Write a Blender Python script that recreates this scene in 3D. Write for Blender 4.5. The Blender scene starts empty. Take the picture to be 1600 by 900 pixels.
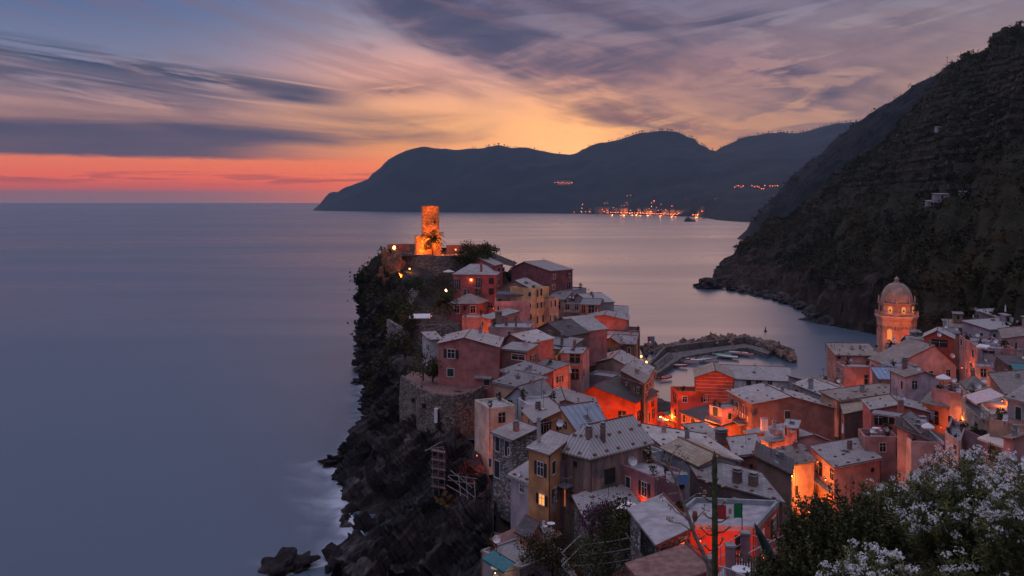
import bpy, bmesh, math, random
import numpy as np
from mathutils import Vector, Matrix, noise as mnoise
R = random.Random(7)
NR = np.random.RandomState(11)
scene = bpy.context.scene
COL = scene.collection
F = 1386.0; HZ = 316.0; H = 50.0          # focal length in photo pixels, horizon row, eye height (m)

# ------------------------------------------------------------------ camera
cam_d = bpy.data.cameras.new('camera'); cam = bpy.data.objects.new('camera', cam_d); COL.objects.link(cam)
cam.location = (0, 0, H); cam.rotation_euler = (math.radians(90), 0, 0)
cam_d.sensor_width = 36.0; cam_d.lens = 18.0 * F / 800.0
cam_d.shift_y = -(450.0 - HZ) / 1600.0
cam_d.clip_start = 0.5; cam_d.clip_end = 60000
scene.camera = cam
scene.view_settings.view_transform = 'Standard'; scene.view_settings.look = 'None'
scene.view_settings.exposure = 0.0; scene.view_settings.gamma = 1.0
scene.view_settings.use_curve_mapping = False
scene.render.engine = 'CYCLES'
scene.cycles.use_denoising = True
scene.cycles.max_bounces = 6; scene.cycles.volume_bounces = 0
scene.cycles.sample_clamp_indirect = 4.0
scene.cycles.use_light_tree = True

# ------------------------------------------------------------------ node maths helper
def srgb(*c):
    o = []
    for v in c:
        v = v / 255.0
        o.append(v / 12.92 if v <= .04045 else ((v + .055) / 1.055) ** 2.4)
    return tuple(o)
class V:
    """socket or number with arithmetic that builds Math nodes"""
    nt = None
    def __init__(s, v): s.v = v
    @staticmethod
    def m(op, *a, clamp=False):
        n = V.nt.nodes.new('ShaderNodeMath'); n.operation = op; n.use_clamp = clamp
        for i, x in enumerate(a):
            x = x.v if isinstance(x, V) else x
            if isinstance(x, (int, float)): n.inputs[i].default_value = x
            else: V.nt.links.new(x, n.inputs[i])
        return V(n.outputs[0])
    def __add__(s, o): return V.m('ADD', s, o)
    __radd__ = __add__
    def __sub__(s, o): return V.m('SUBTRACT', s, o)
    def __rsub__(s, o): return V.m('SUBTRACT', o, s)
    def __mul__(s, o): return V.m('MULTIPLY', s, o)
    __rmul__ = __mul__
    def __truediv__(s, o): return V.m('DIVIDE', s, o)
    def __neg__(s): return V.m('MULTIPLY', s, -1.0)
    def clamp(s): return V.m('ADD', s, 0.0, clamp=True)
    def abs(s): return V.m('ABSOLUTE', s)
    def exp(s): return V.m('EXPONENT', s)
def sstep(x, a, b):
    n = V.nt.nodes.new('ShaderNodeMapRange'); n.interpolation_type = 'SMOOTHSTEP'
    V.nt.links.new(x.v, n.inputs['Value'])
    for k, q in (('From Min', a), ('From Max', b)):
        if isinstance(q, V): V.nt.links.new(q.v, n.inputs[k])
        else: n.inputs[k].default_value = q
    return V(n.outputs['Result'])
def gauss(x, c, w):
    t = (x - c) / w
    return (-(t * t)).exp()
def xyz(x, y, z):
    n = V.nt.nodes.new('ShaderNodeCombineXYZ')
    for i, q in enumerate((x, y, z)):
        if isinstance(q, V): V.nt.links.new(q.v, n.inputs[i])
        else: n.inputs[i].default_value = q
    return n.outputs[0]
def nz(vec, scale=1.0, detail=5, rough=.55, dist=0.0):
    n = V.nt.nodes.new('ShaderNodeTexNoise'); n.noise_dimensions = '3D'
    n.inputs['Scale'].default_value = scale; n.inputs['Detail'].default_value = detail
    n.inputs['Roughness'].default_value = rough; n.inputs['Distortion'].default_value = dist
    if vec is not None: V.nt.links.new(vec, n.inputs['Vector'])
    return V(n.outputs['Fac'])
def ramp(fac, els, interp='LINEAR'):
    n = V.nt.nodes.new('ShaderNodeValToRGB'); cr = n.color_ramp; cr.interpolation = interp
    while len(cr.elements) < len(els): cr.elements.new(0.5)
    for e, (p, c) in zip(cr.elements, els):
        e.position = p; e.color = (*c[:3], 1)
    V.nt.links.new(fac.v if isinstance(fac, V) else fac, n.inputs[0])
    return n.outputs[0]
def mixc(f, a, b, mode='MIX'):
    n = V.nt.nodes.new('ShaderNodeMix'); n.data_type = 'RGBA'; n.blend_type = mode
    for sock, q in ((n.inputs[0], f), (n.inputs[6], a), (n.inputs[7], b)):
        if isinstance(q, V): q = q.v
        if isinstance(q, (int, float)): sock.default_value = q
        elif isinstance(q, tuple): sock.default_value = (*q[:3], 1)
        else: V.nt.links.new(q, sock)
    return n.outputs[2]

# ------------------------------------------------------------------ dusk sky (by direction)
w = bpy.data.worlds.new('World'); scene.world = w; w.use_nodes = True
nt = w.node_tree; V.nt = nt
for n in list(nt.nodes): nt.nodes.remove(n)
tc = nt.nodes.new('ShaderNodeTexCoord'); sp = nt.nodes.new('ShaderNodeSeparateXYZ')
nt.links.new(tc.outputs['Generated'], sp.inputs[0])
X, Yd, Z = (V(sp.outputs[i]) for i in range(3))
az = V.m('ARCTAN2', X, Yd)
hyp = V.m('SQRT', X * X + Yd * Yd)
te = V.m('MAXIMUM', Z / V.m('MAXIMUM', hyp, .001), 0.0)
SUN_AZ = 0.085
fac = V.m('MINIMUM', te * 2.0, 1.0)
S = srgb
# clear-air colours by height above the horizon, at three compass bearings
left = ramp(fac, [(0, S(140,108,120)), (.020, S(148,102,112)), (.032, S(212,94,86)), (.056, S(255,106,70)), (.092, S(255,126,76)), (.105, S(210,130,108)),
                  (.15, S(200,140,122)), (.20, S(186,140,132)), (.25, S(150,132,144)), (.31, S(118,124,152)), (.40, S(92,108,146)), (.55, S(84,102,144)), (1, S(140,138,160))])
def W(*c): return tuple(v * 1.16 for v in srgb(*c))
cen = ramp(fac, [(0, W(226,112,74)), (.04, W(250,110,66)), (.09, W(252,132,72)), (.13, W(255,162,80)), (.17, W(255,176,104)), (.23, W(250,174,126)), (.30, W(228,162,140)),
                 (.38, W(166,146,152)), (.46, W(132,130,156)), (.6, W(112,116,152)), (1, W(140,138,160))])
right = ramp(fac, [(0, S(214,120,96)), (.08, S(226,150,112)), (.16, S(228,168,128)), (.24, S(206,160,136)), (.32, S(178,148,142)), (.42, S(150,140,152)),
                   (.55, S(122,122,152)), (1, S(140,138,160))])
base = mixc(sstep(az, .05, .42), left, right)
base = mixc(V.m('MAXIMUM', gauss(az, SUN_AZ + .02, .20), gauss(az, -.10, .16) * .85), base, cen)
# sun glow just above the far ridge
glow = gauss(az, SUN_AZ - .02, .12) * gauss(te, .055, .050)
base = mixc(glow * .95, base, (1.6, .72, .24))
# cloud sheets, each in coordinates that follow its own drift
def streak(slope, sx, sy, sc, off, detail=6, rough=.58, dist=.3):
    return nz(xyz(az * sx + off, (te - az * slope) * sy, off), sc, detail, rough, dist)
n_big = streak(-.30, 3.0, 9.0, 1.5, 3.1, 5, .5, .6)
n_fine = streak(-.24, 3.0, 30.0, 1.5, 8.7, 7, .62, .5)
n_up = streak(.14, 3.2, 19.0, 1.5, 1.3, 6, .58, .9)
n_sm = streak(-.10, 7.0, 30.0, 1.3, 6.4, 6, .6, 1.2)
def K(*c): return tuple(v * .74 for v in srgb(*c))
# A: the purple sheet over the upper middle and right
lineA = .212 - .36 * (az + .20)
regA = sstep(te - lineA + (n_big - .5) * .16 + (n_sm - .5) * .06, -.03, .035) * sstep(az, -.36, -.12)
tex = n_big * .45 + n_up * .4 + n_sm * .15
peach = sstep(az, .10, .32) * sstep(n_up + (n_sm - .5) * .4, .47, .60)
dA = regA * (.62 + sstep(tex, .42, .56) * .38) * (1.0 - peach * .62)
colA = ramp(tex, [(.36, K(136,116,134)), (.46, K(112, 98, 124)), (.56, K(88, 86, 116)), (.64, K(72, 76, 108))])
fadeR = 1.0 - sstep(az, .30, .52) * .45
base = mixc(dA * fadeR * .95, base, colA)
# B: the thin dark streaks, upper left
lineB = .152 - .105 * (az + .52)
nB = nz(xyz(az * 4.0, (te - lineB) * 75.0, 2.0), 1.0, 6, .62, .8)
maskB = sstep(az, -.13, -.24) * gauss(te - lineB, 0.0, .012)
base = mixc(sstep(nB, .40, .54) * maskB * .95, base, K(62, 76, 106))
maskB2 = sstep(az, -.20, -.42) * gauss(te - lineB, -.028, .016)
base = mixc(sstep(nB, .38, .60) * maskB2 * .9, base, K(84, 86, 116))
nB3 = nz(xyz(az * 8.0, (te - .105 + .10 * (az + .3)) * 130.0, 5.0), 1.0, 5, .6, .4)
base = mixc(gauss(az, -.245, .05) * gauss(te - .114 + .09 * (az + .245), 0.0, .005) * sstep(nB3, .30, .50) * .95, base, K(74, 80, 110))
# C: the low purple bank on the left
nC = nz(xyz(az * 3.0, te * 26.0, 4.0), 1.0, 6, .55, .7)
bot = .0435 + (az + .5) * .004 + (n_sm - .5) * .012
upC = sstep(te + (nC - .5) * .07, .104, .066)
dC = sstep(te + (nC - .5) * .012, bot, bot + .007) * upC * sstep(az + (nC - .5) * .6, -.04, -.32)
base = mixc(dC * .95, base, ramp(nC, [(.36, K(76, 76, 106)), (.64, K(112, 92, 108))]))
band = gauss(te, .128 - .05 * (az + .5), .012) * sstep(az, -.16, -.40) * sstep(nC + (nB - .5) * .5, .40, .56)
base = mixc(band * .7, base, K(96, 92, 118))
nE = nz(xyz(az * 9.0, te * 150.0, 9.0), 1.0, 5, .6, .4)
base = mixc(sstep(nE, .50, .60) * sstep(te, .040, .024) * sstep(az, .02, -.12) * sstep(te, .016, .024) * .6, base, K(170, 84, 92))
# D: loose wisps everywhere else
dD = sstep(n_fine, .48, .62) * sstep(te, .05, .10) * sstep(te, .5, .2)
base = mixc(dD * .30, base, K(150, 116, 122))
nG = nz(xyz(az * 8.0, (te - .10 * az) * 48.0, 6.0), 1.0, 6, .62, 1.0)
base = mixc(sstep(nG, .40, .54) * gauss(az, .15, .08) * gauss(te - .090 + .16 * (az - .15), 0.0, .017) * .8, base, K(152, 104, 106))
base = mixc(sstep(nG, .38, .54) * gauss(az, -.135, .045) * gauss(te - .126, 0.0, .009) * .75, base, K(126, 98, 110))
base = mixc(sstep(nG, .34, .50) * gauss(az, .342, .022) * gauss(te - .114, 0.0, .0045) * .9, base, K(96, 88, 112))
base = mixc(sstep(nG, .42, .54) * gauss(az, .245, .05) * gauss(te - .195, 0.0, .018) * .75, base, K(72, 76, 110))
sky = nt.nodes.new('ShaderNodeTexSky'); sky.sky_type = 'NISHITA'; sky.sun_disc = False
sky.sun_elevation = math.radians(-4.0); sky.sun_rotation = SUN_AZ
bg1 = nt.nodes.new('ShaderNodeBackground'); nt.links.new(sky.outputs[0], bg1.inputs[0]); bg1.inputs[1].default_value = .05
bg2 = nt.nodes.new('ShaderNodeBackground'); nt.links.new(base, bg2.inputs[0]); bg2.inputs[1].default_value = 1.0
# the dome overhead and behind the viewer, still bright after sunset, lights the roofs
lift = 1.16 + sstep(te, .42, 1.5) * 2.3
nt.links.new((lift * .92).v, bg2.inputs[1])
ad = nt.nodes.new('ShaderNodeAddShader'); out = nt.nodes.new('ShaderNodeOutputWorld')
nt.links.new(bg1.outputs[0], ad.inputs[0]); nt.links.new(bg2.outputs[0], ad.inputs[1]); nt.links.new(ad.outputs[0], out.inputs[0])
w.cycles.sampling_method = 'MANUAL'; w.cycles.sample_map_resolution = 1024

# the last afterglow as one very weak, very wide warm sun
sl = bpy.data.lights.new('sun', 'SUN'); sl.energy = .16; sl.angle = math.radians(24); sl.color = (1, .56, .36)
so = bpy.data.objects.new('sun', sl); COL.objects.link(so)
so.rotation_euler = (math.radians(-78), 0, -SUN_AZ)   # light travels from the glow towards the viewer

# ------------------------------------------------------------------ helpers for geometry
def P(px, py, Y): return Vector(((px - 800) / F * Y, Y, H - (py - HZ) / F * Y))
def Q(px, py, z):
    Y = (H - z) * F / (py - HZ); return Vector(((px - 800) / F * Y, Y, z))
def tag(o, label=None, cat=None, group=None, kind=None):
    if label: o['label'] = label
    if cat: o['category'] = cat
    if group: o['group'] = group
    if kind: o['kind'] = kind
    return o
def link(name, me, mats=(), parent=None):
    for m in (mats if isinstance(mats, (list, tuple)) else [mats]): me.materials.append(m)
    o = bpy.data.objects.new(name, me); COL.objects.link(o)
    if parent is not None: o.parent = parent
    return o
def empty(name, loc=(0, 0, 0), rz=0.0):
    o = bpy.data.objects.new(name, None); COL.objects.link(o); o.location = loc; o.rotation_euler = (0, 0, rz)
    o.empty_display_size = .3
    return o
def copy_tree(o, parent=None):
    c = o.copy(); COL.objects.link(c)
    if parent is not None: c.parent = parent
    for ch in o.children: copy_tree(ch, c)
    return c
class MB:
    """collects faces into ONE mesh"""
    def __init__(s): s.v = []; s.f = []; s.m = []; s.uv = []
    def face(s, pts, m=0, uv=None):
        b = len(s.v); s.v.extend([tuple(p) for p in pts]); s.f.append(tuple(range(b, b + len(pts)))); s.m.append(m)
        s.uv.append(uv or [(0, 0)] * len(pts))
    def box(s, c, sx, sy, sz, ax=Vector((1, 0, 0)), up=Vector((0, 0, 1)), m=0):
        """box centred on c; ax is the direction of sx, up of sz"""
        ax = ax.normalized(); up = up.normalized(); ay = up.cross(ax).normalized(); c = Vector(c)
        k = [c + ax * (i * sx / 2) + ay * (j * sy / 2) + up * (q * sz / 2) for q in (-1, 1) for j in (-1, 1) for i in (-1, 1)]
        for q in ((0, 2, 3, 1), (4, 5, 7, 6), (0, 1, 5, 4), (2, 6, 7, 3), (0, 4, 6, 2), (1, 3, 7, 5)):
            s.face([k[i] for i in q], m)
    def prism(s, poly, z0, z1, m=0, cap=True, bottom=False):
        n = len(poly)
        for i in range(n):
            a, b = poly[i], poly[(i + 1) % n]
            s.face([(a[0], a[1], z0), (b[0], b[1], z0), (b[0], b[1], z1), (a[0], a[1], z1)], m)
        if cap: s.face([(p[0], p[1], z1) for p in poly], m)
        if bottom: s.face([(p[0], p[1], z0) for p in reversed(poly)], m)
    def bar(s, a, b, r, n=6, m=0, r2=None):
        a, b = Vector(a), Vector(b); d = (b - a)
        if d.length < 1e-6: return
        d.normalize(); u = d.orthogonal().normalized(); v = d.cross(u); r2 = r if r2 is None else r2
        A = [a + (u * math.cos(t) + v * math.sin(t)) * r for t in [2 * math.pi * i / n for i in range(n)]]
        B = [b + (u * math.cos(t) + v * math.sin(t)) * r2 for t in [2 * math.pi * i / n for i in range(n)]]
        for i in range(n): s.face([A[i], A[(i + 1) % n], B[(i + 1) % n], B[i]], m)
        s.face(list(reversed(A)), m); s.face(B, m)
    def tube(s, pts, radii, n=6, m=0):
        for i in range(len(pts) - 1): s.bar(pts[i], pts[i + 1], radii[i], n, m, radii[i + 1])
    def lathe(s, prof, c, n=16, m=0, cap=True):
        c = Vector(c)
        for (r0, z0), (r1, z1) in zip(prof[:-1], prof[1:]):
            for i in range(n):
                t0, t1 = 2 * math.pi * i / n, 2 * math.pi * (i + 1) / n
                q = [c + Vector((r0 * math.cos(t0), r0 * math.sin(t0), z0)), c + Vector((r0 * math.cos(t1), r0 * math.sin(t1), z0)),
                     c + Vector((r1 * math.cos(t1), r1 * math.sin(t1), z1)), c + Vector((r1 * math.cos(t0), r1 * math.sin(t0), z1))]
                if r0 < 1e-5: q = [q[0], q[2], q[3]]
                elif r1 < 1e-5: q = q[:3]
                s.face(q, m)
    def blob(s, c, rx, ry, rz, seed=0, rough=.25, m=0, sub=1, fine=0.0):
        bm = bmesh.new(); bmesh.ops.create_icosphere(bm, subdivisions=sub, radius=1.0)
        for v in bm.verts:
            k = 1 + rough * mnoise.noise(v.co * 1.7 + Vector((seed * 3.17, seed * 1.3, seed)))
            if fine: k += fine * (mnoise.ridged_multi_fractal(v.co * 1.6 + Vector((seed, 0, seed * .7)), .8, 2.2, 5, 1.0, 2.0) - 1.0) * .6
            v.co = Vector((v.co.x * rx * k, v.co.y * ry * k, v.co.z * rz * k)) + Vector(c)
        for f in bm.faces: s.face([v.co for v in f.verts], m)
        bm.free()
    def build(s, name, mats=(), parent=None, smooth=False, merge=False):
        me = bpy.data.meshes.new(name); me.from_pydata(s.v, [], s.f)
        me.polygons.foreach_set('material_index', s.m)
        uvl = me.uv_layers.new(name='uv')
        uvl.data.foreach_set('uv', [c for f in s.uv for p in f for c in p])
        if merge:
            bm = bmesh.new(); bm.from_mesh(me); bmesh.ops.remove_doubles(bm, verts=bm.verts, dist=1e-4); bm.to_mesh(me); bm.free()
        if smooth: me.polygons.foreach_set('use_smooth', [True] * len(me.polygons))
        me.update()
        return link(name, me, mats, parent)

def material(name, rough=.85, spec=.3):
    m = bpy.data.materials.new(name); m.use_nodes = True; V.nt = m.node_tree
    b = m.node_tree.nodes['Principled BSDF']; b.inputs['Roughness'].default_value = rough
    b.inputs['Specular IOR Level'].default_value = spec
    return m, b
def setc(b, c):
    if isinstance(c, tuple): b.inputs['Base Color'].default_value = (*c[:3], 1)
    else: V.nt.links.new(c, b.inputs['Base Color'])
def objco():
    n = V.nt.nodes.new('ShaderNodeNewGeometry'); return n.outputs['Position']
def scaled(vec, sx, sy, sz):
    n = V.nt.nodes.new('ShaderNodeVectorMath'); n.operation = 'MULTIPLY'; n.inputs[1].default_value = (sx, sy, sz)
    V.nt.links.new(vec, n.inputs[0]); return n.outputs[0]
def bump(b, h, dist=.05, strength=1.0):
    n = V.nt.nodes.new('ShaderNodeBump'); n.inputs['Distance'].default_value = dist; n.inputs['Strength'].default_value = strength
    V.nt.links.new(h.v if isinstance(h, V) else h, n.inputs['Height']); V.nt.links.new(n.outputs[0], b.inputs['Normal'])
def attr(name):
    n = V.nt.nodes.new('ShaderNodeAttribute'); n.attribute_name = name; return n
def tone(c, k): return tuple(min(1, v * k) for v in c)
def plain(name, c, rough=.6, metal=0.0, var=.25, sc=3.0, spec=.3):
    m, b = material(name, rough, spec)
    n = nz(objco(), sc, 4)
    setc(b, mixc(sstep(n, .3, .7), tone(c, 1 - var), tone(c, 1 + var))); b.inputs['Metallic'].default_value = metal
    return m
def glow_mat(name, c, e, only=False):
    m, b = material(name); setc(b, (.0, .0, .0) if only else tone(c, .3)); b.inputs['Emission Color'].default_value = (*c, 1); b.inputs['Emission Strength'].default_value = e
    return m

# ------------------------------------------------------------------ land materials
def dotp(vec, d):
    n = V.nt.nodes.new('ShaderNodeVectorMath'); n.operation = 'DOT_PRODUCT'; n.inputs[1].default_value = d; V.nt.links.new(vec, n.inputs[0]); return V(n.outputs['Value'])
BED = Vector((-.62, .25, .74)).normalized(); BED_T = BED.orthogonal().normalized(); BED_S = BED.cross(BED_T)      # bedding planes of the coast lean up to the right
def rock_mat(name, dark, mid, lite, veg=None, vegz=(8, 24), bd=.6, bed=1.0):
    m, b = material(name, .92, .12); p = objco()
    wob = nz(p, .07, 4, .6)
    q = xyz(dotp(p, tuple(BED)) * bed + wob * 3.5, dotp(p, tuple(BED_T)) * .035, dotp(p, tuple(BED_S)) * .035)
    n1 = nz(q, .42, 7, .68, .3); n3 = nz(q, 1.7, 6, .7, .4); n2 = nz(p, .05, 5, .6); n4 = nz(p, .9, 6, .7)
    vo = V.nt.nodes.new('ShaderNodeTexVoronoi'); vo.inputs['Scale'].default_value = 1.0; V.nt.links.new(xyz(dotp(p, tuple(BED)) * .55 * bed + wob * 2.0, dotp(p, tuple(BED_T)) * .22, dotp(p, tuple(BED_S)) * .22), vo.inputs['Vector'])
    sv = V.nt.nodes.new('ShaderNodeSeparateColor'); V.nt.links.new(vo.outputs['Color'], sv.inputs[0])
    mixn = n1 * .30 + n3 * .36 + n4 * .18 + .08 + (V(sv.outputs[0]) - .5) * .16
    c = ramp(mixn, [(.40, dark), (.48, mid), (.54, tone(mid, 1.5)), (.62, lite)])  # strata tones, with crevice shade painted in as the dark end
    c = mixc(sstep(n2, .36, .66) * .6, c, tone(mid, .55)); c = mixc(sstep(n2, .60, .44) * .35, c, (mid[0] * 1.5, mid[1] * 1.05, mid[2] * .85))
    if veg:
        nv = nz(p, .22, 6, .65)
        g = V.nt.nodes.new('ShaderNodeNewGeometry'); s = V.nt.nodes.new('ShaderNodeSeparateXYZ'); V.nt.links.new(g.outputs['Position'], s.inputs[0])
        sn = V.nt.nodes.new('ShaderNodeSeparateXYZ'); V.nt.links.new(g.outputs['True Normal'], sn.inputs[0])
        k = sstep(V(s.outputs[2]) + (nv - .5) * 26.0, vegz[0], vegz[1]) * sstep(V(sn.outputs[2]) + (nv - .5), .0, .5)
        vc = ramp(nz(p, .5, 5, .7), [(.3, veg[0]), (.52, veg[1]), (.75, veg[2])])
        c = mixc(k, c, vc)
    setc(b, c)
    bump(b, n1 * .8 + n3 * .6 + n4 * .25, bd, 1.0)
    return m
M_CLIFF = rock_mat('cliff_rock', (.006, .006, .007), (.027, .025, .027), (.15, .138, .142), veg=((.010, .013, .007), (.028, .028, .013), (.07, .045, .018)), vegz=(18, 30))
M_SHORE = rock_mat('shore_rock', (.014, .013, .015), (.04, .036, .037), (.10, .09, .09))
M_HILL = rock_mat('hill_ground', (.008, .006, .006), (.024, .018, .015), (.075, .060, .050),
                  veg=((.006, .008, .004), (.020, .019, .008), (.045, .028, .012)), vegz=(12, 30), bd=.9, bed=.35)
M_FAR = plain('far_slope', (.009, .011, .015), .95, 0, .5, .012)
M_EARTH = plain('earth', (.045, .038, .034), .95, 0, .4, .4)

def resample(row, n, smooth=True):
    a = np.array([tuple(p) for p in row], float)
    d = np.r_[0, np.cumsum(np.linalg.norm(np.diff(a, axis=0), axis=1))]; d /= d[-1]
    t = np.linspace(0, 1, n); o = np.empty((n, 3))
    if smooth and len(a) > 2:
        # monotone-ish cubic through the points
        m = np.gradient(a, d, axis=0)
        i = np.clip(np.searchsorted(d, t, 'right') - 1, 0, len(d) - 2); h = (d[i + 1] - d[i])[:, None]; s = ((t - d[i]))[:, None] / h
        return ((2*s**3-3*s**2+1)*a[i] + (s**3-2*s**2+s)*h*m[i]*.8 + (-2*s**3+3*s**2)*a[i+1] + (s**3-s**2)*h*m[i+1]*.8)
    for k in range(3): o[:, k] = np.interp(t, d, a[:, k])
    return o
def loft(rows, nu, nv, smooth=True):
    g = np.array([resample(r, nv, smooth) for r in rows])          # station x v x 3
    n = len(rows); d = np.zeros(n); d[1:] = np.cumsum([np.linalg.norm(g[i+1]-g[i], axis=1).mean() for i in range(n-1)]); d /= d[-1]
    t = np.linspace(0, 1, nu); out = np.empty((nu, nv, 3)); m = np.gradient(g, d, axis=0)
    i = np.clip(np.searchsorted(d, t, 'right') - 1, 0, n - 2); h = (d[i+1]-d[i])[:, None, None]; s = (t - d[i])[:, None, None] / h
    return (2*s**3-3*s**2+1)*g[i] + (s**3-2*s**2+s)*h*m[i]*.7 + (-2*s**3+3*s**2)*g[i+1] + (s**3-s**2)*h*m[i+1]*.7
def normals(g):
    du = np.gradient(g, axis=0); dv = np.gradient(g, axis=1); n = np.cross(du, dv); n /= np.linalg.norm(n, axis=2, keepdims=True) + 1e-9
    return n
def grid_mesh(name, g, mats, smooth=False, keep=None):
    nu, nv = g.shape[:2]; idx = np.arange(nu * nv).reshape(nu, nv)
    f = np.stack([idx[:-1, :-1], idx[1:, :-1], idx[1:, 1:], idx[:-1, 1:]], -1).reshape(-1, 4)
    if keep is not None: f = f[keep.reshape(-1)]
    me = bpy.data.meshes.new(name); me.from_pydata(g.reshape(-1, 3).tolist(), [], f.tolist()); me.update()
    if smooth: me.polygons.foreach_set('use_smooth', [True] * len(me.polygons))
    return link(name, me, mats)
def fbm(p, sc, oc=5, ridged=False):
    v = Vector((p[0] * sc[0], p[1] * sc[1], p[2] * sc[2]))
    return mnoise.ridged_multi_fractal(v, .9, 2.1, oc, 1.0, 2.0) - 1.0 if ridged else mnoise.fractal(v, .9, 2.1, oc)
def displace(g, amp, sc, oc=5, ridged=False, sign=1.0, fade=None):
    n = normals(g) * sign; o = g.copy()
    for i in range(g.shape[0]):
        for j in range(g.shape[1]):
            k = amp * fbm(g[i, j], sc, oc, ridged)
            if fade is not None: k *= fade[i, j]
            o[i, j] += n[i, j] * k
    return o

# ------------------------------------------------------------------ sea
wm, b = material('sea_water', .12, .5); p = objco()
b.inputs['IOR'].default_value = 1.52
setc(b, (.060, .098, .140))
# long-exposure water: low broken swell, smoother lanes and rougher lanes drawn out by the breeze
swell = nz(scaled(p, .010, .05, 1), 1.0, 5, .6, .4)
fine = nz(scaled(p, .10, .32, 1), 1.0, 5, .65, .2)
lane = nz(scaled(p, .0016, .007, 1), 1.0, 4, .55, .8)
rg = .27 + sstep(lane, .35, .68) * .10
V.nt.links.new(rg.v, b.inputs['Roughness'])
bump(b, swell * .35 + fine * .20, 1.0, .13)
mb = MB(); xs = [-9000, -2500, -700, -200, -60, 0, 60, 200, 700, 2500, 9000]; ys = [-60, 60, 120, 200, 320, 500, 900, 2000, 5000, 9500]
for x0, x1 in zip(xs[:-1], xs[1:]):
    for y0, y1 in zip(ys[:-1], ys[1:]): mb.face([(x0, y0, 0), (x1, y0, 0), (x1, y1, 0), (x0, y1, 0)])
tag(mb.build('sea', wm, merge=True), kind='structure')
# the ocean beyond, out to the horizon
mb = MB()
for q in ([(-60000, 9500), (60000, 9500), (60000, 59000), (-60000, 59000)], [(-60000, -60), (-9000, -60), (-9000, 9500), (-60000, 9500)], [(9000, -60), (60000, -60), (60000, 9500), (9000, 9500)]):
    mb.face([(x, y, 0) for x, y in q])
tag(mb.build('open_sea', wm), kind='structure')

# ------------------------------------------------------------------ far promontory (about 4 km) and its foothills
ridge = [(488,329,5900),(500,318,5850),(513,301,5800),(522,302,5780),(535,294,5750),(548,289,5700),(562,283,5650),(580,274,5600),(600,261,5500),(614,249,5450),
         (628,241,5400),(645,235,5350),(662,232,5300),(690,234,5300),(720,233,5300),(750,231,5250),(775,229,5200),(800,231,5200),(830,230,5150),(850,232,5150),
         (872,236,5100),(897,239,5100),(918,233,5050),(942,226,5000),(966,221,5000),(986,214,5000),(1006,208,5000),(1030,206,5000),(1056,209,5000),(1082,217,5000),
         (1100,226,5050),(1120,232,5100),(1142,225,5150),(1166,215,5200),(1192,209,5200),(1220,206,5200),(1250,211,5200),(1270,204,5200),(1292,196,5200),(1312,193,5200),(1335,194,5200),(1380,188,5200),(1460,180,5200)]
foot = [(488,329.3),(620,331.2),(760,332.5),(870,333.5),(930,334.5),(1000,335.5),(1090,338.5),(1140,342),(1200,345),(1460,352)]
fx = [q[0] for q in foot]; fy = [q[1] for q in foot]
rows = []
for px, py, Y in ridge:
    t = P(px, py, Y); a = Q(px, float(np.interp(px, fx, fy)), 0.0); a.z = -1.2
    if a.y > t.y - 150: a.y = t.y - 150; a.x = (px - 800) / F * a.y
    m1 = a.lerp(t, .30); m1.z = t.z * .26; m2 = a.lerp(t, .68); m2.z = t.z * .66
    bk = t + Vector((0, 500, 0)); bk.z = t.z * .8; b2 = t + Vector((0, 1500, 0)); b2.z = -1
    rows.append([a, m1, m2, t, bk, b2])
g = loft(rows, 260, 60, smooth=False)
hgt = np.clip(g[:, :, 2] / 120.0, 0, 1)
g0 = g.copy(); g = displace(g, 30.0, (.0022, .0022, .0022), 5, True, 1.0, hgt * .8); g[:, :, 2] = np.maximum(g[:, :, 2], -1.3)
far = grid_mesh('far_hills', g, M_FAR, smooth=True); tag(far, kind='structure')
FAR_G = g
def foothill(name, rid, ft, depth=500, amp=12):
    rows = []
    for (px, py, Y), (qx, qy) in zip(rid, ft):
        t = P(px, py, Y); a = Q(qx, qy, 0); a.z = -1.2; m = a.lerp(t, .5); m.z = t.z * .55
        bk = t + Vector((0, depth, -t.z * .5)); b2 = t + Vector((0, depth * 2, 0)); b2.z = -1.2
        rows.append([a, m, t, bk, b2])
    g = loft(rows, 90, 26); g = displace(g, amp, (.008, .008, .008), 4, False, 1.0, np.clip(g[:, :, 2] / 40, 0, 1))
    o = grid_mesh(name, g, M_FAR, smooth=True); tag(o, kind='structure'); return g
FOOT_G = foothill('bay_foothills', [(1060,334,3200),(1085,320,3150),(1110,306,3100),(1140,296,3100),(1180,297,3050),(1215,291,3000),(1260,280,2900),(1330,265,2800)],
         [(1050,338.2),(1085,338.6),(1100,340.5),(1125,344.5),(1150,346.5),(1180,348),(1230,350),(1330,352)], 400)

# ------------------------------------------------------------------ second ridge behind the near slope (about 1.2 km)
rid = [(1150,374,1230),(1168,358,1240),(1190,330,1250),(1224,292,1260),(1276,245,1270),(1300,222,1270),(1334,196,1270),(1404,150,1260),(1480,104,1250),(1560,70,1240),(1660,20,1230)]
rows = []
for px, py, Y in rid:
    t = P(px, py, Y); a = Q(min(px, 1168) if px < 1190 else 1168 + (px - 1168) * .35, 375, 0); a.z = -1.2
    m = a.lerp(t, .5); m.z = t.z * .56; bk = t + Vector((90, 200, -t.z * .4)); b2 = t + Vector((120, 420, 0)); b2.z = -1.2
    rows.append([a, m, t, bk, b2])
g = loft(rows, 110, 50); g = displace(g, 5.0, (.03, .03, .03), 5, False, 1.0, np.clip((g[:, :, 2] + 2) / 20, 0.1, 1))
SEC_G = g
tag(grid_mesh('second_hill', g, plain('second_hill_ground', (.011, .011, .012), .95, 0, .5, .05)), kind='structure')

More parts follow.
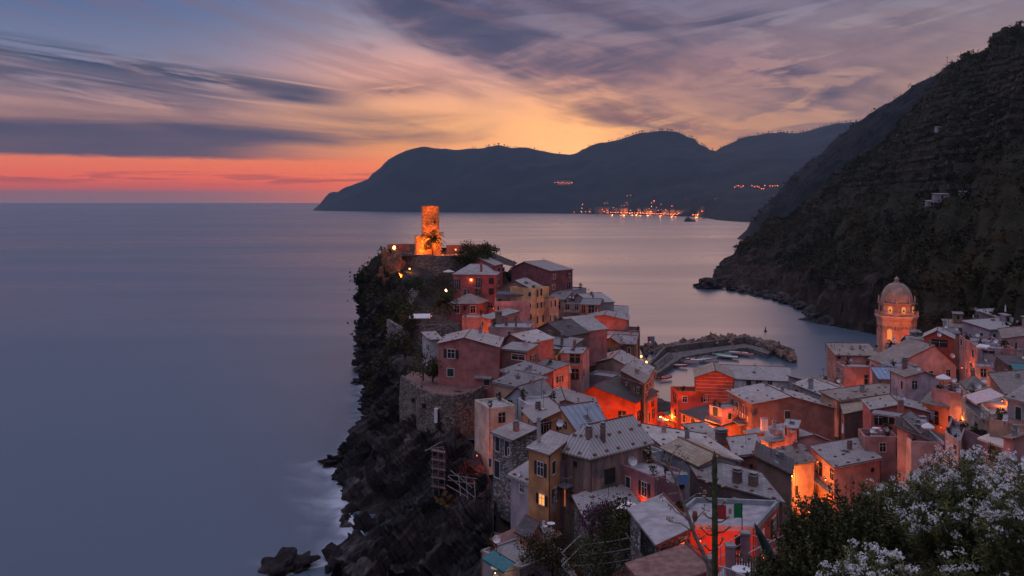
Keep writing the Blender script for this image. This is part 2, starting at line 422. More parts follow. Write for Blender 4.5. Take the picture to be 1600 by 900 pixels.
# ------------------------------------------------------------------ near hillside on the right
# station: ridge point, foot point (pixel, pixel, distance or height)
st = [((1118,419,690), Q(1112,440,0)), ((1128,413,700), Q(1125,446,0)), ((1172,376,725), Q(1140,448,0)), ((1204,341,740), Q(1180,457,0)), ((1253,312,740), Q(1232,468,0)),
      ((1328,254,730), Q(1262,480,0)), ((1404,196,705), Q(1268,500,0)), ((1440,150,690), Q(1310,512,0)), ((1479,105,665), Q(1372,524,0)), ((1540,66,630), P(1440,545,250)),
      ((1600,31,600), P(1520,545,215)), ((1690,-20,560), P(1620,545,190)), ((1860,-110,500), P(1800,560,160))]
rows = []
for (px, py, Y), a in st:
    t = P(px, py, Y); a = a.copy(); base = a.copy(); base.z = -1.5 if a.z < 3 else a.z - 6
    c1 = a.lerp(t, .045); c1.z = a.z + min(13.0, t.z * .14)            # the steep sea cliff
    m1 = a.lerp(t, .33); m1.z = a.z + (t.z - a.z) * .33; m2 = a.lerp(t, .66); m2.z = a.z + (t.z - a.z) * .64
    bk = t + Vector((70, 110, -t.z * .35)); b2 = t + Vector((90, 330, 0)); b2.z = -1.5
    rows.append([base, a, c1, m1, m2, t, bk, b2])
g = loft(rows, 240, 150, smooth=False)
up = np.clip((g[:, :, 2] - 1) / 10, .12, 1.0)
nrm = normals(g)
for i in range(g.shape[0]):
    for j in range(g.shape[1]):
        u_ = i / g.shape[0]; v_ = j / g.shape[1]; q = Vector((u_ * 17 + .35 * mnoise.noise(Vector((u_ * 9, v_ * 5, 2))), v_ * 1.6, 3.3)); k = mnoise.ridged_multi_fractal(q, .9, 2.1, 4, 1.0, 2.0) - 1.35
        g[i, j] += nrm[i, j] * k * 6.0 * up[i, j] * min(1, (1 - v_) * 3)
g = displace(g, 2.2, (.09, .09, .12), 4, False, 1.0, up)
low = np.clip(1 - (g[:, :, 2] - 16) / 12, 0, 1) * (g[:, :, 2] > -1.4)
g = displace(g, 4.2, (.10, .16, .05), 5, True, 1.0, low * .8)          # strata of the sea cliff
# vine terraces: the upper slope is cut into low steps
zz = g[:, :, 2]; stepz = np.floor(zz / 4.0) * 4.0 + np.clip((zz / 4.0 % 1) * 2.2 - .6, 0, 1) * 4.0
tm = np.clip((zz - 45) / 15, 0, 1) * np.clip((150 - zz) / 20, 0, 1) * np.clip((g[:, :, 0] - 150) / 30, 0, 1)
g[:, :, 2] = zz + (stepz - zz) * tm * .8
HILL_G = g
tag(grid_mesh('near_hill', g, M_HILL), kind='structure')

# ------------------------------------------------------------------ village headland: cliff loft + ground under the houses
def fl(px, py): return Q(px, py, 0)
ROWS = [
 [fl(470,930), P(600,915,112), P(700,905,102), P(745,930,88)],
 [fl(478,895), P(620,882,117), P(715,868,108), P(772,885,92)],
 [fl(512,874), P(610,846,121), P(690,815,117), P(770,835,99)],
 [fl(542,847), P(604,790,130), P(684,755,126), P(772,770,112)],
 [fl(520,800), P(576,738,148), P(640,704,146), P(744,708,134)],
 [fl(532,752), P(588,690,165), P(636,652,162), P(735,690,149)],
 [fl(551,713), P(588,640,178), P(620,636,173), P(662,642,165)],
 [fl(569,678), P(592,610,190), P(614,572,188), P(632,556,185)],
 [fl(565,629), P(590,568,215), P(610,530,208), P(636,522,203)],
 [fl(567,590), P(580,530,246), P(596,482,241), P(640,476,232)],
 [fl(557,567), P(562,500,274), P(577,434,270), P(622,424,262)],
 [fl(560,540), P(557,480,300), P(574,420,292), P(606,392,286)],
 [Vector((-38,338,0)), Vector((-42,326,16)), Vector((-40,312,28)), Vector((-34,300,34.5))],
 [Vector((-9,330,0)), Vector((-11,318,14)), Vector((-11,308,26)), Vector((-12,296,34))],
 [Vector((20,312,0)), Vector((16,300,8)), Vector((12,290,15)), Vector((6,280,20))],
 [Vector((40,292,0)), Vector((37,282,2)), Vector((33,274,4)), Vector((28,262,7))],
 [Vector((39,266,0)), Vector((37,260,.8)), Vector((34,252,1.4)), Vector((31,244,2))],
 [Vector((37,240,0)), Vector((36,236,.6)), Vector((34,230,1.0)), Vector((33,222,1.6))],
]
for r in ROWS: r.insert(0, Vector((r[0].x, r[0].y, -3)))
g = loft(ROWS, 420, 150)
nz_ = g[:, :, 2]; fade = np.clip((nz_ + 3) / 3, 0, 1); vv = np.linspace(0, 1, g.shape[1])[None, :]
fade = fade * np.clip((1 - vv) / .12, .05, 1) * np.clip(1.15 - (g[:, :, 0] - 2) / 22, .12, 1)
# large bays and buttresses, then leaning strata ribs, then small breakage
g = displace(g, 3.6, (.035, .035, .02), 2, False, -1.0, fade)
def ribs(p, k=1.0):
    v = Vector(p); w_ = 2.6 * mnoise.fractal(v * .03, .9, 2.0, 2); return ((v.dot(BED) + w_) * .26 * k, v.dot(BED_T) * .022 * k, v.dot(BED_S) * .022 * k)
n = normals(g) * -1.0; o = g.copy()
for i in range(g.shape[0]):
    for j in range(g.shape[1]):
        q = Vector(ribs(g[i, j])); k = (mnoise.ridged_multi_fractal(q, .85, 2.1, 6, 1.0, 2.0) - 1.1) * 1.5 + (mnoise.ridged_multi_fractal(Vector(ribs(g[i, j], 3.2)), .9, 2.1, 4, 1.0, 2.0) - 1.1) * .7
        v = Vector(g[i, j]); w2 = 2.2 * mnoise.noise(v * .12); k += (mnoise.cell(Vector(((v.dot(BED) + w2) / 1.7, v.dot(BED_T) / 5.5 + w2 * .3, v.dot(BED_S) / 5.5))) - .5) * 2.2 + (mnoise.cell(Vector(((v.dot(BED) + w2) / .7, v.dot(BED_T) / 2.4 + 7, v.dot(BED_S) / 2.4))) - .5) * .9
        o[i, j] += n[i, j] * k * fade[i, j]
g = displace(o, .30, (.55, .5, .4), 3, False, -1.0, fade)
CLIFF_G = g
tag(grid_mesh('sea_cliff', g, M_CLIFF), kind='structure')

CTRL = [(r[-1].x, r[-1].y, r[-1].z) for r in ROWS]
for r in ROWS: CTRL.append((r[2].x, r[2].y, r[2].z - 9))
for q in [(-26,285,33.6),(-12,285,33.4),(-30,272,31),(-14,255,18),(-4,250,17.5),(10,255,15),(20,250,13),(30,240,9),(35,225,4),(-20,228,19),(-8,220,15),(6,220,11),(18,212,8),(26,205,5),(31,198,2),(34,186,2.2),
          (-22,198,14),(-12,190,12.5),(0,190,10),(12,185,7),(22,180,3),(29,170,2.2),(-20,170,12),(-8,160,11),(3,155,9),(14,150,6),(24,150,3),(33,160,2.3),(-14,140,9),(-5,130,8),(6,130,6),(18,128,4),(30,138,3),(38,138,3.5),(41,130,4),
          (-6,108,8),(4,105,8),(14,105,7),(24,110,6),(33,118,5),(44,118,5.5),(-4,92,9),(6,85,11),(14,80,13),(22,82,12),(31,96,9),(42,100,8),(-4,80,11),(8,66,18),(14,60,20),(24,64,19),(35,80,13),(50,100,9),
          (4,50,24),(14,45,27),(24,45,28),(40,60,20),(60,90,12),(10,30,34),(20,25,38),(10,12,44),(-5,30,36),(0,0,48),(20,5,46),(40,20,42),(60,50,30),(-40,40,6),(-30,70,0),(-40,0,30),(-60,100,-6),(-20,100,-3),(-30,120,-6),
          (40,190,2.2),(52,186,2.3),(62,190,2.6),(48,170,2.5),(60,165,3),(50,150,3.5),(58,140,4.2),(48,210,1.2),(56,215,1.2),(66,212,1.5),(70,200,3),(80,215,4),(92,228,7),(76,180,5),(90,190,8),(105,205,12),(68,150,5),(76,140,7),(84,125,9),(90,150,9),
          (100,170,11),(115,190,16),(75,110,10),(90,110,14),(110,130,17),(130,160,22),(100,90,20),(130,110,28),(52,235,-4),(70,238,-4),(88,245,-2),(60,260,-5),(110,250,4),(130,260,10)]:
    CTRL.append(q)
CA = np.array(CTRL, float)
def ground_z(x, y):
    d2 = (CA[:, 0] - x) ** 2 + (CA[:, 1] - y) ** 2 + .8; w_ = d2 ** -1.7
    return float((w_ * CA[:, 2]).sum() / w_.sum())
gx = np.arange(-64, 136, 2.0); gy = np.arange(-8, 330, 2.0); gg = np.empty((len(gx), len(gy), 3))
for i, x in enumerate(gx):
    for j, y in enumerate(gy): gg[i, j] = (x, y, ground_z(x, y) + .35 * fbm((x, y, 0), (.2, .2, .2), 3))
POLY = [(r[-1].x, r[-1].y) for r in ROWS] + [(38, 206), (47, 205), (51, 222), (70, 222), (86, 234), (100, 244), (140, 262), (140, -9), (-3, -9), (-1.5, 30), (0, 60), (-2, 84)]
def inside(x, y, poly=None):
    poly = poly or POLY; c = False; j = len(poly) - 1
    for i in range(len(poly)):
        (xi, yi), (xj, yj) = poly[i], poly[j]
        if (yi > y) != (yj > y) and x < (xj - xi) * (y - yi) / (yj - yi) + xi: c = not c
        j = i
    return c
keep = np.array([[inside(gx[i] + 1, gy[j] + 1) for j in range(len(gy) - 1)] for i in range(len(gx) - 1)])
tag(grid_mesh('village_ground', gg, M_EARTH, smooth=True, keep=keep), kind='structure')

# broken rocks at the water's edge under the headland
def boulder(name, c, r, label, group, mat=None, seed=0, flat=.7):
    mb = MB(); mb.blob((0, 0, 0), r * R.uniform(.85, 1.3), r * R.uniform(.85, 1.3), r * flat * R.uniform(.8, 1.2), seed, .75, sub=4, fine=.35)
    o = mb.build(name, mat or M_SHORE); o.location = c; o.rotation_euler = (R.uniform(-.4, .4), R.uniform(-.3, .3), R.uniform(0, 6.28)); tag(o, label, 'rock', group); return o
SH = [(436,889,2.6,'broad low dark sea rock off the foot of the cliff, nearest the picture corner'),(466,881,2.2,'dark rock in the surf beside the broad corner rock'),(527,722,2.6,'flat dark skerry jutting into foam halfway along the cliff'),
      (541,716,2.2,'dark skerry between the flat one and the cliff foot'),(534,745,1.6,'small wet rock in the foam below the skerries'),(566,579,2.6,'dark rock in the water below the top of the cliff wall'),(560,598,1.8,'small dark rock in the surf under the cliff overhang')]
for k, (px, py, r, lb) in enumerate(SH): boulder('sea_rock', Q(px, py, .2), r, lb, 'rocks in the surf below the cliff', M_CLIFF, k + 3, .5)
SH = [(1108,449,6.5,'pointed dark rock islet at the tip of the far headland'),(1132,443,6,'dark rock joined to the headland tip'),(1078,346,4,'lone dark rock in the far bay off the lit town'),(1128,420,4,'low dark rock off the headland point'),
      (1278,500,6,'slanting dark shore rock behind the harbour bay'),(1296,505,5,'dark shore rock nearest the bell tower'),(1105,443,2,'tiny rock in the water beyond the harbour')]
for k in range(16): SH.append((1140 + k * 9 + R.uniform(-3, 3), float(np.interp(1140 + k * 9, [1140, 1180, 1232, 1262, 1290], [449, 458, 469, 484, 505])) + R.uniform(0, 4), R.uniform(2, 4.5), 'dark jagged rock along the foot of the right hillside'))
for k, (px, py, r, lb) in enumerate(SH):
    z = 0.3; boulder('sea_rock', Q(px, py, z), r * (3.2 if py < 400 else 1), lb, 'rocks along the far shore', M_SHORE, k + 20, .55)

# surf: the milky skirt that a long exposure leaves along the foot of the cliff
fm, b = material('surf_foam', .9, .1); p = objco()
at = attr('edge'); nf = nz(scaled(p, .12, .12, 1), 1.0, 6, .65, .8); setc(b, (.62, .66, .74))
al = V(at.outputs['Fac']) * sstep(nf + V(at.outputs['Fac']) * .25, .42, .86) * .75
V.nt.links.new(al.v, b.inputs['Alpha'])
def surf(pts, widths, name):
    rows = []; n = len(pts)
    for i, (q, wd) in enumerate(zip(pts, widths)):
        a = pts[max(0, i - 1)]; c = pts[min(n - 1, i + 1)]; d = (c - a).normalized(); nn = Vector((-d.y, d.x, 0))
        if nn.x > 0: nn = -nn
        rows.append([q - nn * 2.5, q, q + nn * wd * .35, q + nn * wd])
    g = loft(rows, n * 10, 14, smooth=False); g[:, :, 2] = .02
    o = grid_mesh(name, g, fm); e = np.tile(np.interp(np.linspace(0, 1, 14), [0, .15, .4, 1], [1, 1, .55, 0]), (g.shape[0], 1))
    e[:4] *= np.linspace(0, 1, 4)[:, None]; e[-4:] *= np.linspace(1, 0, 4)[:, None]
    a = o.data.attributes.new('edge', 'FLOAT', 'POINT'); a.data.foreach_set('value', e.reshape(-1).tolist())
    tag(o, 'milky band of surf along the foot of the dark cliff', 'surf', kind='stuff')
surf([Q(400,905,0), Q(430,893,0), Q(470,880,0), Q(515,873,0), Q(542,847,0), Q(528,815,0), Q(522,790,0), Q(534,749,0), Q(530,722,0), Q(551,708,0), Q(566,678,0), Q(564,629,0), Q(566,590,0), Q(556,567,0), Q(558,545,0)],
     [7, 8, 6, 6, 8, 7, 8, 12, 12, 7, 6, 6, 6, 6, 5], 'surf_foam')

# ------------------------------------------------------------------ the air of the bay
hb = MB(); hb.box((0, 3470, 280), 13000, 7400, 566)
hm = bpy.data.materials.new('bay_air'); hm.use_nodes = True; V.nt = hm.node_tree
hm.node_tree.nodes.remove(hm.node_tree.nodes['Principled BSDF'])
pv = hm.node_tree.nodes.new('ShaderNodeVolumePrincipled'); pv.inputs['Color'].default_value = (.42, .70, 1, 1); pv.inputs['Density'].default_value = .000055; pv.inputs['Anisotropy'].default_value = .45
hm.node_tree.links.new(pv.outputs[0], hm.node_tree.nodes['Material Output'].inputs['Volume'])
ho = hb.build('haze', hm, merge=True); ho['kind'] = 'stuff'

# ------------------------------------------------------------------ building materials
def orand(k, lo, hi):
    n = V.nt.nodes.new('ShaderNodeObjectInfo'); return lo + V(n.outputs['Random']) * (hi - lo)
def hsv(col, h_=None, s_=None, v_=None):
    n = V.nt.nodes.new('ShaderNodeHueSaturation'); V.nt.links.new(col, n.inputs['Color'])
    for k, q in (('Hue', h_), ('Saturation', s_), ('Value', v_)):
        if q is not None: V.nt.links.new(q.v, n.inputs[k])
    return n.outputs[0]
def wall_mat(name, c, stain=.55):
    m, b = material('plaster_' + name, .9, .2); p = objco()
    n1 = nz(p, .45, 6, .62); n2 = nz(scaled(p, 1.2, 1.2, .18), 1.0, 5, .6); n3 = nz(p, 5.0, 4, .6)
    k = mixc(sstep(n1, .36, .64), tone(c, .72), tone(c, 1.16))
    k = mixc(sstep(n2, .54, .74) * stain, k, tuple(v * .45 + .012 for v in c))
    k = mixc(sstep(n3, .60, .75) * .25, k, tuple(v * .6 + .10 for v in c))
    n5 = nz(p, .22, 5, .7, 1.0); k = mixc(sstep(n5, .56, .66) * .45, k, tuple(.5 * v + .5 * q for v, q in zip(c, (.26, .22, .20))))
    k = hsv(k, orand(0, .482, .506), orand(0, .78, 1.06), orand(0, .78, 1.14))
    setc(b, k); bump(b, n3 * .5 + n1, .03, .5); return m
WALLC = dict(pink=(.34,.135,.125), salmon=(.50,.23,.185), rose=(.46,.26,.25), palepink=(.52,.35,.34), lavender=(.36,.31,.345), bluegrey=(.30,.33,.37), ochre=(.50,.25,.085), yellow=(.56,.38,.20),
             maroon=(.20,.07,.075), red=(.46,.085,.05), tan=(.40,.26,.185), brown=(.15,.105,.095), olive=(.17,.12,.075), orange=(.50,.20,.09), white=(.52,.52,.55), grey=(.27,.255,.26),
             plum=(.26,.13,.15), peach=(.50,.31,.23), cream=(.46,.40,.32), umber=(.21,.135,.115))
WM = {k: wall_mat(k, c) for k, c in WALLC.items()}
def stone_mat(name, c):
    m, b = material(name, .95, .15); p = objco()
    v = V.nt.nodes.new('ShaderNodeTexVoronoi'); v.inputs['Scale'].default_value = 1.0; V.nt.links.new(scaled(p, 2.0, 2.0, 3.2), v.inputs['Vector'])
    e = V.nt.nodes.new('ShaderNodeTexVoronoi'); e.feature = 'DISTANCE_TO_EDGE'; e.inputs['Scale'].default_value = 1.0; V.nt.links.new(scaled(p, 2.0, 2.0, 3.2), e.inputs['Vector'])
    s = V.nt.nodes.new('ShaderNodeSeparateColor'); V.nt.links.new(v.outputs['Color'], s.inputs[0])
    k = ramp(V(s.outputs[0]), [(0, tone(c, .45)), (.5, c), (1, tone(c, 1.9))])
    k = mixc(sstep(nz(p, .3, 5, .6), .4, .7) * .45, k, tone(c, .5))
    k = mixc(sstep(V(e.outputs[0]), .10, .0) * .8, k, tone(c, .35)); setc(b, k)
    bump(b, sstep(V(e.outputs[0]), 0, .2) + V(s.outputs[1]) * .5, .12, 1.0); return m
WM['stone'] = stone_mat('rubble_stone', (.20, .165, .145)); WM['greystone'] = stone_mat('grey_rubble_stone', (.24, .22, .21)); WM['towerstone'] = stone_mat('tower_stone', (.44, .30, .11))
m, b = material('patched_plaster', .92, .15); p = objco()
n1 = nz(p, .35, 7, .66, .6); n2 = nz(scaled(p, 1.5, 1.5, .15), 1.0, 6, .65)
k = ramp(n1, [(.32, (.10,.085,.08)), (.47, (.21,.165,.15)), (.58, (.34,.22,.17)), (.72, (.24,.20,.19))]); k = mixc(sstep(n2, .46, .68) * .7, k, (.07,.06,.06)); setc(b, k); bump(b, n1, .05, .6); WM['patched'] = m

def uvnode():
    n = V.nt.nodes.new('ShaderNodeUVMap'); n.uv_map = 'uv'; return n.outputs[0]
def slate_mat(name, c, rows=.42, wid=.6, contrast=.35, lichen=.3):
    m, b = material(name, .62, .35); u = uvnode(); p = objco()
    br = V.nt.nodes.new('ShaderNodeTexBrick'); V.nt.links.new(u, br.inputs['Vector']); br.inputs['Scale'].default_value = 1.0
    br.inputs['Brick Width'].default_value = wid; br.inputs['Row Height'].default_value = rows; br.inputs['Mortar Size'].default_value = .035; br.inputs['Mortar Smooth'].default_value = .6; br.inputs['Bias'].default_value = 0
    br.inputs['Color1'].default_value = (*tone(c, 1 - contrast * .6), 1); br.inputs['Color2'].default_value = (*tone(c, 1 + contrast * .6), 1); br.inputs['Mortar'].default_value = (*tone(c, .42), 1)
    n = nz(p, .5, 6, .65); n2 = nz(p, 2.2, 5, .65)
    k = mixc(sstep(n, .36, .68) * .55, br.outputs['Color'], tone(c, .62)); k = mixc(sstep(n2, .56, .72) * lichen, k, (c[0] * 1.5 + .02, c[1] * 1.35 + .015, c[2] * 1.1)); n9 = nz(p, .16, 5, .7, .8); k = mixc(sstep(n9, .50, .66) * .5, k, (c[0] * .62, c[1] * .50, c[2] * .42)); k = hsv(k, orand(0, .47, .53), orand(0, .6, 1.9), orand(0, .62, 1.18)); setc(b, k)
    bump(b, V(br.outputs['Fac']) * -1.0 + n2 * .5, .04, .8); return m
def rib_mat(name, c, pitch=.45, dark=.55):
    m, b = material(name, .55, .4); u = uvnode(); p = objco()
    s = V.nt.nodes.new('ShaderNodeSeparateXYZ'); V.nt.links.new(u, s.inputs[0])
    wv = V.m('SINE', V(s.outputs[0]) * (2 * math.pi / pitch)); n = nz(p, .8, 6, .62)
    k = mixc(sstep(wv, -.2, -.9), c, tone(c, dark)); k = mixc(sstep(n, .42, .68) * .5, k, tone(c, .66)); k = hsv(k, None, orand(0, .6, 1.5), orand(0, .75, 1.12)); setc(b, k); bump(b, wv, .06, .7); return m
RM = dict(slate=slate_mat('slate', (.32,.31,.31)), pale=slate_mat('pale_slate', (.42,.40,.395), .5, .8, .22, .2), dark=slate_mat('dark_slate', (.095,.09,.095), .5, .7, .4, .25), mid=slate_mat('weathered_slate', (.23,.21,.20), .38, .5, .55, .5),
          rib=rib_mat('ribbed_slate', (.37,.355,.35)), warm=slate_mat('warm_slate', (.31,.27,.245), .45, .6, .4, .4), blue=rib_mat('blue_sheet', (.25,.32,.42), .9, .75),
          floor=plain('terrace_floor', (.30,.29,.30), .7, 0, .25, 1.2), redfloor=plain('terracotta_floor', (.20,.11,.095), .8, 0, .35, 1.5))
M_TERRA = plain('terracotta', (.15,.058,.042), .85, 0, .35, 2.5); M_STONE_TRIM = plain('pale_trim', (.50,.46,.44), .8, 0, .15)
M_SHUT = plain('green_shutter', (.012,.040,.036), .6, 0, .3); M_SHUTD = plain('dark_shutter', (.022,.022,.022), .6, 0, .3); M_FRAME = plain('window_trim', (.52,.47,.44), .7, 0, .1)
M_METAL = plain('dark_metal', (.05,.05,.055), .45, .6, .2); M_PALEMETAL = plain('pale_metal', (.42,.42,.44), .4, .5, .15); M_WHITE = plain('white_paint', (.62,.62,.64), .5, 0, .1); M_GREY = plain('grey_concrete', (.22,.215,.22), .85, 0, .3, 1.5)
m, b = material('window_glass', .12, .5); setc(b, (.012,.014,.018)); M_GLASS = m
M_LIT = glow_mat('lit_room', (1, .40, .10), 1.1); M_LITDIM = glow_mat('dim_lit_room', (1, .26, .06), .35)
M_WOOD = plain('weathered_wood', (.13,.085,.06), .85, 0, .4, 4); M_TEAL = plain('teal_paint', (.03,.14,.15), .5, 0, .2); M_LAUNDRY = plain('laundry_cloth', (.55,.42,.42), .9, 0, .2)

def ray_plane(px, py, a, n):
    d = Vector(((px - 800) / F, 1, (HZ - py) / F)); o = Vector((0, 0, H)); t = (Vector(a) - o).dot(n) / d.dot(n); return o + d * t
HOUSES = []
def slope(mb, pts, th=.16, m=0, eave=None):
    """one roof plane: pts counter-clockwise from above, first edge = eave"""
    pts = [Vector(p) for p in pts]; a, b_ = pts[0], pts[1]; ux = (b_ - a).normalized(); nn = ux.cross(pts[2] - a).normalized()
    if nn.z < 0: nn = -nn
    vy = nn.cross(ux).normalized(); uv = [((p - a).dot(ux) + a.x, (p - a).dot(vy)) for p in pts]
    mb.face(pts, m, uv); lo = [p - Vector((0, 0, th)) for p in pts]; mb.face(list(reversed(lo)), m, list(reversed(uv)))
    for i in range(len(pts)):
        j = (i + 1) % len(pts); mb.face([lo[i], lo[j], pts[j], pts[i]], m, [uv[i], uv[j], uv[j], uv[i]])
    return ux, vy, nn
def stones_on(mb, pts, m=1, gap=2.3, size=1.0, rnd=None):
    rnd = rnd or R
    a, b_, c, d = [Vector(p) for p in (pts if len(pts) == 4 else [pts[0], pts[1], pts[2], pts[2]])]
    L = (b_ - a).length; Wd = (d - a).length; nu = max(2, int(L / gap)); nv = max(2, int(Wd / (gap * 1.1)))
    ux = (b_ - a).normalized(); nn = ux.cross(d - a).normalized()
    for j in range(nv):
        for i in range(nu):
            u = (i + .5 + (.25 if j % 2 else -.2) + rnd.uniform(-.15, .15)) / nu; v = (j + .16 + rnd.uniform(-.06, .12)) / nv
            if u < .03 or u > .97 or rnd.random() < ((.12 if j == 0 or i in (0, nu - 1) else .5) if size < 1 else (.2 if j == 0 or i in (0, nu - 1) else .6)): continue
            q = a.lerp(b_, u).lerp(d.lerp(c, u), v)
            mb.box(q + nn * .05, .42 * size * rnd.uniform(.8, 1.3), .26 * size, .16 * size, ux.lerp(Vector((0, 0, 0)), 0), nn, m)
def house(label, p0, p1, Y0, third, roof='gf', rise=1.4, bot=None, wall='pink', rm='slate', wins=(), par=.5, frac=.5, stones=True, chim=(), balc=(), dish=(), name='house', cat='house', group='houses of the cliff village', over=.28, low='f', trim=None, deep=4.0, floor='floor'):
    A = P(*p0, Y0); ze = A.z; B = Q(*p1, ze)
    if isinstance(third, (int, float)):
        d = (B - A).normalized(); nn = Vector((-d.y, d.x, 0))
        if nn.dot((A + B) * .5 - Vector((0, 0, (A.z + B.z) * .5))) < 0: nn = -nn
        C = B + nn * third; D = A + nn * third
    elif third[0] == 'r': C = Q(third[1], third[2], ze); D = A + (C - B)
    else: D = Q(third[1], third[2], ze); C = B + (D - A)
    if len(third) > 3 if not isinstance(third, (int, float)) else False:   # forced depth in metres along that direction
        k = third[3] / (D - A).length; C = B + (C - B) * k; D = A + (D - A) * k
    foot = [A, B, C, D]; zb = (ze - 9.0) if bot is None else H - (bot - HZ) / F * Y0; z0 = zb - deep
    cx = sum((p.x for p in foot)) / 4; cy = sum((p.y for p in foot)) / 4; org = Vector((cx, cy, z0))
    root = empty(name, org); tag(root, label, cat, group)
    Lc = lambda p, z=None: Vector((p[0], p[1], p[2] if z is None else z)) - org
    wb = MB(); rb = MB(); pz = lambda p, z: Vector((p.x, p.y, z)) - org
    def walls(heights, extra=None):
        """walls with a (possibly different) top height at each corner; extra: {edge: [(t, z), ...]} adds points along a wall top"""
        for i in range(4):
            a, b_ = foot[i], foot[(i + 1) % 4]; top = [pz(b_, heights[(i + 1) % 4])]
            for t, z in sorted((extra or {}).get(i, []), reverse=True): top.append(pz(a.lerp(b_, t), z))
            top.append(pz(a, heights[i])); wb.face([pz(a, z0), pz(b_, z0)] + top)
    ex = (B - A).normalized(); ey = (D - A).normalized(); o = over; rt = .03
    A2, B2, C2, D2 = A - ex * o - ey * o, B + ex * o - ey * o, C + ex * o + ey * o, D - ex * o + ey * o
    sl = []
    if roof == 'flat':
        walls([ze] * 4); fl_z = ze - par
        wb.f and None
        rb.face([pz(q, fl_z) for q in foot], 0, [((q - A).dot(ex), (q - A).dot(ey)) for q in foot])
        rb_ob_mat = RM[rm]
    else:
        if roof == 'gf':
            r0, r1 = A.lerp(B, frac), D.lerp(C, frac); zr = ze + rise; walls([ze] * 4, {0: [(frac, zr)], 2: [(1 - frac, zr)]})
            kL = rise / ((B - A).length * frac) * o; kR = rise / ((B - A).length * (1 - frac)) * o
            f0, f1 = r0 - ey * o, r1 + ey * o
            sl = [[pz(D2, ze - kL), pz(A2, ze - kL), pz(f0, zr), pz(f1, zr)], [pz(B2, ze - kR), pz(C2, ze - kR), pz(f1, zr), pz(f0, zr)]]
            ridge = (pz(f0, zr), pz(f1, zr)); rakes = [(pz(A2, ze - kL), pz(f0, zr)), (pz(B2, ze - kR), pz(f0, zr))]
        elif roof == 'gs':
            r0, r1 = A.lerp(D, frac), B.lerp(C, frac); zr = ze + rise; walls([ze] * 4, {1: [(frac, zr)], 3: [(1 - frac, zr)]})
            kF = rise / ((D - A).length * frac) * o; kB = rise / ((D - A).length * (1 - frac)) * o; f0, f1 = r0 - ex * o, r1 + ex * o
            sl = [[pz(A2, ze - kF), pz(B2, ze - kF), pz(f1, zr), pz(f0, zr)], [pz(C2, ze - kB), pz(D2, ze - kB), pz(f0, zr), pz(f1, zr)]]
            ridge = (pz(f0, zr), pz(f1, zr)); rakes = [(pz(A2, ze - kF), pz(f0, zr)), (pz(B2, ze - kF), pz(f1, zr))]
        elif roof in ('hip', 'hipl', 'hipr', 'hipd', 'hipf'):
            walls([ze] * 4); zr = ze + rise; wdt = (B - A).length; dep = (D - A).length
            if roof == 'hipf':                                   # hipped towards the viewer, gabled at the far end
                ins = min(wdt * .5, dep * .45) / dep; r0, r1 = A.lerp(B, .5).lerp(D.lerp(C, .5), ins), D.lerp(C, .5) + ey * o; wb.face([pz(C, ze), pz(D, ze), pz(D.lerp(C, .5), zr)])
                sl = [[pz(A2, ze - .1), pz(B2, ze - .1), pz(r0, zr)], [pz(B2, ze - .1), pz(C2, ze - .1), pz(r1, zr), pz(r0, zr)], [pz(D2, ze - .1), pz(A2, ze - .1), pz(r0, zr), pz(r1, zr)]]
            elif roof == 'hipd':                                   # ridge runs away from the viewer
                ins = min(wdt * .5, dep * .45) / dep; r0, r1 = A.lerp(B, .5).lerp(D.lerp(C, .5), ins), A.lerp(B, .5).lerp(D.lerp(C, .5), 1 - ins)
                sl = [[pz(A2, ze - .1), pz(B2, ze - .1), pz(r0, zr)], [pz(B2, ze - .1), pz(C2, ze - .1), pz(r1, zr), pz(r0, zr)], [pz(C2, ze - .1), pz(D2, ze - .1), pz(r1, zr)], [pz(D2, ze - .1), pz(A2, ze - .1), pz(r0, zr), pz(r1, zr)]]
            else:
                ins = min(dep * .5, wdt * .48) / wdt; il = ins if roof in ('hip', 'hipl') else 0; ir = ins if roof in ('hip', 'hipr') else 0
                r0, r1 = A.lerp(D, .5).lerp(B.lerp(C, .5), il), A.lerp(D, .5).lerp(B.lerp(C, .5), 1 - ir)
                if not il: r0 = r0 - ex * o; wb.face([pz(D, ze), pz(A, ze), pz(A.lerp(D, .5), zr)])
                if not ir: r1 = r1 + ex * o; wb.face([pz(B, ze), pz(C, ze), pz(B.lerp(C, .5), zr)])
                sl = [[pz(A2, ze - .1), pz(B2, ze - .1), pz(r1, zr), pz(r0, zr)], [pz(C2, ze - .1), pz(D2, ze - .1), pz(r0, zr), pz(r1, zr)]]
                if il: sl.append([pz(D2, ze - .1), pz(A2, ze - .1), pz(r0, zr)])
                if ir: sl.append([pz(B2, ze - .1), pz(C2, ze - .1), pz(r1, zr)])
            ridge = (pz(r0, zr), pz(r1, zr)); rakes = []
        else:                                                   # shed
            hh = dict(f=[0, 0, 1, 1], b=[1, 1, 0, 0], l=[0, 1, 1, 0], r=[1, 0, 0, 1])[low]; hz_ = [ze + rise * k for k in hh]; walls(hz_)
            q = [pz(A2, hz_[0]), pz(B2, hz_[1]), pz(C2, hz_[2]), pz(D2, hz_[3])]; k = dict(f=0, r=1, b=2, l=3)[low]
            sl = [q[k:] + q[:k]]; ridge = (q[(k + 2) % 4], q[(k + 3) % 4]); rakes = [(sl[0][1], sl[0][2]), (sl[0][0], sl[0][3])]
        for s_ in sl:
            s_ = [p + Vector((0, 0, .18 + rt)) for p in s_]; slope(rb, s_)
            if stones: stones_on(rb, s_, 1, 2.2 if Y0 > 120 else 1.9, 1.0 if Y0 > 120 else .85)
        up = Vector((0, 0, .2)); rb.bar(ridge[0] + up, ridge[1] + up, .11, 5, 1)
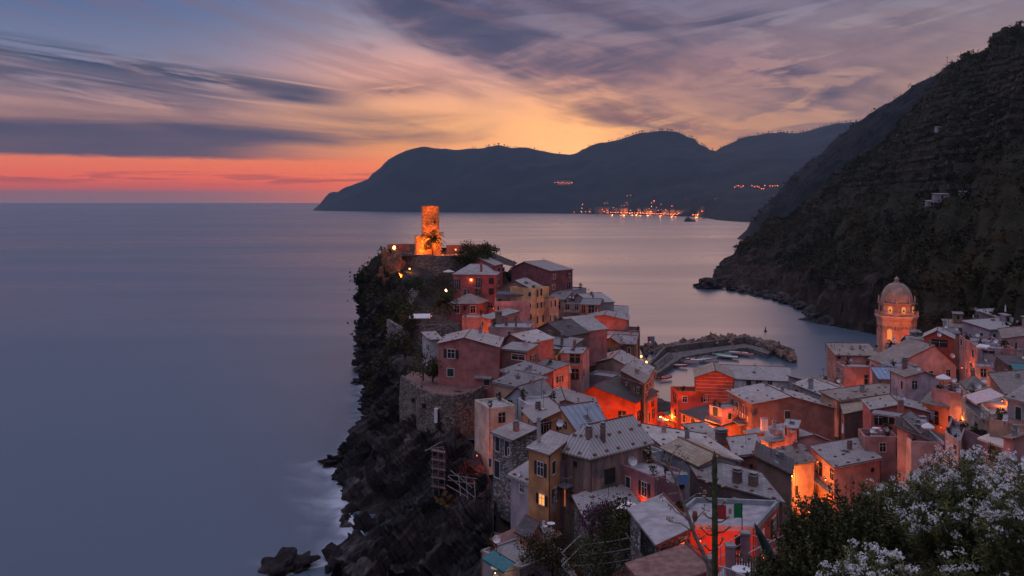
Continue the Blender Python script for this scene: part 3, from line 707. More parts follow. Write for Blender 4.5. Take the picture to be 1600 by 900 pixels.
        for a, b_ in rakes: rb.bar(a + up * .55, b_ + up * .55, .10, 4, 1)
    wo = wb.build('wall', WM[wall], root)
    ro = rb.build('roof' if roof != 'flat' else 'terrace', [RM[rm] if roof != 'flat' or rm in RM else RM[floor], M_TERRA], root)
    if roof == 'flat' and par > .02:
        pb = MB(); th = .22; hr = ze + .02
        for i in range(4):
            a, b_ = foot[i], foot[(i + 1) % 4]; d = (b_ - a); L = d.length; d.normalize(); nn = Vector((-d.y, d.x, 0))
            c = (a + b_) / 2 + nn * (th / 2 - .03); pb.box(pz(c, ze - par / 2 + .03), L - (.02 if i % 2 else .03), th, par + .06, d)
        pb.build('parapet', WM[trim or wall], root)
    faces = dict(f=(A, B), r=(B, C), b=(C, D), l=(D, A))
    info = dict(root=root, org=org, ze=ze, foot=foot, faces=faces, roof=ro, wall=wo, zb=zb)
    for w_ in wins:
        if w_[0] == 'g': grid_windows(info, *w_[1:])
        else: window(info, *w_)
    for c in chim: chimney(info, *c)
    auto_details(info, roof, Y0, wins, label)
    for q in balc: balcony(info, *q)
    for q in dish: dish_part(info, *q)
    HOUSES.append(info); return info
def auto_details(info, roof, Y0, wins, label):
    rn = random.Random(hash((round(info['org'].x, 2), round(info['org'].y, 2))) & 0xffff); A, B, C, D = info['foot']; used = {w_[0] for w_ in wins}
    stone = 'stone' in label or 'blank' in label or 'barn' in label or 'shed roof on' in label
    for f in 'flr':
        a, d, n, L = fplane(info, f); mid = a + d * L / 2; face_cam = n.dot(Vector((-mid.x, -mid.y, 0)).normalized())
        if face_cam < .12: continue
        top = info['ze']; drop = top - info['zb']
        if f not in used and not stone and L > 2.4 and rn.random() < .72:
            cols = max(1, int(L / 2.9)); rows = max(1, min(3, int((drop - .6) / 2.8)))
            for r_ in range(rows):
                for c_ in range(cols):
                    if rn.random() < .36: continue
                    u = L * (c_ + .5 + rn.uniform(-.1, .1)) / cols; q = a + d * u; q = Vector((q.x, q.y, top - 1.55 - r_ * 2.9)); make_window(info, f, q, rn.choice([.7, .8, .9]), rn.choice([1.1, 1.3, 1.4]), rn.choice(['cg', 'c', 'sg', 's', 'd', 'p', 'cg', 'lL' if rn.random() < .5 else 'c']))
        if rn.random() < .6 and L > 2:                       # rainwater pipe down a corner
            mb = MB(); u = rn.choice([.12, L - .14]); q = a + d * u + n * .07 - info['org']; mb.bar((q.x, q.y, top - .15 - info['org'].z), (q.x, q.y, info['zb'] - .5 - info['org'].z), .05, 5); mb.bar((q.x, q.y, top - .2 - info['org'].z), Vector((q.x, q.y, top - .02 - info['org'].z)) + n * .12, .06, 5); mb.build('downpipe', M_GREY if rn.random() < .5 else M_TERRA, info['root'])
        if f == 'f' and roof != 'flat' and rn.random() < .5 and L > 2:
            mb = MB(); c_ = a + d * L / 2 + n * .3 - info['org']; mb.box((c_.x, c_.y, top - .02 - info['org'].z), L + .3, .12, .10, d); mb.build('gutter', M_GREY, info['root']) if roof in ('gs', 'shed') else None
    if roof != 'flat' and Y0 > 92 and not any(ch.name.startswith('chimney') for ch in info['roof'].children):
        for _ in range(rn.choice([0, 1, 1, 2])):
            q = A.lerp(B, rn.uniform(.25, .75)).lerp(D.lerp(C, rn.uniform(.25, .75)), rn.uniform(.4, .85)) - info['org']; w_ = rn.uniform(.45, .75); hh = rn.uniform(.9, 1.5); z = info['ze'] - info['org'].z; d = (B - A).normalized(); mb = MB(); zt = z + rn.uniform(.8, 1.4) + (1.0 if roof[0] == 'g' or roof[0] == 'h' else .2)
            mb.box((q.x, q.y, (z + zt) / 2), w_, w_ * .8, zt - z, d); mb.box((q.x, q.y, zt + .05), w_ * 1.25, w_, .1, d, m=1)
            if rn.random() < .6:
                for s_ in (-.3, .3): mb.box(Vector((q.x, q.y, zt + .22)) + d * w_ * s_, w_ * .2, w_ * .7, .24, d)
                mb.box((q.x, q.y, zt + .38), w_ * 1.2, w_ * .95, .08, d, m=1)
            else: mb.bar((q.x, q.y, zt + .1), (q.x, q.y, zt + .5), .12, 8, 1)
            mb.build('chimney', [WM[rn.choice(['umber', 'pink', 'grey', 'palepink'])], M_GREY], info['roof'])
    if roof != 'flat' and Y0 > 92 and rn.random() < .35:                 # skylight
        mb = MB(); sl_ = [p_ for p_ in info['roof'].data.polygons if p_.normal.z > .6 and p_.area > 8]
        if sl_:
            p_ = max(sl_, key=lambda e: e.area * (1 - .5 * (e.normal.y > .1))); c_ = p_.center + p_.normal * .06; e1 = Vector((0, 0, 1)).cross(p_.normal); e1 = e1.normalized() if e1.length > .05 else Vector((1, 0, 0)); mb.box(c_, .9, 1.2, .10, e1, p_.normal); mb.box(c_ + p_.normal * .055, .72, 1.0, .02, e1, p_.normal, 1); mb.build('skylight', [M_GREY, M_GLASS], info['roof'])
def fplane(info, face):
    a, b_ = info['faces'][face]; d = (b_ - a); L = d.length; d = d.normalized(); n = Vector((d.y, -d.x, 0))
    return a, d, n, L
def make_window(info, face, c, wd, ht, style):
    a, d, n, L = fplane(info, face); org = info['org']; root = info['root']; c = c - org; up = Vector((0, 0, 1)); lit = 'l' in style
    fb = MB(); t = .13 if 'p' in style else .08; pr = .07
    for s_ in (-1, 1): fb.box(c + d * s_ * (wd / 2 + t / 2) + n * pr / 2, t, pr, ht + 2 * t, d)
    fb.box(c + up * (ht / 2 + t / 2) + n * pr / 2, wd - .01, pr, t, d); fb.box(c - up * (ht / 2 + t / 2) + n * (pr / 2 + .03), wd - .01, pr + .06, t, d)
    fr = fb.build('window', M_FRAME if 'd' not in style else M_SHUTD, root)
    pb = MB()
    if 'c' in style:
        for s_ in (-1, 1): pb.box(c + d * s_ * wd * .25 + n * .03, wd * .49, .05, ht, d)
        pb.build('shutter', M_SHUT if 'g' in style else M_SHUTD, fr)
        return
    pb.box(c + n * .01, wd, .03, ht, d); pb.build('pane', (M_LIT if 'L' not in style else M_LITDIM) if lit else M_GLASS, fr)
    if wd > .6:
        mbb = MB(); mbb.box(c + n * .04, .06, .03, ht, d); mbb.box(c + n * .042 + up * ht * .15, wd, .03, .05, d); mbb.build('glazing_bar', M_FRAME if 'k' not in style else M_SHUTD, fr)
    if 's' in style:
        for s_ in (-1, 1):
            sb = MB(); sb.box(c + d * s_ * (wd / 2 + t + wd * .24) + n * .06, wd * .46, .05, ht, d); sb.build('shutter', M_SHUT if 'g' in style else M_SHUTD, fr)
def window(info, face, x0, y0, x1, y1, style='s'):
    a, d, n, L = fplane(info, face); ym = (y0 + y1) / 2; xm = (x0 + x1) / 2
    l, r_ = ray_plane(x0, ym, a, n), ray_plane(x1, ym, a, n); t, b_ = ray_plane(xm, y0, a, n), ray_plane(xm, y1, a, n); c = ray_plane(xm, ym, a, n)
    make_window(info, face, c, max(.3, (r_ - l).length), max(.3, t.z - b_.z), style)
def grid_windows(info, face, cols, rows, style='c', w_=.85, h_=1.35, top=1.7, pitch=2.9, skip=0.0, m=.12):
    a, d, n, L = fplane(info, face)
    for r_ in range(rows):
        for c in range(cols):
            if R.random() < skip: continue
            u = (m + (1 - 2 * m) * ((c + .5) / cols)) * L; q = a + d * u; q = Vector((q.x, q.y, info['ze'] - top - r_ * pitch))
            st_ = style if len(style) < 3 or '|' not in style else R.choice(style.split('|')); make_window(info, face, q, w_, h_, st_)
def chimney(info, px, py, dz=.8, w_=.7, h_=1.3, mat=None):
    q = Q(px, py, info['ze'] + dz) - info['org']; mb = MB(); a, d, n, L = fplane(info, 'f')
    mb.box(q + Vector((0, 0, h_ / 2 - .6)), w_, w_ * .8, h_ + 1.2, d); mb.box(q + Vector((0, 0, h_ + .05)), w_ * 1.25, w_ * 1.05, .1, d, m=1)
    for s_ in (-.3, .3): mb.box(q + Vector((0, 0, h_ + .2)) + d * w_ * s_, w_ * .18, w_ * .7, .2, d, m=0)
    mb.box(q + Vector((0, 0, h_ + .34)), w_ * 1.15, w_, .08, d, m=1); mb.build('chimney', [mat or WM['umber'], M_GREY], info['roof'])
def dish_part(info, px, py, Y, r=.42, turn=None):
    q = P(px, py, Y) - info['org']; mb = MB(); mb.lathe([(0, 0), (r * .5, .03), (r, .12), (r * .98, .14), (r * .5, .05), (0, .02)], (0, 0, 0), 14)
    mb.bar((0, -r, .1), (0, -.05, r * 1.1), .02, 4); mb.bar((0, 0, 0), (0, .05, -.25), .03, 5)
    o = mb.build('satellite_dish', M_PALEMETAL, info['root']); o.location = q; o.rotation_euler = (math.radians(62), 0, turn if turn is not None else R.uniform(-.9, .5)); return o
def balcony(info, face, x0, y0, x1, y1, dep=1.1, rail=1.0, solid=False, mat=None):
    a, d, n, L = fplane(info, face); l, r_ = ray_plane(x0, y0, a, n), ray_plane(x1, y1, a, n); z = (l.z + r_.z) / 2; ln = (r_ - l); ln.z = 0; c = (l + r_) / 2; c.z = z; c = c - info['org']; dd = ln.normalized(); W_ = ln.length
    mb = MB(); mb.box(c + n * dep / 2, W_, dep, .18, dd); bo = mb.build('balcony', M_GREY, info['root'])
    rb = MB(); up = Vector((0, 0, 1))
    if solid:
        rb.box(c + n * (dep - .08) + up * .5, W_, .14, rail, dd)
        for s_ in (-1, 1): rb.box(c + n * (dep / 2 - .05) + dd * s_ * (W_ / 2 - .07) + up * .5, .14, dep - .2, rail, dd)
        rb.build('balustrade', mat or WM['rose'], bo)
    else:
        e = [c + dd * -W_ / 2 + n * .05, c + dd * -W_ / 2 + n * (dep - .05), c + dd * W_ / 2 + n * (dep - .05), c + dd * W_ / 2 + n * .05]
        for i in range(3):
            p, q = e[i], e[i + 1]; k = max(2, int((q - p).length / .28)); rb.bar(p + up * rail, q + up * rail, .035, 4)
            for j in range(k + 1): rb.bar(p.lerp(q, j / k) + up * .09, p.lerp(q, j / k) + up * rail, .018, 4)
        rb.build('railing', mat or M_METAL, bo)
def fence_rail(name, pts, h=1.0, label='', group=None, mat=None, gap=.3, cat='railing', bars=True, r=.03):
    """a railing on posts along pts (3D, feet)"""
    o = empty(name, pts[0]); tag(o, label, cat, group); mb = MB(); pb = MB(); up = Vector((0, 0, h)); g0 = Vector(pts[0])
    for a, b_ in zip(pts[:-1], pts[1:]):
        a, b_ = Vector(a) - g0, Vector(b_) - g0; mb.bar(a + up, b_ + up, r, 5); mb.bar(a + up * .12, b_ + up * .12, r * .7, 4)
        n = max(1, int((b_ - a).length / gap))
        if bars:
            for i in range(1, n): mb.bar(a.lerp(b_, i / n) + up * .12, a.lerp(b_, i / n) + up, r * .5, 4)
        else: mb.bar(a + up * .55, b_ + up * .55, r * .7, 4)
        pb.bar(a, a + up, r * 1.3, 5)
    pb.bar(b_, b_ + up, r * 1.3, 5); mb.build('rails', mat or M_METAL, o); pb.build('posts', mat or M_METAL, o); return o
GLOWS = {}
def lamp(px, py, Y, watts, label, group='warm lamps in the village lanes', color=(1, .17, .022), r=.06, name='street_lamp', glow=6.0, aim=None, cone=70):
    q = P(px, py, Y); o = empty(name, q); tag(o, label, 'lamp', group); key = (tuple(color), glow)
    if key not in GLOWS: GLOWS[key] = glow_mat('lamp_glow', color, glow)
    if aim is None:
        mb = MB(); mb.lathe([(.02, .32), (.16, .22), (.17, .18), (.03, .2)], (0, 0, 0), 8); mb.bar((0, 0, .3), (0, .35, .45), .025, 4); mb.bar((0, .35, .45), (0, .6, .2), .025, 4); mb.build('lantern_hood', M_METAL, o)
        gb = MB(); gb.blob((0, 0, .02), r, r, r * 1.2, 1, 0, 0, 2); gb.build('lantern_globe', GLOWS[key], o)
        ld = bpy.data.lights.new('lamp_light', 'POINT'); ld.energy = watts; ld.shadow_soft_size = .15; lo = bpy.data.objects.new('lamp_light', ld); lo.location = (0, 0, -.2)
    else:
        d = (P(*aim) - q).normalized(); mb = MB(); sd = d.cross(Vector((0, 0, 1))).normalized(); up = sd.cross(d); mb.box(-d * .2, .5, .3, .4, sd, up); mb.bar(-d * .2, -d * .2 - Vector((0, 0, .6)), .04, 5); mb.build('housing', M_METAL, o)
        mb = MB(); mb.box(-d * .03, .4, .03, .3, sd, up); mb.build('lens', GLOWS[key], o)
        ld = bpy.data.lights.new('lamp_light', 'SPOT'); ld.energy = watts; ld.spot_size = math.radians(cone); ld.spot_blend = .6; ld.shadow_soft_size = .15; lo = bpy.data.objects.new('lamp_light', ld); lo.location = d * .12; lo.rotation_euler = d.to_track_quat('-Z', 'Y').to_euler()
    ld.color = color; COL.objects.link(lo); lo.parent = o; return o

# ------------------------------------------------------------------ the houses, from the castle rock down to the harbour and back up the near slope
h = house
# castle ridge
h('tall red villa with two glowing wall lamps, a tan hip roof and cream floor band', (707.7,429), (776,430), 250, ('r',784,422.5,9), 'hip', 2.6, 486, 'red', 'slate',
  [('f',711,436,716,452,'s'),('f',746,434,750,450,'s'),('f',764.5,435,771,443,'pdc'),('f',764.5,451,771,459,'pdc'),('f',724,452,729,462,'p'),('f',746,452,750,462,'s'),('f',763,474,769,480,'d'),('r',778,436,781,446,'c')], stones=False, balc=[('f',740,449.5,753,449.5,.8,.9)], chim=[(752,418,2.4,.6,.8)])
h('brick red house under the dark trees, its roof falling to the right', (741,411), (773,416), 266, ('r',790,412,8), 'shed', 2.0, 440, 'red', 'slate', [('r',777,418,781,424,'c'),('r',784,418,788,424,'c')], stones=False, low='r')
h('dark maroon house against the sea at the top of the ridge', (799,419), (860,424), 262, 9, 'gf', 2.0, 452, 'maroon', 'slate', [], frac=.34, stones=False, chim=[(803,414,1.0,.5,.8)])
h('small maroon annexe with a red balcony beside the dark maroon house', (857,434), (869,434), 256, 6, 'flat', 1, 449, 'maroon', 'floor', [('f',861,438,865,444,'c')], par=.8)
h('little maroon cottage with a four-sided tan roof and two pale shutters', (701,475), (749,475), 235, ('r',761,471,7.5), 'hip', 2.2, 506, 'maroon', 'warm', [('f',710,478,718,489,'p'),('f',735,478,743,489,'p'),('f',725,479,728,484,'d')], stones=False)
h('salmon cube with a flat roof glowing from the lane behind it', (722,496), (754,496), 224, 7, 'flat', 1, 522, 'salmon', 'pale', [], par=.35)
h('house with a brown gable and a shaded terrace bar in front', (775,452), (834,454), 236, 9, 'gf', 2.4, 474, 'umber', 'slate', [], stones=True)
h('pink terrace house with a green shuttered side under the brown gable', (773,471), (838,471), 228, 8, 'flat', 1, 506, 'rose', 'floor', [('f',777,478,780,486,'cg'),('f',829,474,833,485,'cg'),('f',829,497,833,508,'cg')], par=1.0)
h('tall yellow house end on to the view with rows of green shutters', (837,451), (858,448), 227, 8, 'flat', 1, 516, 'yellow', 'slate', [('f',838.5,473,841,482,'cg'),('f',844,472,847,481,'cg'),('f',838.5,453,841,464,'cg'),('f',844,451,847,462,'cg'),('f',850.5,470,853.5,481,'cg'),('f',838.5,494,841,505,'cg'),('f',847,492,849.5,503,'cg'),('f',851,490,854,502,'cg')], par=.4)
h('yellow terrace house with a small loggia beside the tall yellow house', (858,467), (873,465), 229, 8, 'flat', 1, 508, 'yellow', 'floor', [('f',858.8,492,861,502,'cg'),('f',865,492,868,501,'cg'),('f',860,470,862,480,'cg'),('f',866,469,869,479,'cg')], par=.9)
h('salmon roof terrace house with a stair and square chimney pots', (763,511), (829,512), 205, 11, 'flat', 1, 532, 'rose', 'floor', [], par=.5, chim=[(779,505,-.3,1.5,2.6),(791,508,-.3,.7,1.8),(806,509,-.3,.5,2.4)])
h('small orange attic house with a grey roof standing on the salmon terrace', (768,500), (812,497), 214, 6, 'shed', 1.6, 512, 'orange', 'slate', [('f',803,499,807,505,'d')], stones=False, low='l')
h('pale lavender house with a long blank wall and a flat top', (849,450), (894,453), 258, 8, 'flat', 1, 470, 'lavender', 'slate', [], par=.3)
h('brown loggia house with slate lean-to roof', (857,468), (882,469), 246, 7, 'shed', 1.7, 508, 'tan', 'slate', [('f',860,471,866,482,'d'),('f',870,472,875,482,'d'),('f',858.5,494,861,503,'cg'),('f',866,493,868.5,502,'cg')], stones=False)
h('lavender house with a balcony above an ochre ground floor', (879,474), (909,475), 243, 6, 'flat', 1, 502, 'lavender', 'slate', [('f',884,476,889,483,'d'),('f',899,476,903,483,'d'),('f',889,493,892,500,'c'),('f',896,492,898,499,'c'),('f',902,491,904,498,'c')], par=.3, balc=[('f',880,487.5,908,487.5,.9,.9)])
h('lavender gabled house with a pale roof edge behind the lit lane', (894,467), (923,474), 250, 7, 'gf', 1.7, 488, 'lavender', 'slate', [('f',897,474,902,482,'d')], frac=.35, stones=False)
h('orange balcony house at the head of the glowing lane', (908,476), (936,477), 238, 7, 'gs', 1.2, 497, 'orange', 'slate', [('f',910,478,914,488,'d'),('f',920,478,928,489,'d'),('f',930,479,933,487,'c')], stones=False, balc=[('f',908,492,932,492,1.0,.9)])
h('red house with a pale slate roof on the sea side of the ridge', (937,488), (980,491), 246, ('r',981,484), 'gs', 1.4, 510, 'pink', 'slate', [], stones=False, chim=[(954,479,1.2,.6,1.0)])
h('long rose red house with a low gable and a black stove pipe', (915,498), (980,501), 225, ('r',983,494), 'gf', 1.1, 520, 'pink', 'slate', [('f',933,507,936,512,'d')], frac=.45, stones=True)
h('red terraced house at the right end of the ridge above the sea', (976,517), (999,518), 224, ('r',1000,511), 'flat', 1, 548, 'pink', 'floor', [('f',985,524,988,530,'d')], par=.9)
h('olive house with a gabled slate roof above the harbour', (922,538), (972,540), 215, 7, 'gf', 1.7, 556, 'olive', 'slate', [], frac=.65)
h('olive end house with a slate roof beside the harbour rocks', (974,537), (993,538), 213, ('r',994,531), 'gs', 1.4, 560, 'olive', 'slate', [], stones=True)
h('slate roofed house tucked between the olive house and the long red one', (941,530), (995,533), 219, ('r',997,527), 'gs', 1.5, 545, 'tan', 'slate', [])
h('narrow orange house flanking the lit alley', (912,520), (940,516), 222, 7, 'shed', .8, 560, 'orange', 'dark', [('f',914,522,917,532,'d')], stones=False)
h('broad low house under a sprawling pale slate roof near the breakwater', (921,569), (1012,590), 200, ('r',1018,581,11), 'gf', 2.4, 596, 'tan', 'slate', [], frac=.42)
h('low house with a small lavender wall in front of the sprawling roof', (917,584), (970,591), 190, 5, 'flat', 1, 606, 'lavender', 'floor', [], par=.4)
h('dark brown house with a rough brown slate roof above the piazza', (970,588), (1006,600), 180, ('r',1018,587,7), 'shed', 1.1, 622, 'brown', 'mid', [('r',1009,600,1012,612,'c'),('r',1014,596,1016,606,'c')], stones=False, low='r')
red_house = h('big vermilion house with a dark roof, pale pediment and arched corner by the square', (900,622), (992,630), 175, ('r',1027,612), 'gf', 2.5, 690, 'red', 'dark', [('f',967,643,977,661,'pd'),('r',996,643,1000,657,'pd'),('r',1006,637,1010,651,'pd'),('r',1018,622,1021,634,'d'),('r',1019,640,1022,652,'d'),('r',1013,644,1015,660,'c')], frac=.30, stones=False, chim=[(992,618,.4,.6,1.2),(1003,612,.4,.5,1.0),(1012,606,.4,.5,1.0)], balc=[('r',1006,630,1024,616,.8,.9)])
# middle of the ridge
pink_house = h('large rose pink house above the round stone bastion', (684.7,537.5), (779,543.5), 165, ('r',785.5,530.5,11), 'gf', 1.35, 599, 'pink', 'pale', [('f',699.5,546,710.5,559.5,'ps'),('f',699,576,709,588,'pcg'),('f',756,591,765,602,'cg')], frac=.44)
h('small whitewashed house behind the left corner of the large rose pink house', (671,532), (690,531), 176, 6, 'shed', .7, 549, 'white', 'slate', [], stones=True)
h('red brick gabled house with an open loggia beside the large rose pink house', (786,532), (826,537), 172, 8, 'gf', 1.3, 566, 'pink', 'pale', [('f',800,548,820,562,'d')], frac=.3)
h('pink lean-to loggia in front of the brick gabled house', (784,546), (823,550), 164, 4, 'shed', .7, 574, 'umber', 'pale', [('f',800,554,820,562,'pL')], stones=False)
h('red walled shed roof house stepping down right of the large rose pink house', (783,580), (825,595), 157, 5, 'shed', 1.2, 604, 'red', 'slate', [])
h('tan house under a grey lean-to roof on the bastion side', (772,598), (822,609), 150, 5, 'shed', 1.2, 648, 'tan', 'slate', [('f',776,616,780,626,'d')])
h('ochre house with a walled sun terrace', (826,556), (868,558), 180, 6, 'flat', 1, 578, 'ochre', 'floor', [], par=1.0)
h('ochre back house with a slate eave above the sun terrace', (837,544), (874,546), 187, 5, 'gs', .8, 560, 'ochre', 'slate', [('f',845,548,849,552,'d'),('f',862,549,866,556,'cg')], stones=True)
h('dark brown barn with a wide low gable', (829,519), (885,526), 196, 8, 'gf', 2.4, 548, 'brown', 'dark', [], frac=.5, stones=False)
h('slate lean-to along the foot of the dark brown barn', (830,535), (893,543), 191, 4, 'shed', 1.2, 556, 'grey', 'pale', [], stones=False, chim=[(860,531,.8,.6,1.6),(878,535,.8,.5,1.4)])
h('dusky rose house with a broad gable and dish behind the dark brown barn', (857,510), (906,519), 204, 8, 'gf', 2.5, 536, 'pink', 'slate', [], frac=.45, stones=False, dish=[(876,514,202)], chim=[(868,505,1.5,.6,1.2)])
h('pink house with a recessed corner balcony full of plants', (876,552), (909,553), 180, ('r',917,548,6), 'gs', .7, 594, 'rose', 'slate', [('f',891,553,906,566,'d'),('f',893,577,904,592,'d'),('r',911,576,913,588,'c')], stones=True, balc=[('f',890,569,909,570,1.0,.9)])
h('bright pink house wall glowing beside the ochre strip house', (825,575), (859,582), 166, 5, 'shed', .9, 606, 'salmon', 'slate', [], stones=True, low='f')
h('low pink block with a raised panel under the bright pink house', (831,593), (864,593), 160, 4, 'flat', 1, 614, 'salmon', 'floor', [], par=.3)
h('narrow ochre strip house with tall shutters along the lane', (866,570), (877,566), 166, 7, 'flat', 1, 612, 'peach', 'slate', [('f',867.5,573,869.5,584,'cg'),('f',872,572,874,582,'cg'),('f',867.5,590,869.5,602,'c'),('f',872,589,874,600,'c')], par=.3)
h('tiny orange lit house with a tile eave at the bottom of the lane', (876,584), (891,584), 174, 5, 'shed', .8, 600, 'orange', 'slate', [('f',879,589,882,594,'d')], stones=False)
# left lower terraces
h('lavender house with a roof terrace cut into its slates', (823,643), (939,644), 135, ('r',930,626,9), 'gf', 1.7, 672, 'lavender', 'slate', [], frac=.52)
h('grey house with a teal glass balcony on the cliff edge', (764,638), (805,634), 131, 6, 'flat', 1, 700, 'cream', 'floor', [], par=.25)
h('small slate house above the glass balcony', (791,622), (830,628), 142, 7, 'gf', 2.0, 640, 'bluegrey', 'slate', [('f',795,626,800,634,'d')], stones=False)
h('low white walled terrace beside the small slate house', (809,622), (826,633), 137, 5, 'flat', 1, 648, 'white', 'floor', [], par=.3)
h('ochre house with a grey slate roof, red tile edge and plank doors', (836,662), (878,652), 118, ('l',817,643.5), 'shed', .9, 680, 'ochre', 'rib', [('f',846,658,852,675,'d'),('f',855,657,860,674,'d'),('f',870,655,876,671,'d'),('l',826,655,828,664,'cg'),('l',832,661,834.5,671,'cg')], stones=False, low='l')
h('ochre lean-to with a steep blue roof and a satellite dish', (878,672), (908,684), 116, 5, 'shed', 2.9, 690, 'ochre', 'blue', [('f',881,660,885,668,'d')], stones=False, low='r', dish=[(875.5,661.5,113.5,.5,-.4)])
h('grey rubble stone house with tall dark windows on the cliff edge', (770,677), (801,689), 110, ('r',838,677), 'shed', .5, 752, 'greystone', 'slate', [('f',774.5,683,781,705,'k'),('f',789,689,796,713,'k'),('f',773,720,781,746,'k'),('f',764.5,716,768,730,'k'),('f',794,700,797,711,'k')], stones=False, low='f')
h('tall ochre yellow house with a flat slate roof and dark shutters', (826,702), (857,712), 93, ('r',891,690), 'shed', .35, 818, 'ochre', 'slate', [('f',840.5,722,849,743,'s'),('f',843,772.5,851,788.5,'sl')], stones=False, chim=[(842,692,.3,.35,2.3,M_PALEMETAL)])
h('lavender house with striped slates leaning on the tall ochre yellow house', (798,744), (830,758), 97, 5, 'shed', 2.0, 826, 'lavender', 'rib', [('f',813,758,819,769,'pL')], stones=True)
grey_house = h('large shabby grey house with a pale ribbed roof dotted with brown stones', (862,702), (922,717), 95, ('r',1017,693), 'hipf', 2.5, 800, 'patched', 'rib', [('f',897,722,901,728,'d'),('f',877,764,884,790,'lL'),('f',893,770,898,783,'d')], stones=True, balc=[('f',874,752,896,760,1.2,1.0,False,M_PALEMETAL)], chim=[(920,684,1.6,.6,.9),(942,677,2.0,.45,.8)], dish=[(988,721,93,.5,.3)])
window(grey_house, 'r', 945.5, 733, 960, 753, 'dck')
h('plum red house strip with green shutters between the ochre and grey houses', (858,717), (875,722), 94.5, 3, 'flat', 1, 822, 'plum', 'slate', [('f',862,722,866,745,'cg'),('f',868,760,871,784,'cg')], par=.1)
h('corrugated grey shed roof on stone walls below the grey house', (922,826), (999,792), 84, ('l',897,791), 'shed', .9, 850, 'greystone', 'rib', [], stones=True, low='f')
shed_house = h('blue grey roofed stone cottage with teal trim', (985,799), (1027,852), 68.5, ('r',1079,832), 'shed', .25, 890, 'greystone', 'floor', [('f',1003,832,1022,875,'dk'),('r',1034,852,1075,886,'d')], stones=False, low='f')  # the wide right-face window is a dark sheet for the open porch's shade
h('brown sheet roofed outhouse at the bottom edge', (984,886), (1016,925), 56, ('r',1106,898), 'shed', .2, 960, 'plum', 'redfloor', [], stones=False)
terr_house = h('house with a wide blue roof terrace behind the tricolour flag', (1038,818), (1180,824), 68, ('r',1217,783), 'flat', 1, 905, 'red', 'floor', [('f',1150,838,1158,858,'d')], par=.35, trim='bluegrey')
h('terracotta and slate roofed house stretching towards the lit lane', (1093,750), (1222,786), 94, ('l',1068,723), 'shed', .9, 800, 'brown', 'slate', [], low='f', chim=[(1152,750,.7,.8,.9),(1177,757,.6,.8,.9)])
h('maroon walled terrace with pots and boxes behind the dry tree', (1023,747), (1070,737), 90, 6, 'flat', 1, 790, 'plum', 'floor', [('f',1062,745,1068,762,'d')], par=.3)
h('blue grey walled house end with a red tile verge', (1035,701), (1092,729), 103, 5, 'gs', .8, 750, 'bluegrey', 'warm', [('f',1036.5,703,1040,716,'p')], stones=False)
h('grey blue house with a green balcony rail joined to the shabby grey house', (1000,712), (1036,704), 99, 5, 'flat', 1, 790, 'bluegrey', 'floor', [], par=.3, balc=[('f',1001,738,1030,742,1.4,1.0,False,M_TEAL)])
h('long house under a huge pale slate roof studded with brown stones', (1035,698), (1157,720), 112, ('l',989,668), 'shed', .5, 745, 'tan', 'pale', [], low='f')
h('peach gabled house with a rooftop water tank beside the lit lane', (1108,692), (1140,689), 120, 7, 'shed', .6, 716, 'peach', 'slate', [], low='f', chim=[(1127,681,.8,1.3,.6)])
h('house with a smooth blue slate roof and stained brown wall', (1148,714), (1192,708), 112, ('l',1138,691), 'shed', .4, 758, 'umber', 'pale', [('f',1172,726,1175,738,'d')], low='f')
h('mauve brown blank walled house with a sloping coping above the bright lane', (1182,738), (1236,743), 106, 6, 'shed', 1.9, 790, 'umber', 'dark', [], stones=False, low='r')
# the harbour square and the main street
striped = h('big crimson house banded with pale stone lines over the harbour', (1087,590), (1147,592), 183, 9, 'gf', 1.5, 640, 'red', 'warm', [], frac=.52, stones=False)
h('crimson corner block with a terrace facing the square', (1059,612), (1140,613), 183, ('l',1048,604), 'flat', 1, 676, 'red', 'floor', [('l',1053,614,1056,628,'d'),('l',1054,641,1056,655,'pd')], par=.8)
h('orange lit street house with brown shutters under the crimson block', (1064,644), (1122,669), 177, 6, 'shed', .8, 680, 'orange', 'dark', [('f',1067,648,1071,660,'c'),('f',1080,653,1086,668,'c'),('f',1100,660,1104,676,'pl')], stones=False)
h('small terrace house with red plants between the crimson and washing line houses', (1108,633), (1128,639), 168, 7, 'flat', 1, 672, 'rose', 'slate', [('f',1114,636,1122,650,'cg')], par=.2, balc=[('f',1108,655,1128,660,1.2,1.0)])
wash = h('long brown house with a washing line on its balcony and a wide slate roof', (1176,632.5), (1305,639), 160, ('l',1137,611.5), 'gf', 1.7, 690, 'umber', 'pale', [('f',1226,642,1235,656,'cg'),('l',1143,623,1147,637,'cg'),('l',1150,628,1154,641,'cg'),('l',1161,633,1163,647,'c'),('l',1130,648,1134,664,'c'),('l',1140,652,1145,670,'c'),('l',1152,658,1156,676,'c')], frac=.47, balc=[('l',1133,645,1166,663,1.3,1.0)])
h('long low grey building behind the boats at the harbour', (1122,592), (1238,597), 212, 9, 'shed', 1.6, 604, 'white', 'slate', [('f',1166,594,1174,602,'cg'),('f',1182,594,1190,603,'d'),('f',1200,595,1206,603,'d')], stones=False)
h('stone ramp house at the harbour end of the long grey building', (1232,588), (1284,606), 208, 6, 'shed', .6, 612, 'grey', 'slate', [], stones=False, low='l')
h('slate roofed house between the washing line house and the church square', (1240,600), (1290,620), 180, 8, 'gs', 1.0, 640, 'grey', 'pale', [], chim=[(1267,605,.6,.8,1.4,WM['bluegrey'])])
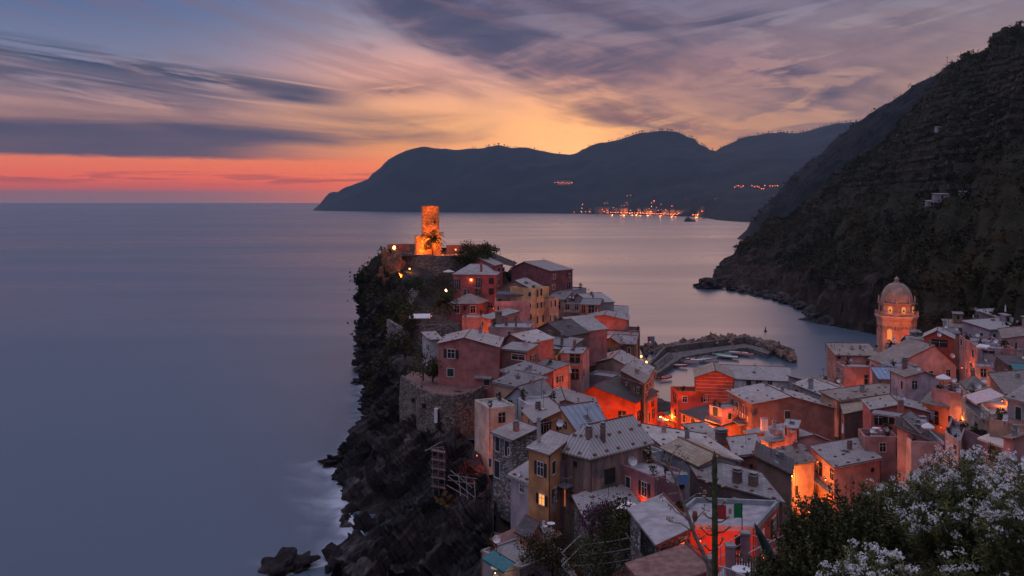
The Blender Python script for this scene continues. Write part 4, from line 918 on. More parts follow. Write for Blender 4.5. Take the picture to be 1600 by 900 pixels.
h('pink gabled house with a cluttered roof deck and rosy street front', (1201,693), (1309,695), 145, ('l',1164,675), 'gf', 1.5, 720, 'palepink', 'slate', [('l',1168,683,1171,690,'c'),('l',1174,686,1178,694,'pl'),('l',1180,689,1183,698,'c'),('l',1189,693,1195,706,'c')], frac=.65, stones=False, dish=[(1237,672,143,.5,0)])
h('pink hut with a big dish on the cluttered roof deck', (1226,668), (1245,670), 143.5, 3, 'shed', .5, 680, 'salmon', 'floor', [('f',1226.5,665,1229.5,681,'cg')], stones=False)
h('glowing orange corner house in the brightest part of the lane', (1241,727), (1272,721), 130, ('l',1201,705), 'hipl', 1.5, 810, 'salmon', 'mid', [('l',1206,712,1209,721,'c'),('l',1215,717,1219,727,'c'),('l',1227,724,1230,733,'c'),('l',1236,729,1239,741,'c'),('f',1242,760,1246,773,'d')], stones=True)
h('salmon house with a pale blue slate roof, skylight and street balcony', (1303,731), (1376,717), 128, ('l',1268,706), 'shed', .7, 790, 'salmon', 'pale', [('l',1275,721,1284,740,'d'),('l',1290,729,1294,746,'lL'),('l',1298,733,1302,748,'d'),('l',1262,746,1266,762,'c'),('l',1270,750,1274,766,'c'),('f',1361,732,1364.5,736,'d')], balc=[('l',1254,735,1304,760,1.3,1.0)], low='f')
# right bank
h('salmon house by the water with one dark window and roof antennas', (1318,573), (1372,574), 190, 6, 'flat', 1, 622, 'salmon', 'floor', [('f',1351,586.5,1362,600,'d')], par=.5)
h('upper salmon storey with a grey roof strip behind the antenna house', (1306,556), (1373,557), 198, 8, 'shed', 1.4, 575, 'salmon', 'warm', [('f',1309,557,1313,560,'d'),('f',1324,556,1329,561,'d')], stones=True)
h('timber pergola terrace house overlooking the water', (1293,605), (1319,606), 187, 8, 'flat', 1, 632, 'salmon', 'floor', [], par=.6)
h('plum house with a flat roof and one barred window beside the bell tower', (1386,543), (1424,545), 201, 7, 'flat', 1, 566, 'plum', 'slate', [('f',1395,545,1402,556,'d')], par=.3, dish=[(1416,538,199,.6,.3),(1412,543,199,.5,0)])
h('long tawny roofed house with a lopsided gable below the bell tower', (1393,573), (1494,571), 180, 9, 'gf', 4.1, 600, 'palepink', 'warm', [], frac=.66, stones=False, chim=[(1453,552,2.5,.3,2.2)], dish=[(1488,556,177,.5,0)])
h('blue painted roof hut under the tawny gable', (1394,573), (1435,571), 173, 3.5, 'flat', 1, 590, 'bluegrey', 'blue', [('f',1424,573,1431,581,'d')], par=.15)
h('grey brown house with a blue sheet metal roof', (1374,593), (1412,594), 167, 5, 'shed', 1.2, 612, 'umber', 'blue', [], stones=False, chim=[(1406,588,.6,.6,1.4)])
h('lavender gabled house with one dark window in the middle of the right bank', (1415,590), (1467,590), 150, 6, 'gf', .9, 625, 'lavender', 'warm', [('f',1426,596,1432,606,'d')], frac=.56, stones=False)
h('rosy terrace house with parasols beside the glowing alley', (1455,606), (1506,616), 146, 8, 'flat', 1, 690, 'rose', 'floor', [], par=.8)
h('strip of pale slates running up to the lavender gabled house', (1310,627), (1416,612), 156, 4, 'shed', .8, 648, 'tan', 'warm', [], stones=True)
h('patchwork slate roofed house at the start of the slate strip', (1319,648), (1356,640), 150, ('l',1311,627), 'shed', .5, 690, 'umber', 'warm', [], stones=False)
h('brick red gabled house behind a curved sun deck', (1361,641), (1452,645), 142, 7, 'gf', 1.0, 676, 'pink', 'slate', [('f',1367,646,1378,663,'d'),('f',1380,645,1396,661,'d'),('f',1400,649,1411,666,'cg')], frac=.5, chim=[(1407,640,.9,.8,1.2,WM['pink'])])
h('salmon sun deck house with orange parapet posts', (1351,683), (1402,683), 135, ('l',1341,670), 'flat', 1, 710, 'salmon', 'floor', [], par=.9)
h('orange house with a large dark window and yard', (1441,629), (1481,637), 147, 6, 'gs', 1.5, 680, 'orange', 'mid', [('f',1453,642,1466,662,'d')], stones=False)
h('low pink house with a sloping coping below the roof garden', (1402,692), (1476,700), 126, 6, 'shed', 2.2, 716, 'rose', 'dark', [], stones=False, low='r')
h('roof garden house with a white planter box and chimney', (1424,690), (1476,692), 123, 7, 'flat', 1, 708, 'palepink', 'floor', [], par=1.1, chim=[(1441,668,.1,.9,1.3,WM['palepink'])])
h('little pink stair house with a slate slope', (1411,676), (1436,680), 127, 4, 'shed', 2.2, 700, 'palepink', 'slate', [], stones=False, low='r')
h('pale house with pillared roof terrace and one teal shutter', (1477,676), (1500,691), 120, ('r',1509,666), 'flat', 1, 722, 'palepink', 'floor', [('f',1490.5,695,1495,709,'cg')], par=.9)
h('mauve walled yard house right of the pillared terrace', (1508,672), (1549,690), 118, 6, 'flat', 1, 712, 'plum', 'redfloor', [], par=.6)
h('salmon block house with a patched tile lean-to at the right edge', (1568,686), (1584,698), 104, ('r',1606,690), 'shed', .8, 730, 'salmon', 'mid', [], stones=False, low='l')
h('brown terrace house below the salmon block', (1534,716), (1584,738), 103, 6, 'flat', 1, 760, 'tan', 'floor', [], par=.2)
h('buff alley house with green shutters and a planted balcony', (1511,611), (1549,648), 128, ('r',1590,640), 'flat', 1, 700, 'cream', 'floor', [('f',1512,622,1515,637,'cg'),('f',1518,628,1521,643,'cg'),('f',1524,640,1527,652,'cg'),('f',1530,644,1533,656,'cg'),('f',1536,648,1539,660,'c')], par=.6, balc=[('f',1522,634,1547,652,1.2,1.0)])
h('slate hip roofed house at the top of the glowing alley', (1512,609), (1546,611), 136, 6, 'hip', 1.5, 640, 'cream', 'mid', [], stones=False, dish=[(1528,603,131,.45,0)])
h('house with a broad brown slate roof and orange lit loggia', (1571,617), (1650,609), 124, ('l',1547,598), 'shed', 1.2, 650, 'ochre', 'mid', [('f',1574,624,1580,632,'lL')], stones=False, low='f')
h('lavender white house with a tall green door and a deck chair', (1574,622), (1650,640), 113, 7, 'gs', 1.4, 672, 'lavender', 'slate', [('f',1587,636,1596,664,'cg')], stones=True)
h('brown roof deck house in front of the green door', (1546,655), (1650,676), 111, 5, 'flat', 1, 700, 'tan', 'redfloor', [], par=.15)
h('tall mauve pink house with two downpipes at the right edge', (1566,530), (1650,520), 170, ('l',1561,523), 'shed', 1.0, 585, 'rose', 'warm', [('l',1563,536,1564.5,546,'c')], stones=False, dish=[(1573,560,167,.5,0)])
h('long lavender house under a ridged pale roof at the right edge', (1546,516), (1650,508), 195, 7, 'shed', 1.1, 530, 'lavender', 'rib', [], stones=False)
h('uppermost pale roofed house beside the closed white parasol', (1566,500), (1650,496), 208, 8, 'shed', 1.4, 512, 'grey', 'pale', [], stones=False, dish=[(1575,501,204,.8,0)])
h('rooftop cafe house with blue awning high against the hillside', (1521,497), (1560,499), 210, 7, 'flat', 1, 520, 'grey', 'floor', [('f',1522,501,1525,509,'d')], par=.9, dish=[(1525,484,209,.6,.6)])
h('lavender loggia house with a laundry terrace', (1529,543), (1562,546), 166, 6, 'flat', 1, 575, 'lavender', 'floor', [('f',1536,545,1553,551,'d')], par=.4)
h('lower lavender wing with a round opening', (1525,572), (1553,574), 161, 5, 'flat', 1, 592, 'rose', 'floor', [('f',1533,577,1540,588,'d')], par=.3)
h('small salmon house with a dark lean-to roof above the buff alley house', (1550,582), (1577,594), 150, 5, 'shed', .7, 606, 'salmon', 'mid', [('f',1556,589,1560,596,'cg')], stones=False)
h('pale terrace house with a blue canopy above the red alley house', (1508,532), (1547,535), 176, 6, 'flat', 1, 560, 'lavender', 'floor', [('f',1518,537,1524,546,'d')], par=.9)
h('red and cream alley house with tall dark shutters', (1499,524), (1529,543), 182, 6, 'flat', 1, 596, 'salmon', 'slate', [('f',1501,530,1504,540,'c'),('f',1508,536,1511,548,'c'),('f',1519,546,1522,558,'c'),('f',1516,567,1520,583,'cg')], par=.3)
h('orange house with a blank side behind the red loggia', (1472,521), (1499,522), 200, 7, 'gs', .8, 548, 'orange', 'slate', [], stones=False, dish=[(1493,514,198,.5,.3)])
h('red loggia house with a pale gabled canopy', (1443,527), (1490,530), 194, 6, 'gf', 1.5, 552, 'red', 'pale', [('f',1456,531,1480,541,'d')], frac=.45, stones=False, dish=[(1467,523,191,.5,0)])
h('cluster house with stepped slate roofs right of the bell tower', (1422,540), (1464,541), 207, 7, 'gs', 1.6, 560, 'grey', 'slate', [], chim=[(1431,527,1.5,.5,1.0)])
h('dark green awning house at the right edge above the brown slate roof', (1578,572), (1650,574), 142, 6, 'shed', .6, 602, 'brown', 'dark', [('f',1584,578,1599,588,'d')], stones=False)
h('long brown roofed house behind the red loggia', (1480,512), (1530,514), 213, 7, 'shed', 1.0, 530, 'umber', 'warm', [], stones=False)
# cafe at the foot of the cliff houses
cafe = h('grey cliff cafe with an open front and striped awning', (752,860), (812,888), 86, 6, 'flat', 1, 940, 'grey', 'slate', [], par=.1)
h('red tiled roof deck above the cliff cafe', (771,845), (808,868), 90, 5, 'shed', .9, 880, 'pink', 'redfloor', [], stones=False)
h('small orange tower house with a slate cap beside the roof deck', (808,834), (826,843), 88, ('r',838,826,3.5), 'shed', .3, 878, 'ochre', 'dark', [('f',813,844,817,851,'cg')], stones=False)

# ------------------------------------------------------------------ foliage tools
def foliage_mat(name, cols, spec=.06, rough=.8):
    m, b = material(name, rough, spec); a = attr('tint'); c = ramp(V(a.outputs['Fac']), [(i / (len(cols) - 1), q) for i, q in enumerate(cols)])
    setc(b, c); return m
LF_DARK = foliage_mat('leaf_dark', [(.015,.021,.010), (.034,.044,.016), (.07,.074,.026)]); LF_SCRUB = foliage_mat('leaf_scrub', [(.008,.010,.005), (.022,.024,.009), (.044,.034,.013), (.095,.046,.018)])
LF_OLIVE = foliage_mat('leaf_olive', [(.018,.022,.010), (.050,.055,.022), (.10,.095,.035)]); LF_OLEA = foliage_mat('leaf_oleander', [(.035,.045,.020), (.10,.115,.038), (.22,.21,.065)], .3, .55); LF_EVER = foliage_mat('leaf_evergreen', [(.022,.028,.012), (.058,.066,.022), (.12,.115,.036)], .25, .5)
LF_PURPLE = foliage_mat('bract_purple', [(.05,.008,.05), (.13,.02,.12), (.2,.04,.18)]); PETAL = foliage_mat('petal_white', [(.48,.49,.49), (.66,.67,.66), (.82,.82,.80)])
LF_PINE = foliage_mat('leaf_pine', [(.012,.014,.010), (.024,.024,.014)]); M_BARK = plain('bark', (.085,.065,.05), .9, 0, .4, 5); M_DRY = plain('dry_wood', (.22,.175,.15), .9, 0, .35, 6)
M_AGAVE = plain('agave_stalk', (.06,.075,.035), .7, 0, .5, 5); M_SEED = plain('dry_seed_head', (.34,.24,.15), .9, 0, .4, 9)
def leaf_mesh(name, cen, size, mat, parent=None, aspect=.5, tint=None, dirs=None, jitter=.9, seed=1, loc=None):
    """many separate little leaves: one rhomb each, long axis along dirs (or random)"""
    rs = np.random.RandomState(seed); n = len(cen); cen = np.asarray(cen, float); size = np.broadcast_to(np.asarray(size, float), (n,))[:, None]
    d = rs.normal(size=(n, 3)); d /= np.linalg.norm(d, axis=1, keepdims=True)
    if dirs is not None: d = np.asarray(dirs) + d * jitter; d /= np.linalg.norm(d, axis=1, keepdims=True)
    o = rs.normal(size=(n, 3)); s = np.cross(d, o); s /= np.linalg.norm(s, axis=1, keepdims=True) + 1e-9
    v = np.stack([cen - d * size * .5, cen + s * size * aspect * .5 + d * size * .05, cen + d * size * .5, cen - s * size * aspect * .5 + d * size * .05], 1).reshape(-1, 3)
    me = bpy.data.meshes.new(name); me.vertices.add(4 * n); me.vertices.foreach_set('co', v.reshape(-1)); me.loops.add(4 * n); me.loops.foreach_set('vertex_index', np.arange(4 * n)); me.polygons.add(n)
    me.polygons.foreach_set('loop_start', np.arange(0, 4 * n, 4)); me.polygons.foreach_set('loop_total', np.full(n, 4)); me.update(calc_edges=True)
    t = rs.rand(n) if tint is None else np.asarray(tint); a = me.attributes.new('tint', 'FLOAT', 'FACE'); a.data.foreach_set('value', t.astype(np.float32))
    o = link(name, me, mat, parent)
    if loc is not None: o.location = loc
    return o
def clumps(n, r, rz, seed, k=24, hollow=.35, cr=.35):
    """leaf centres gathered in clumps through an uneven crown"""
    rs = np.random.RandomState(seed); out = []; dirs = []; tint = []
    for i in range(n):
        u = rs.normal(size=3); u /= np.linalg.norm(u); rr = (hollow + (1 - hollow) * rs.rand() ** .6) * (1 + .25 * rs.normal() * .6)
        c = u * rr * np.array([r, r, rz]); q = rs.normal(size=(k, 3)) * cr * r * .5; out.append(c + q); dd = q + u * r * .25; dirs.append(dd / (np.linalg.norm(dd, axis=1, keepdims=True) + 1e-9)); tint.append(np.clip(rs.rand() * .7 + rs.rand(k) * .4, 0, 1))
    return np.concatenate(out), np.concatenate(dirs), np.concatenate(tint)
def tree(label, base, ht, r, mat, seed, n=46, k=26, leaf=.35, group='trees and shrubs on the castle rock', name='tree', rz=None, cat='tree', trunk=.16):
    o = empty(name, base); tag(o, label, cat, group); rs = random.Random(seed); mb = MB(); rz = rz or r * .75; top = Vector((rs.uniform(-.2, .2), rs.uniform(-.2, .2), ht - rz))
    mb.tube([Vector((0, 0, -.6)), top * .5 + Vector((rs.uniform(-.15, .15), 0, 0)), top], [trunk * 1.2, trunk, trunk * .7], 6)
    for i in range(5):
        t = i * 1.26 + rs.uniform(-.3, .3); q = top + Vector((math.cos(t) * r * .6, math.sin(t) * r * .6, rz * rs.uniform(-.1, .6))); mb.tube([top * .8, (top * .8).lerp(q, .6) + Vector((0, 0, .1)), q], [trunk * .5, trunk * .35, trunk * .15], 5)
    mb.build('trunk', M_BARK, o); c, d, t = clumps(n, r, rz, seed, k)
    leaf_mesh('crown', c, NR.uniform(.7, 1.3, len(c)) * leaf, mat, o, .55, t, d, .8, seed, loc=top); return o
def palm(label, base, ht, fr, seed, group='palms below the castle', dark=False):
    o = empty('palm_tree', base); tag(o, label, 'palm', group); rs = random.Random(seed); mb = MB(); mb.tube([Vector((0, 0, -.5)), Vector((.08, 0, ht * .5)), Vector((0, .05, ht))], [.26, .2, .24], 8)
    for i in range(10): mb.bar((0, 0, ht * (.1 + i * .085)), (0, 0, ht * (.1 + i * .085) + .05), .25, 8)
    mb.build('trunk', M_BARK, o); cen = []; dirs = []
    for f in range(34):
        t = rs.uniform(0, 6.28); el = rs.uniform(-.5, 1.25); L = fr * rs.uniform(.8, 1.1); p = Vector((0, 0, ht)); v = Vector((math.cos(t) * math.cos(el), math.sin(t) * math.cos(el), math.sin(el))); step = L / 11
        for s in range(11):
            p = p + v * step; v = (v + Vector((0, 0, -.13))).normalized(); side = v.cross(Vector((0, 0, 1))).normalized()
            for sg in (-1, 1):
                dd = (v * .75 + side * sg - Vector((0, 0, .25))).normalized(); ln = .55 * fr / 3.0; cen.append(p + dd * ln * .5); dirs.append(dd)
    leaf_mesh('fronds', [tuple(c) for c in cen], .70 * fr / 3.0, LF_OLIVE if not dark else LF_DARK, o, .30, None, [tuple(q) for q in dirs], .12, seed); return o
def scatter(name, g, n, label, mat, zmin, zmax, size, k, cond=None, seed=5, cr=1.0, flat=.6, side=1):
    rs = np.random.RandomState(seed); nu, nv = g.shape[:2]; nn = normals(g); out = []; tint = []; sz = []
    c = 0; tries = 0
    while c < n and tries < n * 12:
        tries += 1; i, j = rs.randint(nu), rs.randint(nv); p = g[i, j]
        if not (zmin < p[2] < zmax) or (cond and not cond(p, nn[i, j])): continue
        if fbm(p, (.03, .03, .03), 3) + rs.normal() * .25 < -.15: continue
        c += 1; s = size * rs.uniform(.5, 1.6); q = rs.normal(size=(k, 3)) * np.array([s, s, s * flat]) * cr; q[:, 2] += s * .45; out.append(p + q + rs.normal(size=3) * .8); sz.append(np.full(k, s) * rs.uniform(.7, 1.3, k)); tint.append(np.clip(np.full(k, rs.rand() ** 1.7 * .6 + .55 * max(0, .3 + fbm(p, (.012, .012, .02), 3) * .9)) + rs.normal(size=k) * .12, 0, 1))
    o = leaf_mesh(name, np.concatenate(out), np.concatenate(sz), mat, None, .7, np.concatenate(tint), seed=seed); tag(o, label, 'scrub', kind='stuff'); return o
scatter('hillside_scrub', HILL_G, 20000, 'dark autumn scrub covering the steep hillside on the right', LF_SCRUB, 13, 400, .85, 16, seed=3, cond=lambda p, n: not (150 < p[0] and 45 < p[2] < 150 and mnoise.noise(Vector((p[0] * .02, p[1] * .02, 1))) > -.05 and (p[2] % 4.0) > 1.2))
scatter('ridge_scrub', SEC_G, 1800, 'dark scrub on the second hill behind the near slope', LF_PINE, 14, 400, 1.6, 10, seed=4)
LF_CLIFF = foliage_mat('leaf_cliff', [(.016,.020,.009), (.040,.042,.016), (.060,.050,.020), (.080,.048,.020)]); scatter('cliff_scrub', CLIFF_G, 620, 'low bushes and creepers clinging to the sea cliff below the castle and bastion', LF_CLIFF, 7, 36, .62, 18, cond=lambda p, n: p[0] < -8 and (p[1] > 165 or NR.rand() < .25), seed=6)
scatter('garden_scrub', gg, 900, 'overgrown scrub on the near slope below the flowering bushes', LF_CLIFF, 8, 50, .5, 22, cond=lambda p, n: p[0] > 27 and 18 < p[1] < 104, seed=8)
# pines along the far skyline
pine_pts = []
sk = [q for q in ridge if q[0] > 690]
for i in range(290):
    px = pine_pts[-1] + R.uniform(-5, 5) if pine_pts and R.random() < .45 else R.choice([R.uniform(740, 880), R.uniform(915, 1150), R.uniform(915, 1150), R.uniform(1140, 1335), R.uniform(1200, 1340)]); pine_pts.append(px)
fi = FAR_G.reshape(-1, 3); fpx = 800 + F * fi[:, 0] / fi[:, 1]; fpy = HZ - F * (fi[:, 2] - H) / fi[:, 1]
pm = MB(); pm.bar((0, 0, -3), (0, 0, 9), .7, 4); 
for q in range(4): pm.blob((R.uniform(-3, 3), R.uniform(-3, 3), 10 + R.uniform(-1.5, 2)), 4.0, 4.0, 2.4, q, .4, 1)
proto = None
for px in pine_pts:
    k = np.where(np.abs(fpx - px) < 4)[0]
    if not len(k): continue
    b_ = k[np.argmin(fpy[k])]; p = fi[b_]
    if proto is None: o = proto = pm.build('pine_tree', [plain('far_pine', (.02, .02, .015), .9), M_BARK])
    else: o = proto.copy(); COL.objects.link(o)
    o.location = (p[0], p[1], p[2] - 1); s = R.uniform(.35, 1.0); o.scale = (s, s, s); o.rotation_euler.z = R.uniform(0, 6)
    tag(o, 'tiny dark pine in the row along the far mountain skyline', 'tree', 'pines on the far skyline')
for k, (px, py, Y) in enumerate([(1551,60,625),(1516,80,645),(1507,85,648),(1590,37,606),(1574,46,612)]):
    tree(['lone bushy tree breaking the skyline of the near hill, third from the top', 'small tree on the hill skyline just above the utility pole', 'lowest little tree on the near hill skyline beside the utility pole', 'topmost bush on the near hill skyline at the picture edge', 'second bush below the top of the hill skyline'][k], P(px, py + 8, Y) - Vector((0, 0, 2)), 6, 2.6, LF_SCRUB, 60 + k, 18, 16, 1.1, 'trees on the near hill skyline')
mb = MB(); mb.bar((0, 0, -3), (0, 0, 8), .12, 6); mb.box((0, 0, 6.8), 2.0, .15, .15); o = mb.build('utility_pole', M_METAL); o.location = P(1480, 104, 655); tag(o, 'thin utility pole standing on the skyline of the near hill', 'pole')
# huts on the hillside
def hillpoint(px, py):
    hi = HILL_G.reshape(-1, 3); m_ = (hi[:, 1] > 100) & (hi[:, 2] > 5); hi = hi[m_]; qx = 800 + F * hi[:, 0] / hi[:, 1]; qy = HZ - F * (hi[:, 2] - H) / hi[:, 1]; k = np.argsort((qx - px) ** 2 + (qy - py) ** 2)[:6]; return Vector(hi[k[np.argmin(hi[k, 1])]])
for px, py, w_, lb in [(1507,304,3.4,'little white hut alone among the hillside terraces'),(1470,312,6,'long pale farm shed low on the hillside terraces'),(1455,322,3.5,'small pale shed below the long farm shed'),(1464,202,2.6,'tiny stone hut high on the dark slope')]:
    q = hillpoint(px, py); o = empty('stone_hut', q); tag(o, lb, 'hut', 'huts on the hillside'); mb = MB(); mb.prism([(-w_/2, -1.4), (w_/2, -1.4), (w_/2, 1.4), (-w_/2, 1.4)], -1.5, 1.7); mb.build('wall', WM['lavender'], o)
    rb = MB(); slope(rb, [(-w_/2-.2, -1.6, 1.9), (w_/2+.2, -1.6, 1.9), (w_/2+.2, 1.6, 2.4), (-w_/2-.2, 1.6, 2.4)]); rb.build('roof', RM['slate'], o); db = MB(); db.box((0, -1.42, .7), .8, .06, 1.5); db.build('door', M_SHUTD, o)

# dry-stone terraces cut along the contours of the upper slope
M_TERRACE = plain('terrace_stone', (.055,.048,.038), .95, 0, .5, .6)
for k in range(15):
    zl = 56 + k * 6.0; pts = []
    for i in range(HILL_G.shape[0]):
        col = HILL_G[i, :110]
        j = np.where((col[:-1, 2] < zl) & (col[1:, 2] >= zl))[0]
        if len(j) and col[j[0], 0] > 160: pts.append(Vector((col[j[0], 0], col[j[0], 1], zl)))
    lo_ = R.randint(0, max(1, len(pts) // 4)); pts = pts[lo_:lo_ + max(6, int(len(pts) * R.uniform(.5, .8)))]
    if len(pts) < 5: continue
    runs = [[]]
    for a, c in zip(pts[:-1], pts[1:]):
        if (c - a).length > 14 or R.random() < .05: runs.append([])
        else: runs[-1].append((a, c))
    for run in runs:
        if len(run) < 3: continue
        mb = MB(); hh = R.uniform(1.4, 2.1)
        for a, c in run: d = (c - a).normalized(); mb.box((a + c) / 2 + Vector((0, 0, .5)), (c - a).length + .5, .8, hh * R.uniform(.9, 1.1), d)
        o = mb.build('terrace_wall', M_TERRACE); tag(o, 'low dry stone terrace wall following a contour of the dark hillside on the right', 'wall', 'terrace walls of the hillside', 'thing')

# ------------------------------------------------------------------ distant lit town across the bay
lm = glow_mat('town_lamp', (1, .17, .04), 9.0, True); lm.cycles.emission_sampling = 'NONE'; lw = glow_mat('town_lamp_white', (1, .5, .25), 8.0, True); lw.cycles.emission_sampling = 'NONE'
lproto = {}
def far_lamp(px, py, Y, r=1.5, white=False, watts=0):
    key = white
    if key not in lproto:
        mb = MB(); mb.blob((0, 0, 0), 1, 1, 1, 1, 0, 0, 1); o = lproto[key] = mb.build('shore_lamp', lw if white else lm)
    else: o = lproto[key].copy(); COL.objects.link(o)
    r *= .72; o.location = P(px, py, Y); o.scale = (r, r, r); tag(o, 'tiny warm point of light in the town across the bay' if not white else 'tiny whitish point of light in the town across the bay', 'lamp', 'lamps of the town across the bay')
    if watts:
        ld = bpy.data.lights.new('lamp_light', 'POINT'); ld.energy = watts; ld.color = (1, .25, .05); ld.shadow_soft_size = 3; q = bpy.data.objects.new('lamp_light', ld); COL.objects.link(q); q.parent = o; q.location = (0, -6, 2)
thm = [plain('far_plaster', (.30,.20,.15), .9), plain('far_roof', (.12,.07,.06), .9)]
def far_house(px, py, Y, w_, hh, lb='blurred warm lit building of the seaside town across the bay'):
    mb = MB(); mb.prism([(-w_/2, -6), (w_/2, -6), (w_/2, 6), (-w_/2, 6)], -12, hh); mb.face([(-w_/2, -6.5, hh + .1), (w_/2, -6.5, hh + .1), (w_/2, 0, hh + 3), (-w_/2, 0, hh + 3)], 1); mb.face([(w_/2, 6.5, hh + .1), (-w_/2, 6.5, hh + .1), (-w_/2, 0, hh + 3), (w_/2, 0, hh + 3)], 1)
    o = mb.build('far_house', thm); o.location = P(px, py, Y); tag(o, lb, 'house', 'houses of the town across the bay')
def shoreY(px): return Q(px, float(np.interp(px, fx, fy)), 1.0).y
for i in range(54):
    px = 948 + i * 2.68; Y = shoreY(px) + 25; py = float(np.interp(px, [940, 1000, 1090], [331.5, 333.2, 336.2])); far_lamp(px + R.uniform(-.8, .8), py + R.uniform(-.6, .3), Y, R.uniform(1.2, 1.9), R.random() < .12, 4.5e4 if i % 7 == 3 else 0)
for i in range(56):
    px = R.uniform(918, 1090); Y = shoreY(px) + R.uniform(45, 160); far_house(px, float(np.interp(px, [940, 1090], [331, 335.5])) - (Y - shoreY(px)) * .018, Y, R.uniform(9, 20), R.uniform(6, 13))
for i in range(36):
    px = R.uniform(895, 1090); far_lamp(px, float(np.interp(px, [895, 1090], [331, 334])) - R.random() ** 2 * 12, shoreY(px) + 20, R.uniform(.8, 1.6), R.random() < .2, 2e4 if i % 9 == 0 else 0)
for px, py, r in [(897,331.5,1.6),(915,331,1.8),(922,331,1.5),(945,317.5,1.5),(949,317,1.2),(980,306,1.5),(985,305,1.2),(1022,314,2.6),(1018,317,1.6),(979,317,1.4),(1033,319,1.3),(1097,330,2.0),(1112,331,2.4),(1119,331,1.8),(1129,331.5,2.2),(1099,336,1.8),(1144,312.5,2.4),(1158,320,1.6),(1140,329,1.2),(1072,310,1.0)]: far_lamp(px, py, 2950 if px > 1060 else shoreY(px) - 5, r * .8)
for i in range(12): far_lamp(868 + i * 2.4 + R.uniform(-.7, .7), 285.5 + R.uniform(-.7, .7), 4250, R.uniform(1.0, 1.7), i == 11)
for k in range(3): far_house(874 + k * 7, 285.5, 4290, 22, 9, 'dim long building by the row of lights on the far slope')
for px in [1148,1151,1154,1158,1161,1175,1179,1183,1186,1190,1193,1195,1203,1207,1211,1215,1219]: far_lamp(px, 291 + R.uniform(-1.2, 1.8) + (2 if px in (1179, 1190, 1193) else 0), 2900, R.uniform(.9, 1.5))
far_house(1128, 314, 2960, 48, 9, 'long pale building on the dark spur above the bay'); far_house(1098, 331, 2960, 10, 16, 'small lit tower at the right end of the shore town')
far_house(1100, 342, 2700, 8, 3, 'low dark house at the tip of the spur by the bay')

# ------------------------------------------------------------------ the castle
o = empty('castle_tower', P(672.5, 392, 285)); tag(o, 'round stone watchtower lit orange on top of the cliff', 'tower')
mb = MB(); rt = []; n = 40
mb.lathe([(3.0, -3), (2.85, 0), (2.78, 14.0), (2.78, 14.4), (2.3, 14.4), (2.3, 13.6), (0, 13.6)], (0, 0, 0), n); mb.build('shaft', WM['towerstone'], o, smooth=False)
mb = MB(); mb.lathe([(4.3, -4), (4.2, 4.6), (4.2, 4.9), (3.8, 4.9), (3.8, 4.2), (0, 4.2)], (-.85, 0, 0), n); mb.build('base', WM['towerstone'], o)
mb = MB(); mb.box((1.55, -2.42, 9.3), .55, .3, .9, Vector((.84, .54, 0))); mb.build('window', M_GLASS, o)
mb = MB(); mb.box((-1.2, -4.1, 1.6), .9, .5, 2.0); mb.build('door', M_SHUTD, o)
def stone_wall(name, label, pts, top, bot, th=.6, mat='stone', cat='wall', group='stone walls of the cliff', batter=.0):
    """pts plan polyline; top heights (number or list)"""
    mb = MB(); n = len(pts); top = [top] * n if isinstance(top, (int, float)) else top; pr = []
    for i in range(n):
        a = Vector(pts[max(0, i - 1)]); c = Vector(pts[min(n - 1, i + 1)]); d = (c - a).normalized(); pr.append(Vector((d.y, -d.x)))
    for i in range(n - 1):
        p, q, u, v = Vector(pts[i]), Vector(pts[i + 1]), pr[i], pr[i + 1]
        o0, o1 = p + u * batter, q + v * batter; b0, b1 = p - u * th, q - v * th
        mb.face([(o0.x, o0.y, bot), (o1.x, o1.y, bot), (q.x, q.y, top[i + 1]), (p.x, p.y, top[i])]); mb.face([(p.x, p.y, top[i]), (q.x, q.y, top[i + 1]), (b1.x, b1.y, top[i + 1]), (b0.x, b0.y, top[i])]); mb.face([(b1.x, b1.y, bot), (b0.x, b0.y, bot), (b0.x, b0.y, top[i]), (b1.x, b1.y, top[i + 1])])
    for i, s in ((0, 1), (n - 1, -1)):
        p, u = Vector(pts[i]), pr[i]; b0 = p - u * th; mb.face([(p.x, p.y, bot), (p.x, p.y, top[i]), (b0.x, b0.y, top[i]), (b0.x, b0.y, bot)][::s])
    ob = mb.build(name, WM[mat] if isinstance(mat, str) else mat); tag(ob, label, cat, group, 'thing' if label else None); return ob
xy = lambda px, Y: ((px - 800) / F * Y, Y)
stone_wall('castle_wall', 'high dark retaining wall under the castle platform', [xy(606,284), xy(624,272), xy(650,268), xy(690,267), xy(722,270), xy(742,276)], [35.2, 34.6, 34.2, 33.9, 33.7, 33.7], 22, .8, batter=.8)
stone_wall('parapet_wall', 'low reddish parapet left of the watchtower', [xy(606,287), xy(630,290), xy(648,289)], 36.4, 33, .4, 'umber')
stone_wall('parapet_wall', 'low reddish parapet right of the watchtower', [xy(698,289), xy(720,291), xy(768,292)], 36.0, 32, .4, 'umber')
fence_rail('terrace_railing', [P(719,383.5,291), P(740,383.5,291.3), P(763,384,291.8)], 1.35, 'thin railing on the castle terrace against the sea', None, M_METAL, .9)
mb = MB(); mb.face([(-40, 268, 33.75), (-12, 268, 33.55), (-6, 292, 33.3), (-40, 292, 34.0)]); mb.face([(-12, 268, 33.55), (0, 276, 30), (2, 292, 30), (-6, 292, 33.3)]); tag(mb.build('castle_terrace_ground', M_EARTH), kind='structure')
palm('palm in silhouette before the glowing watchtower', P(676, 397, 274), 4.6, 4.0, 3, dark=True); palm('dark bushy palm above the lit garden wall', P(691, 500, 224), 4.2, 4.2, 5); palm('small palm with a trunk lit from below, left on the cliff edge', P(634, 514, 208), 4.6, 3.0, 7)
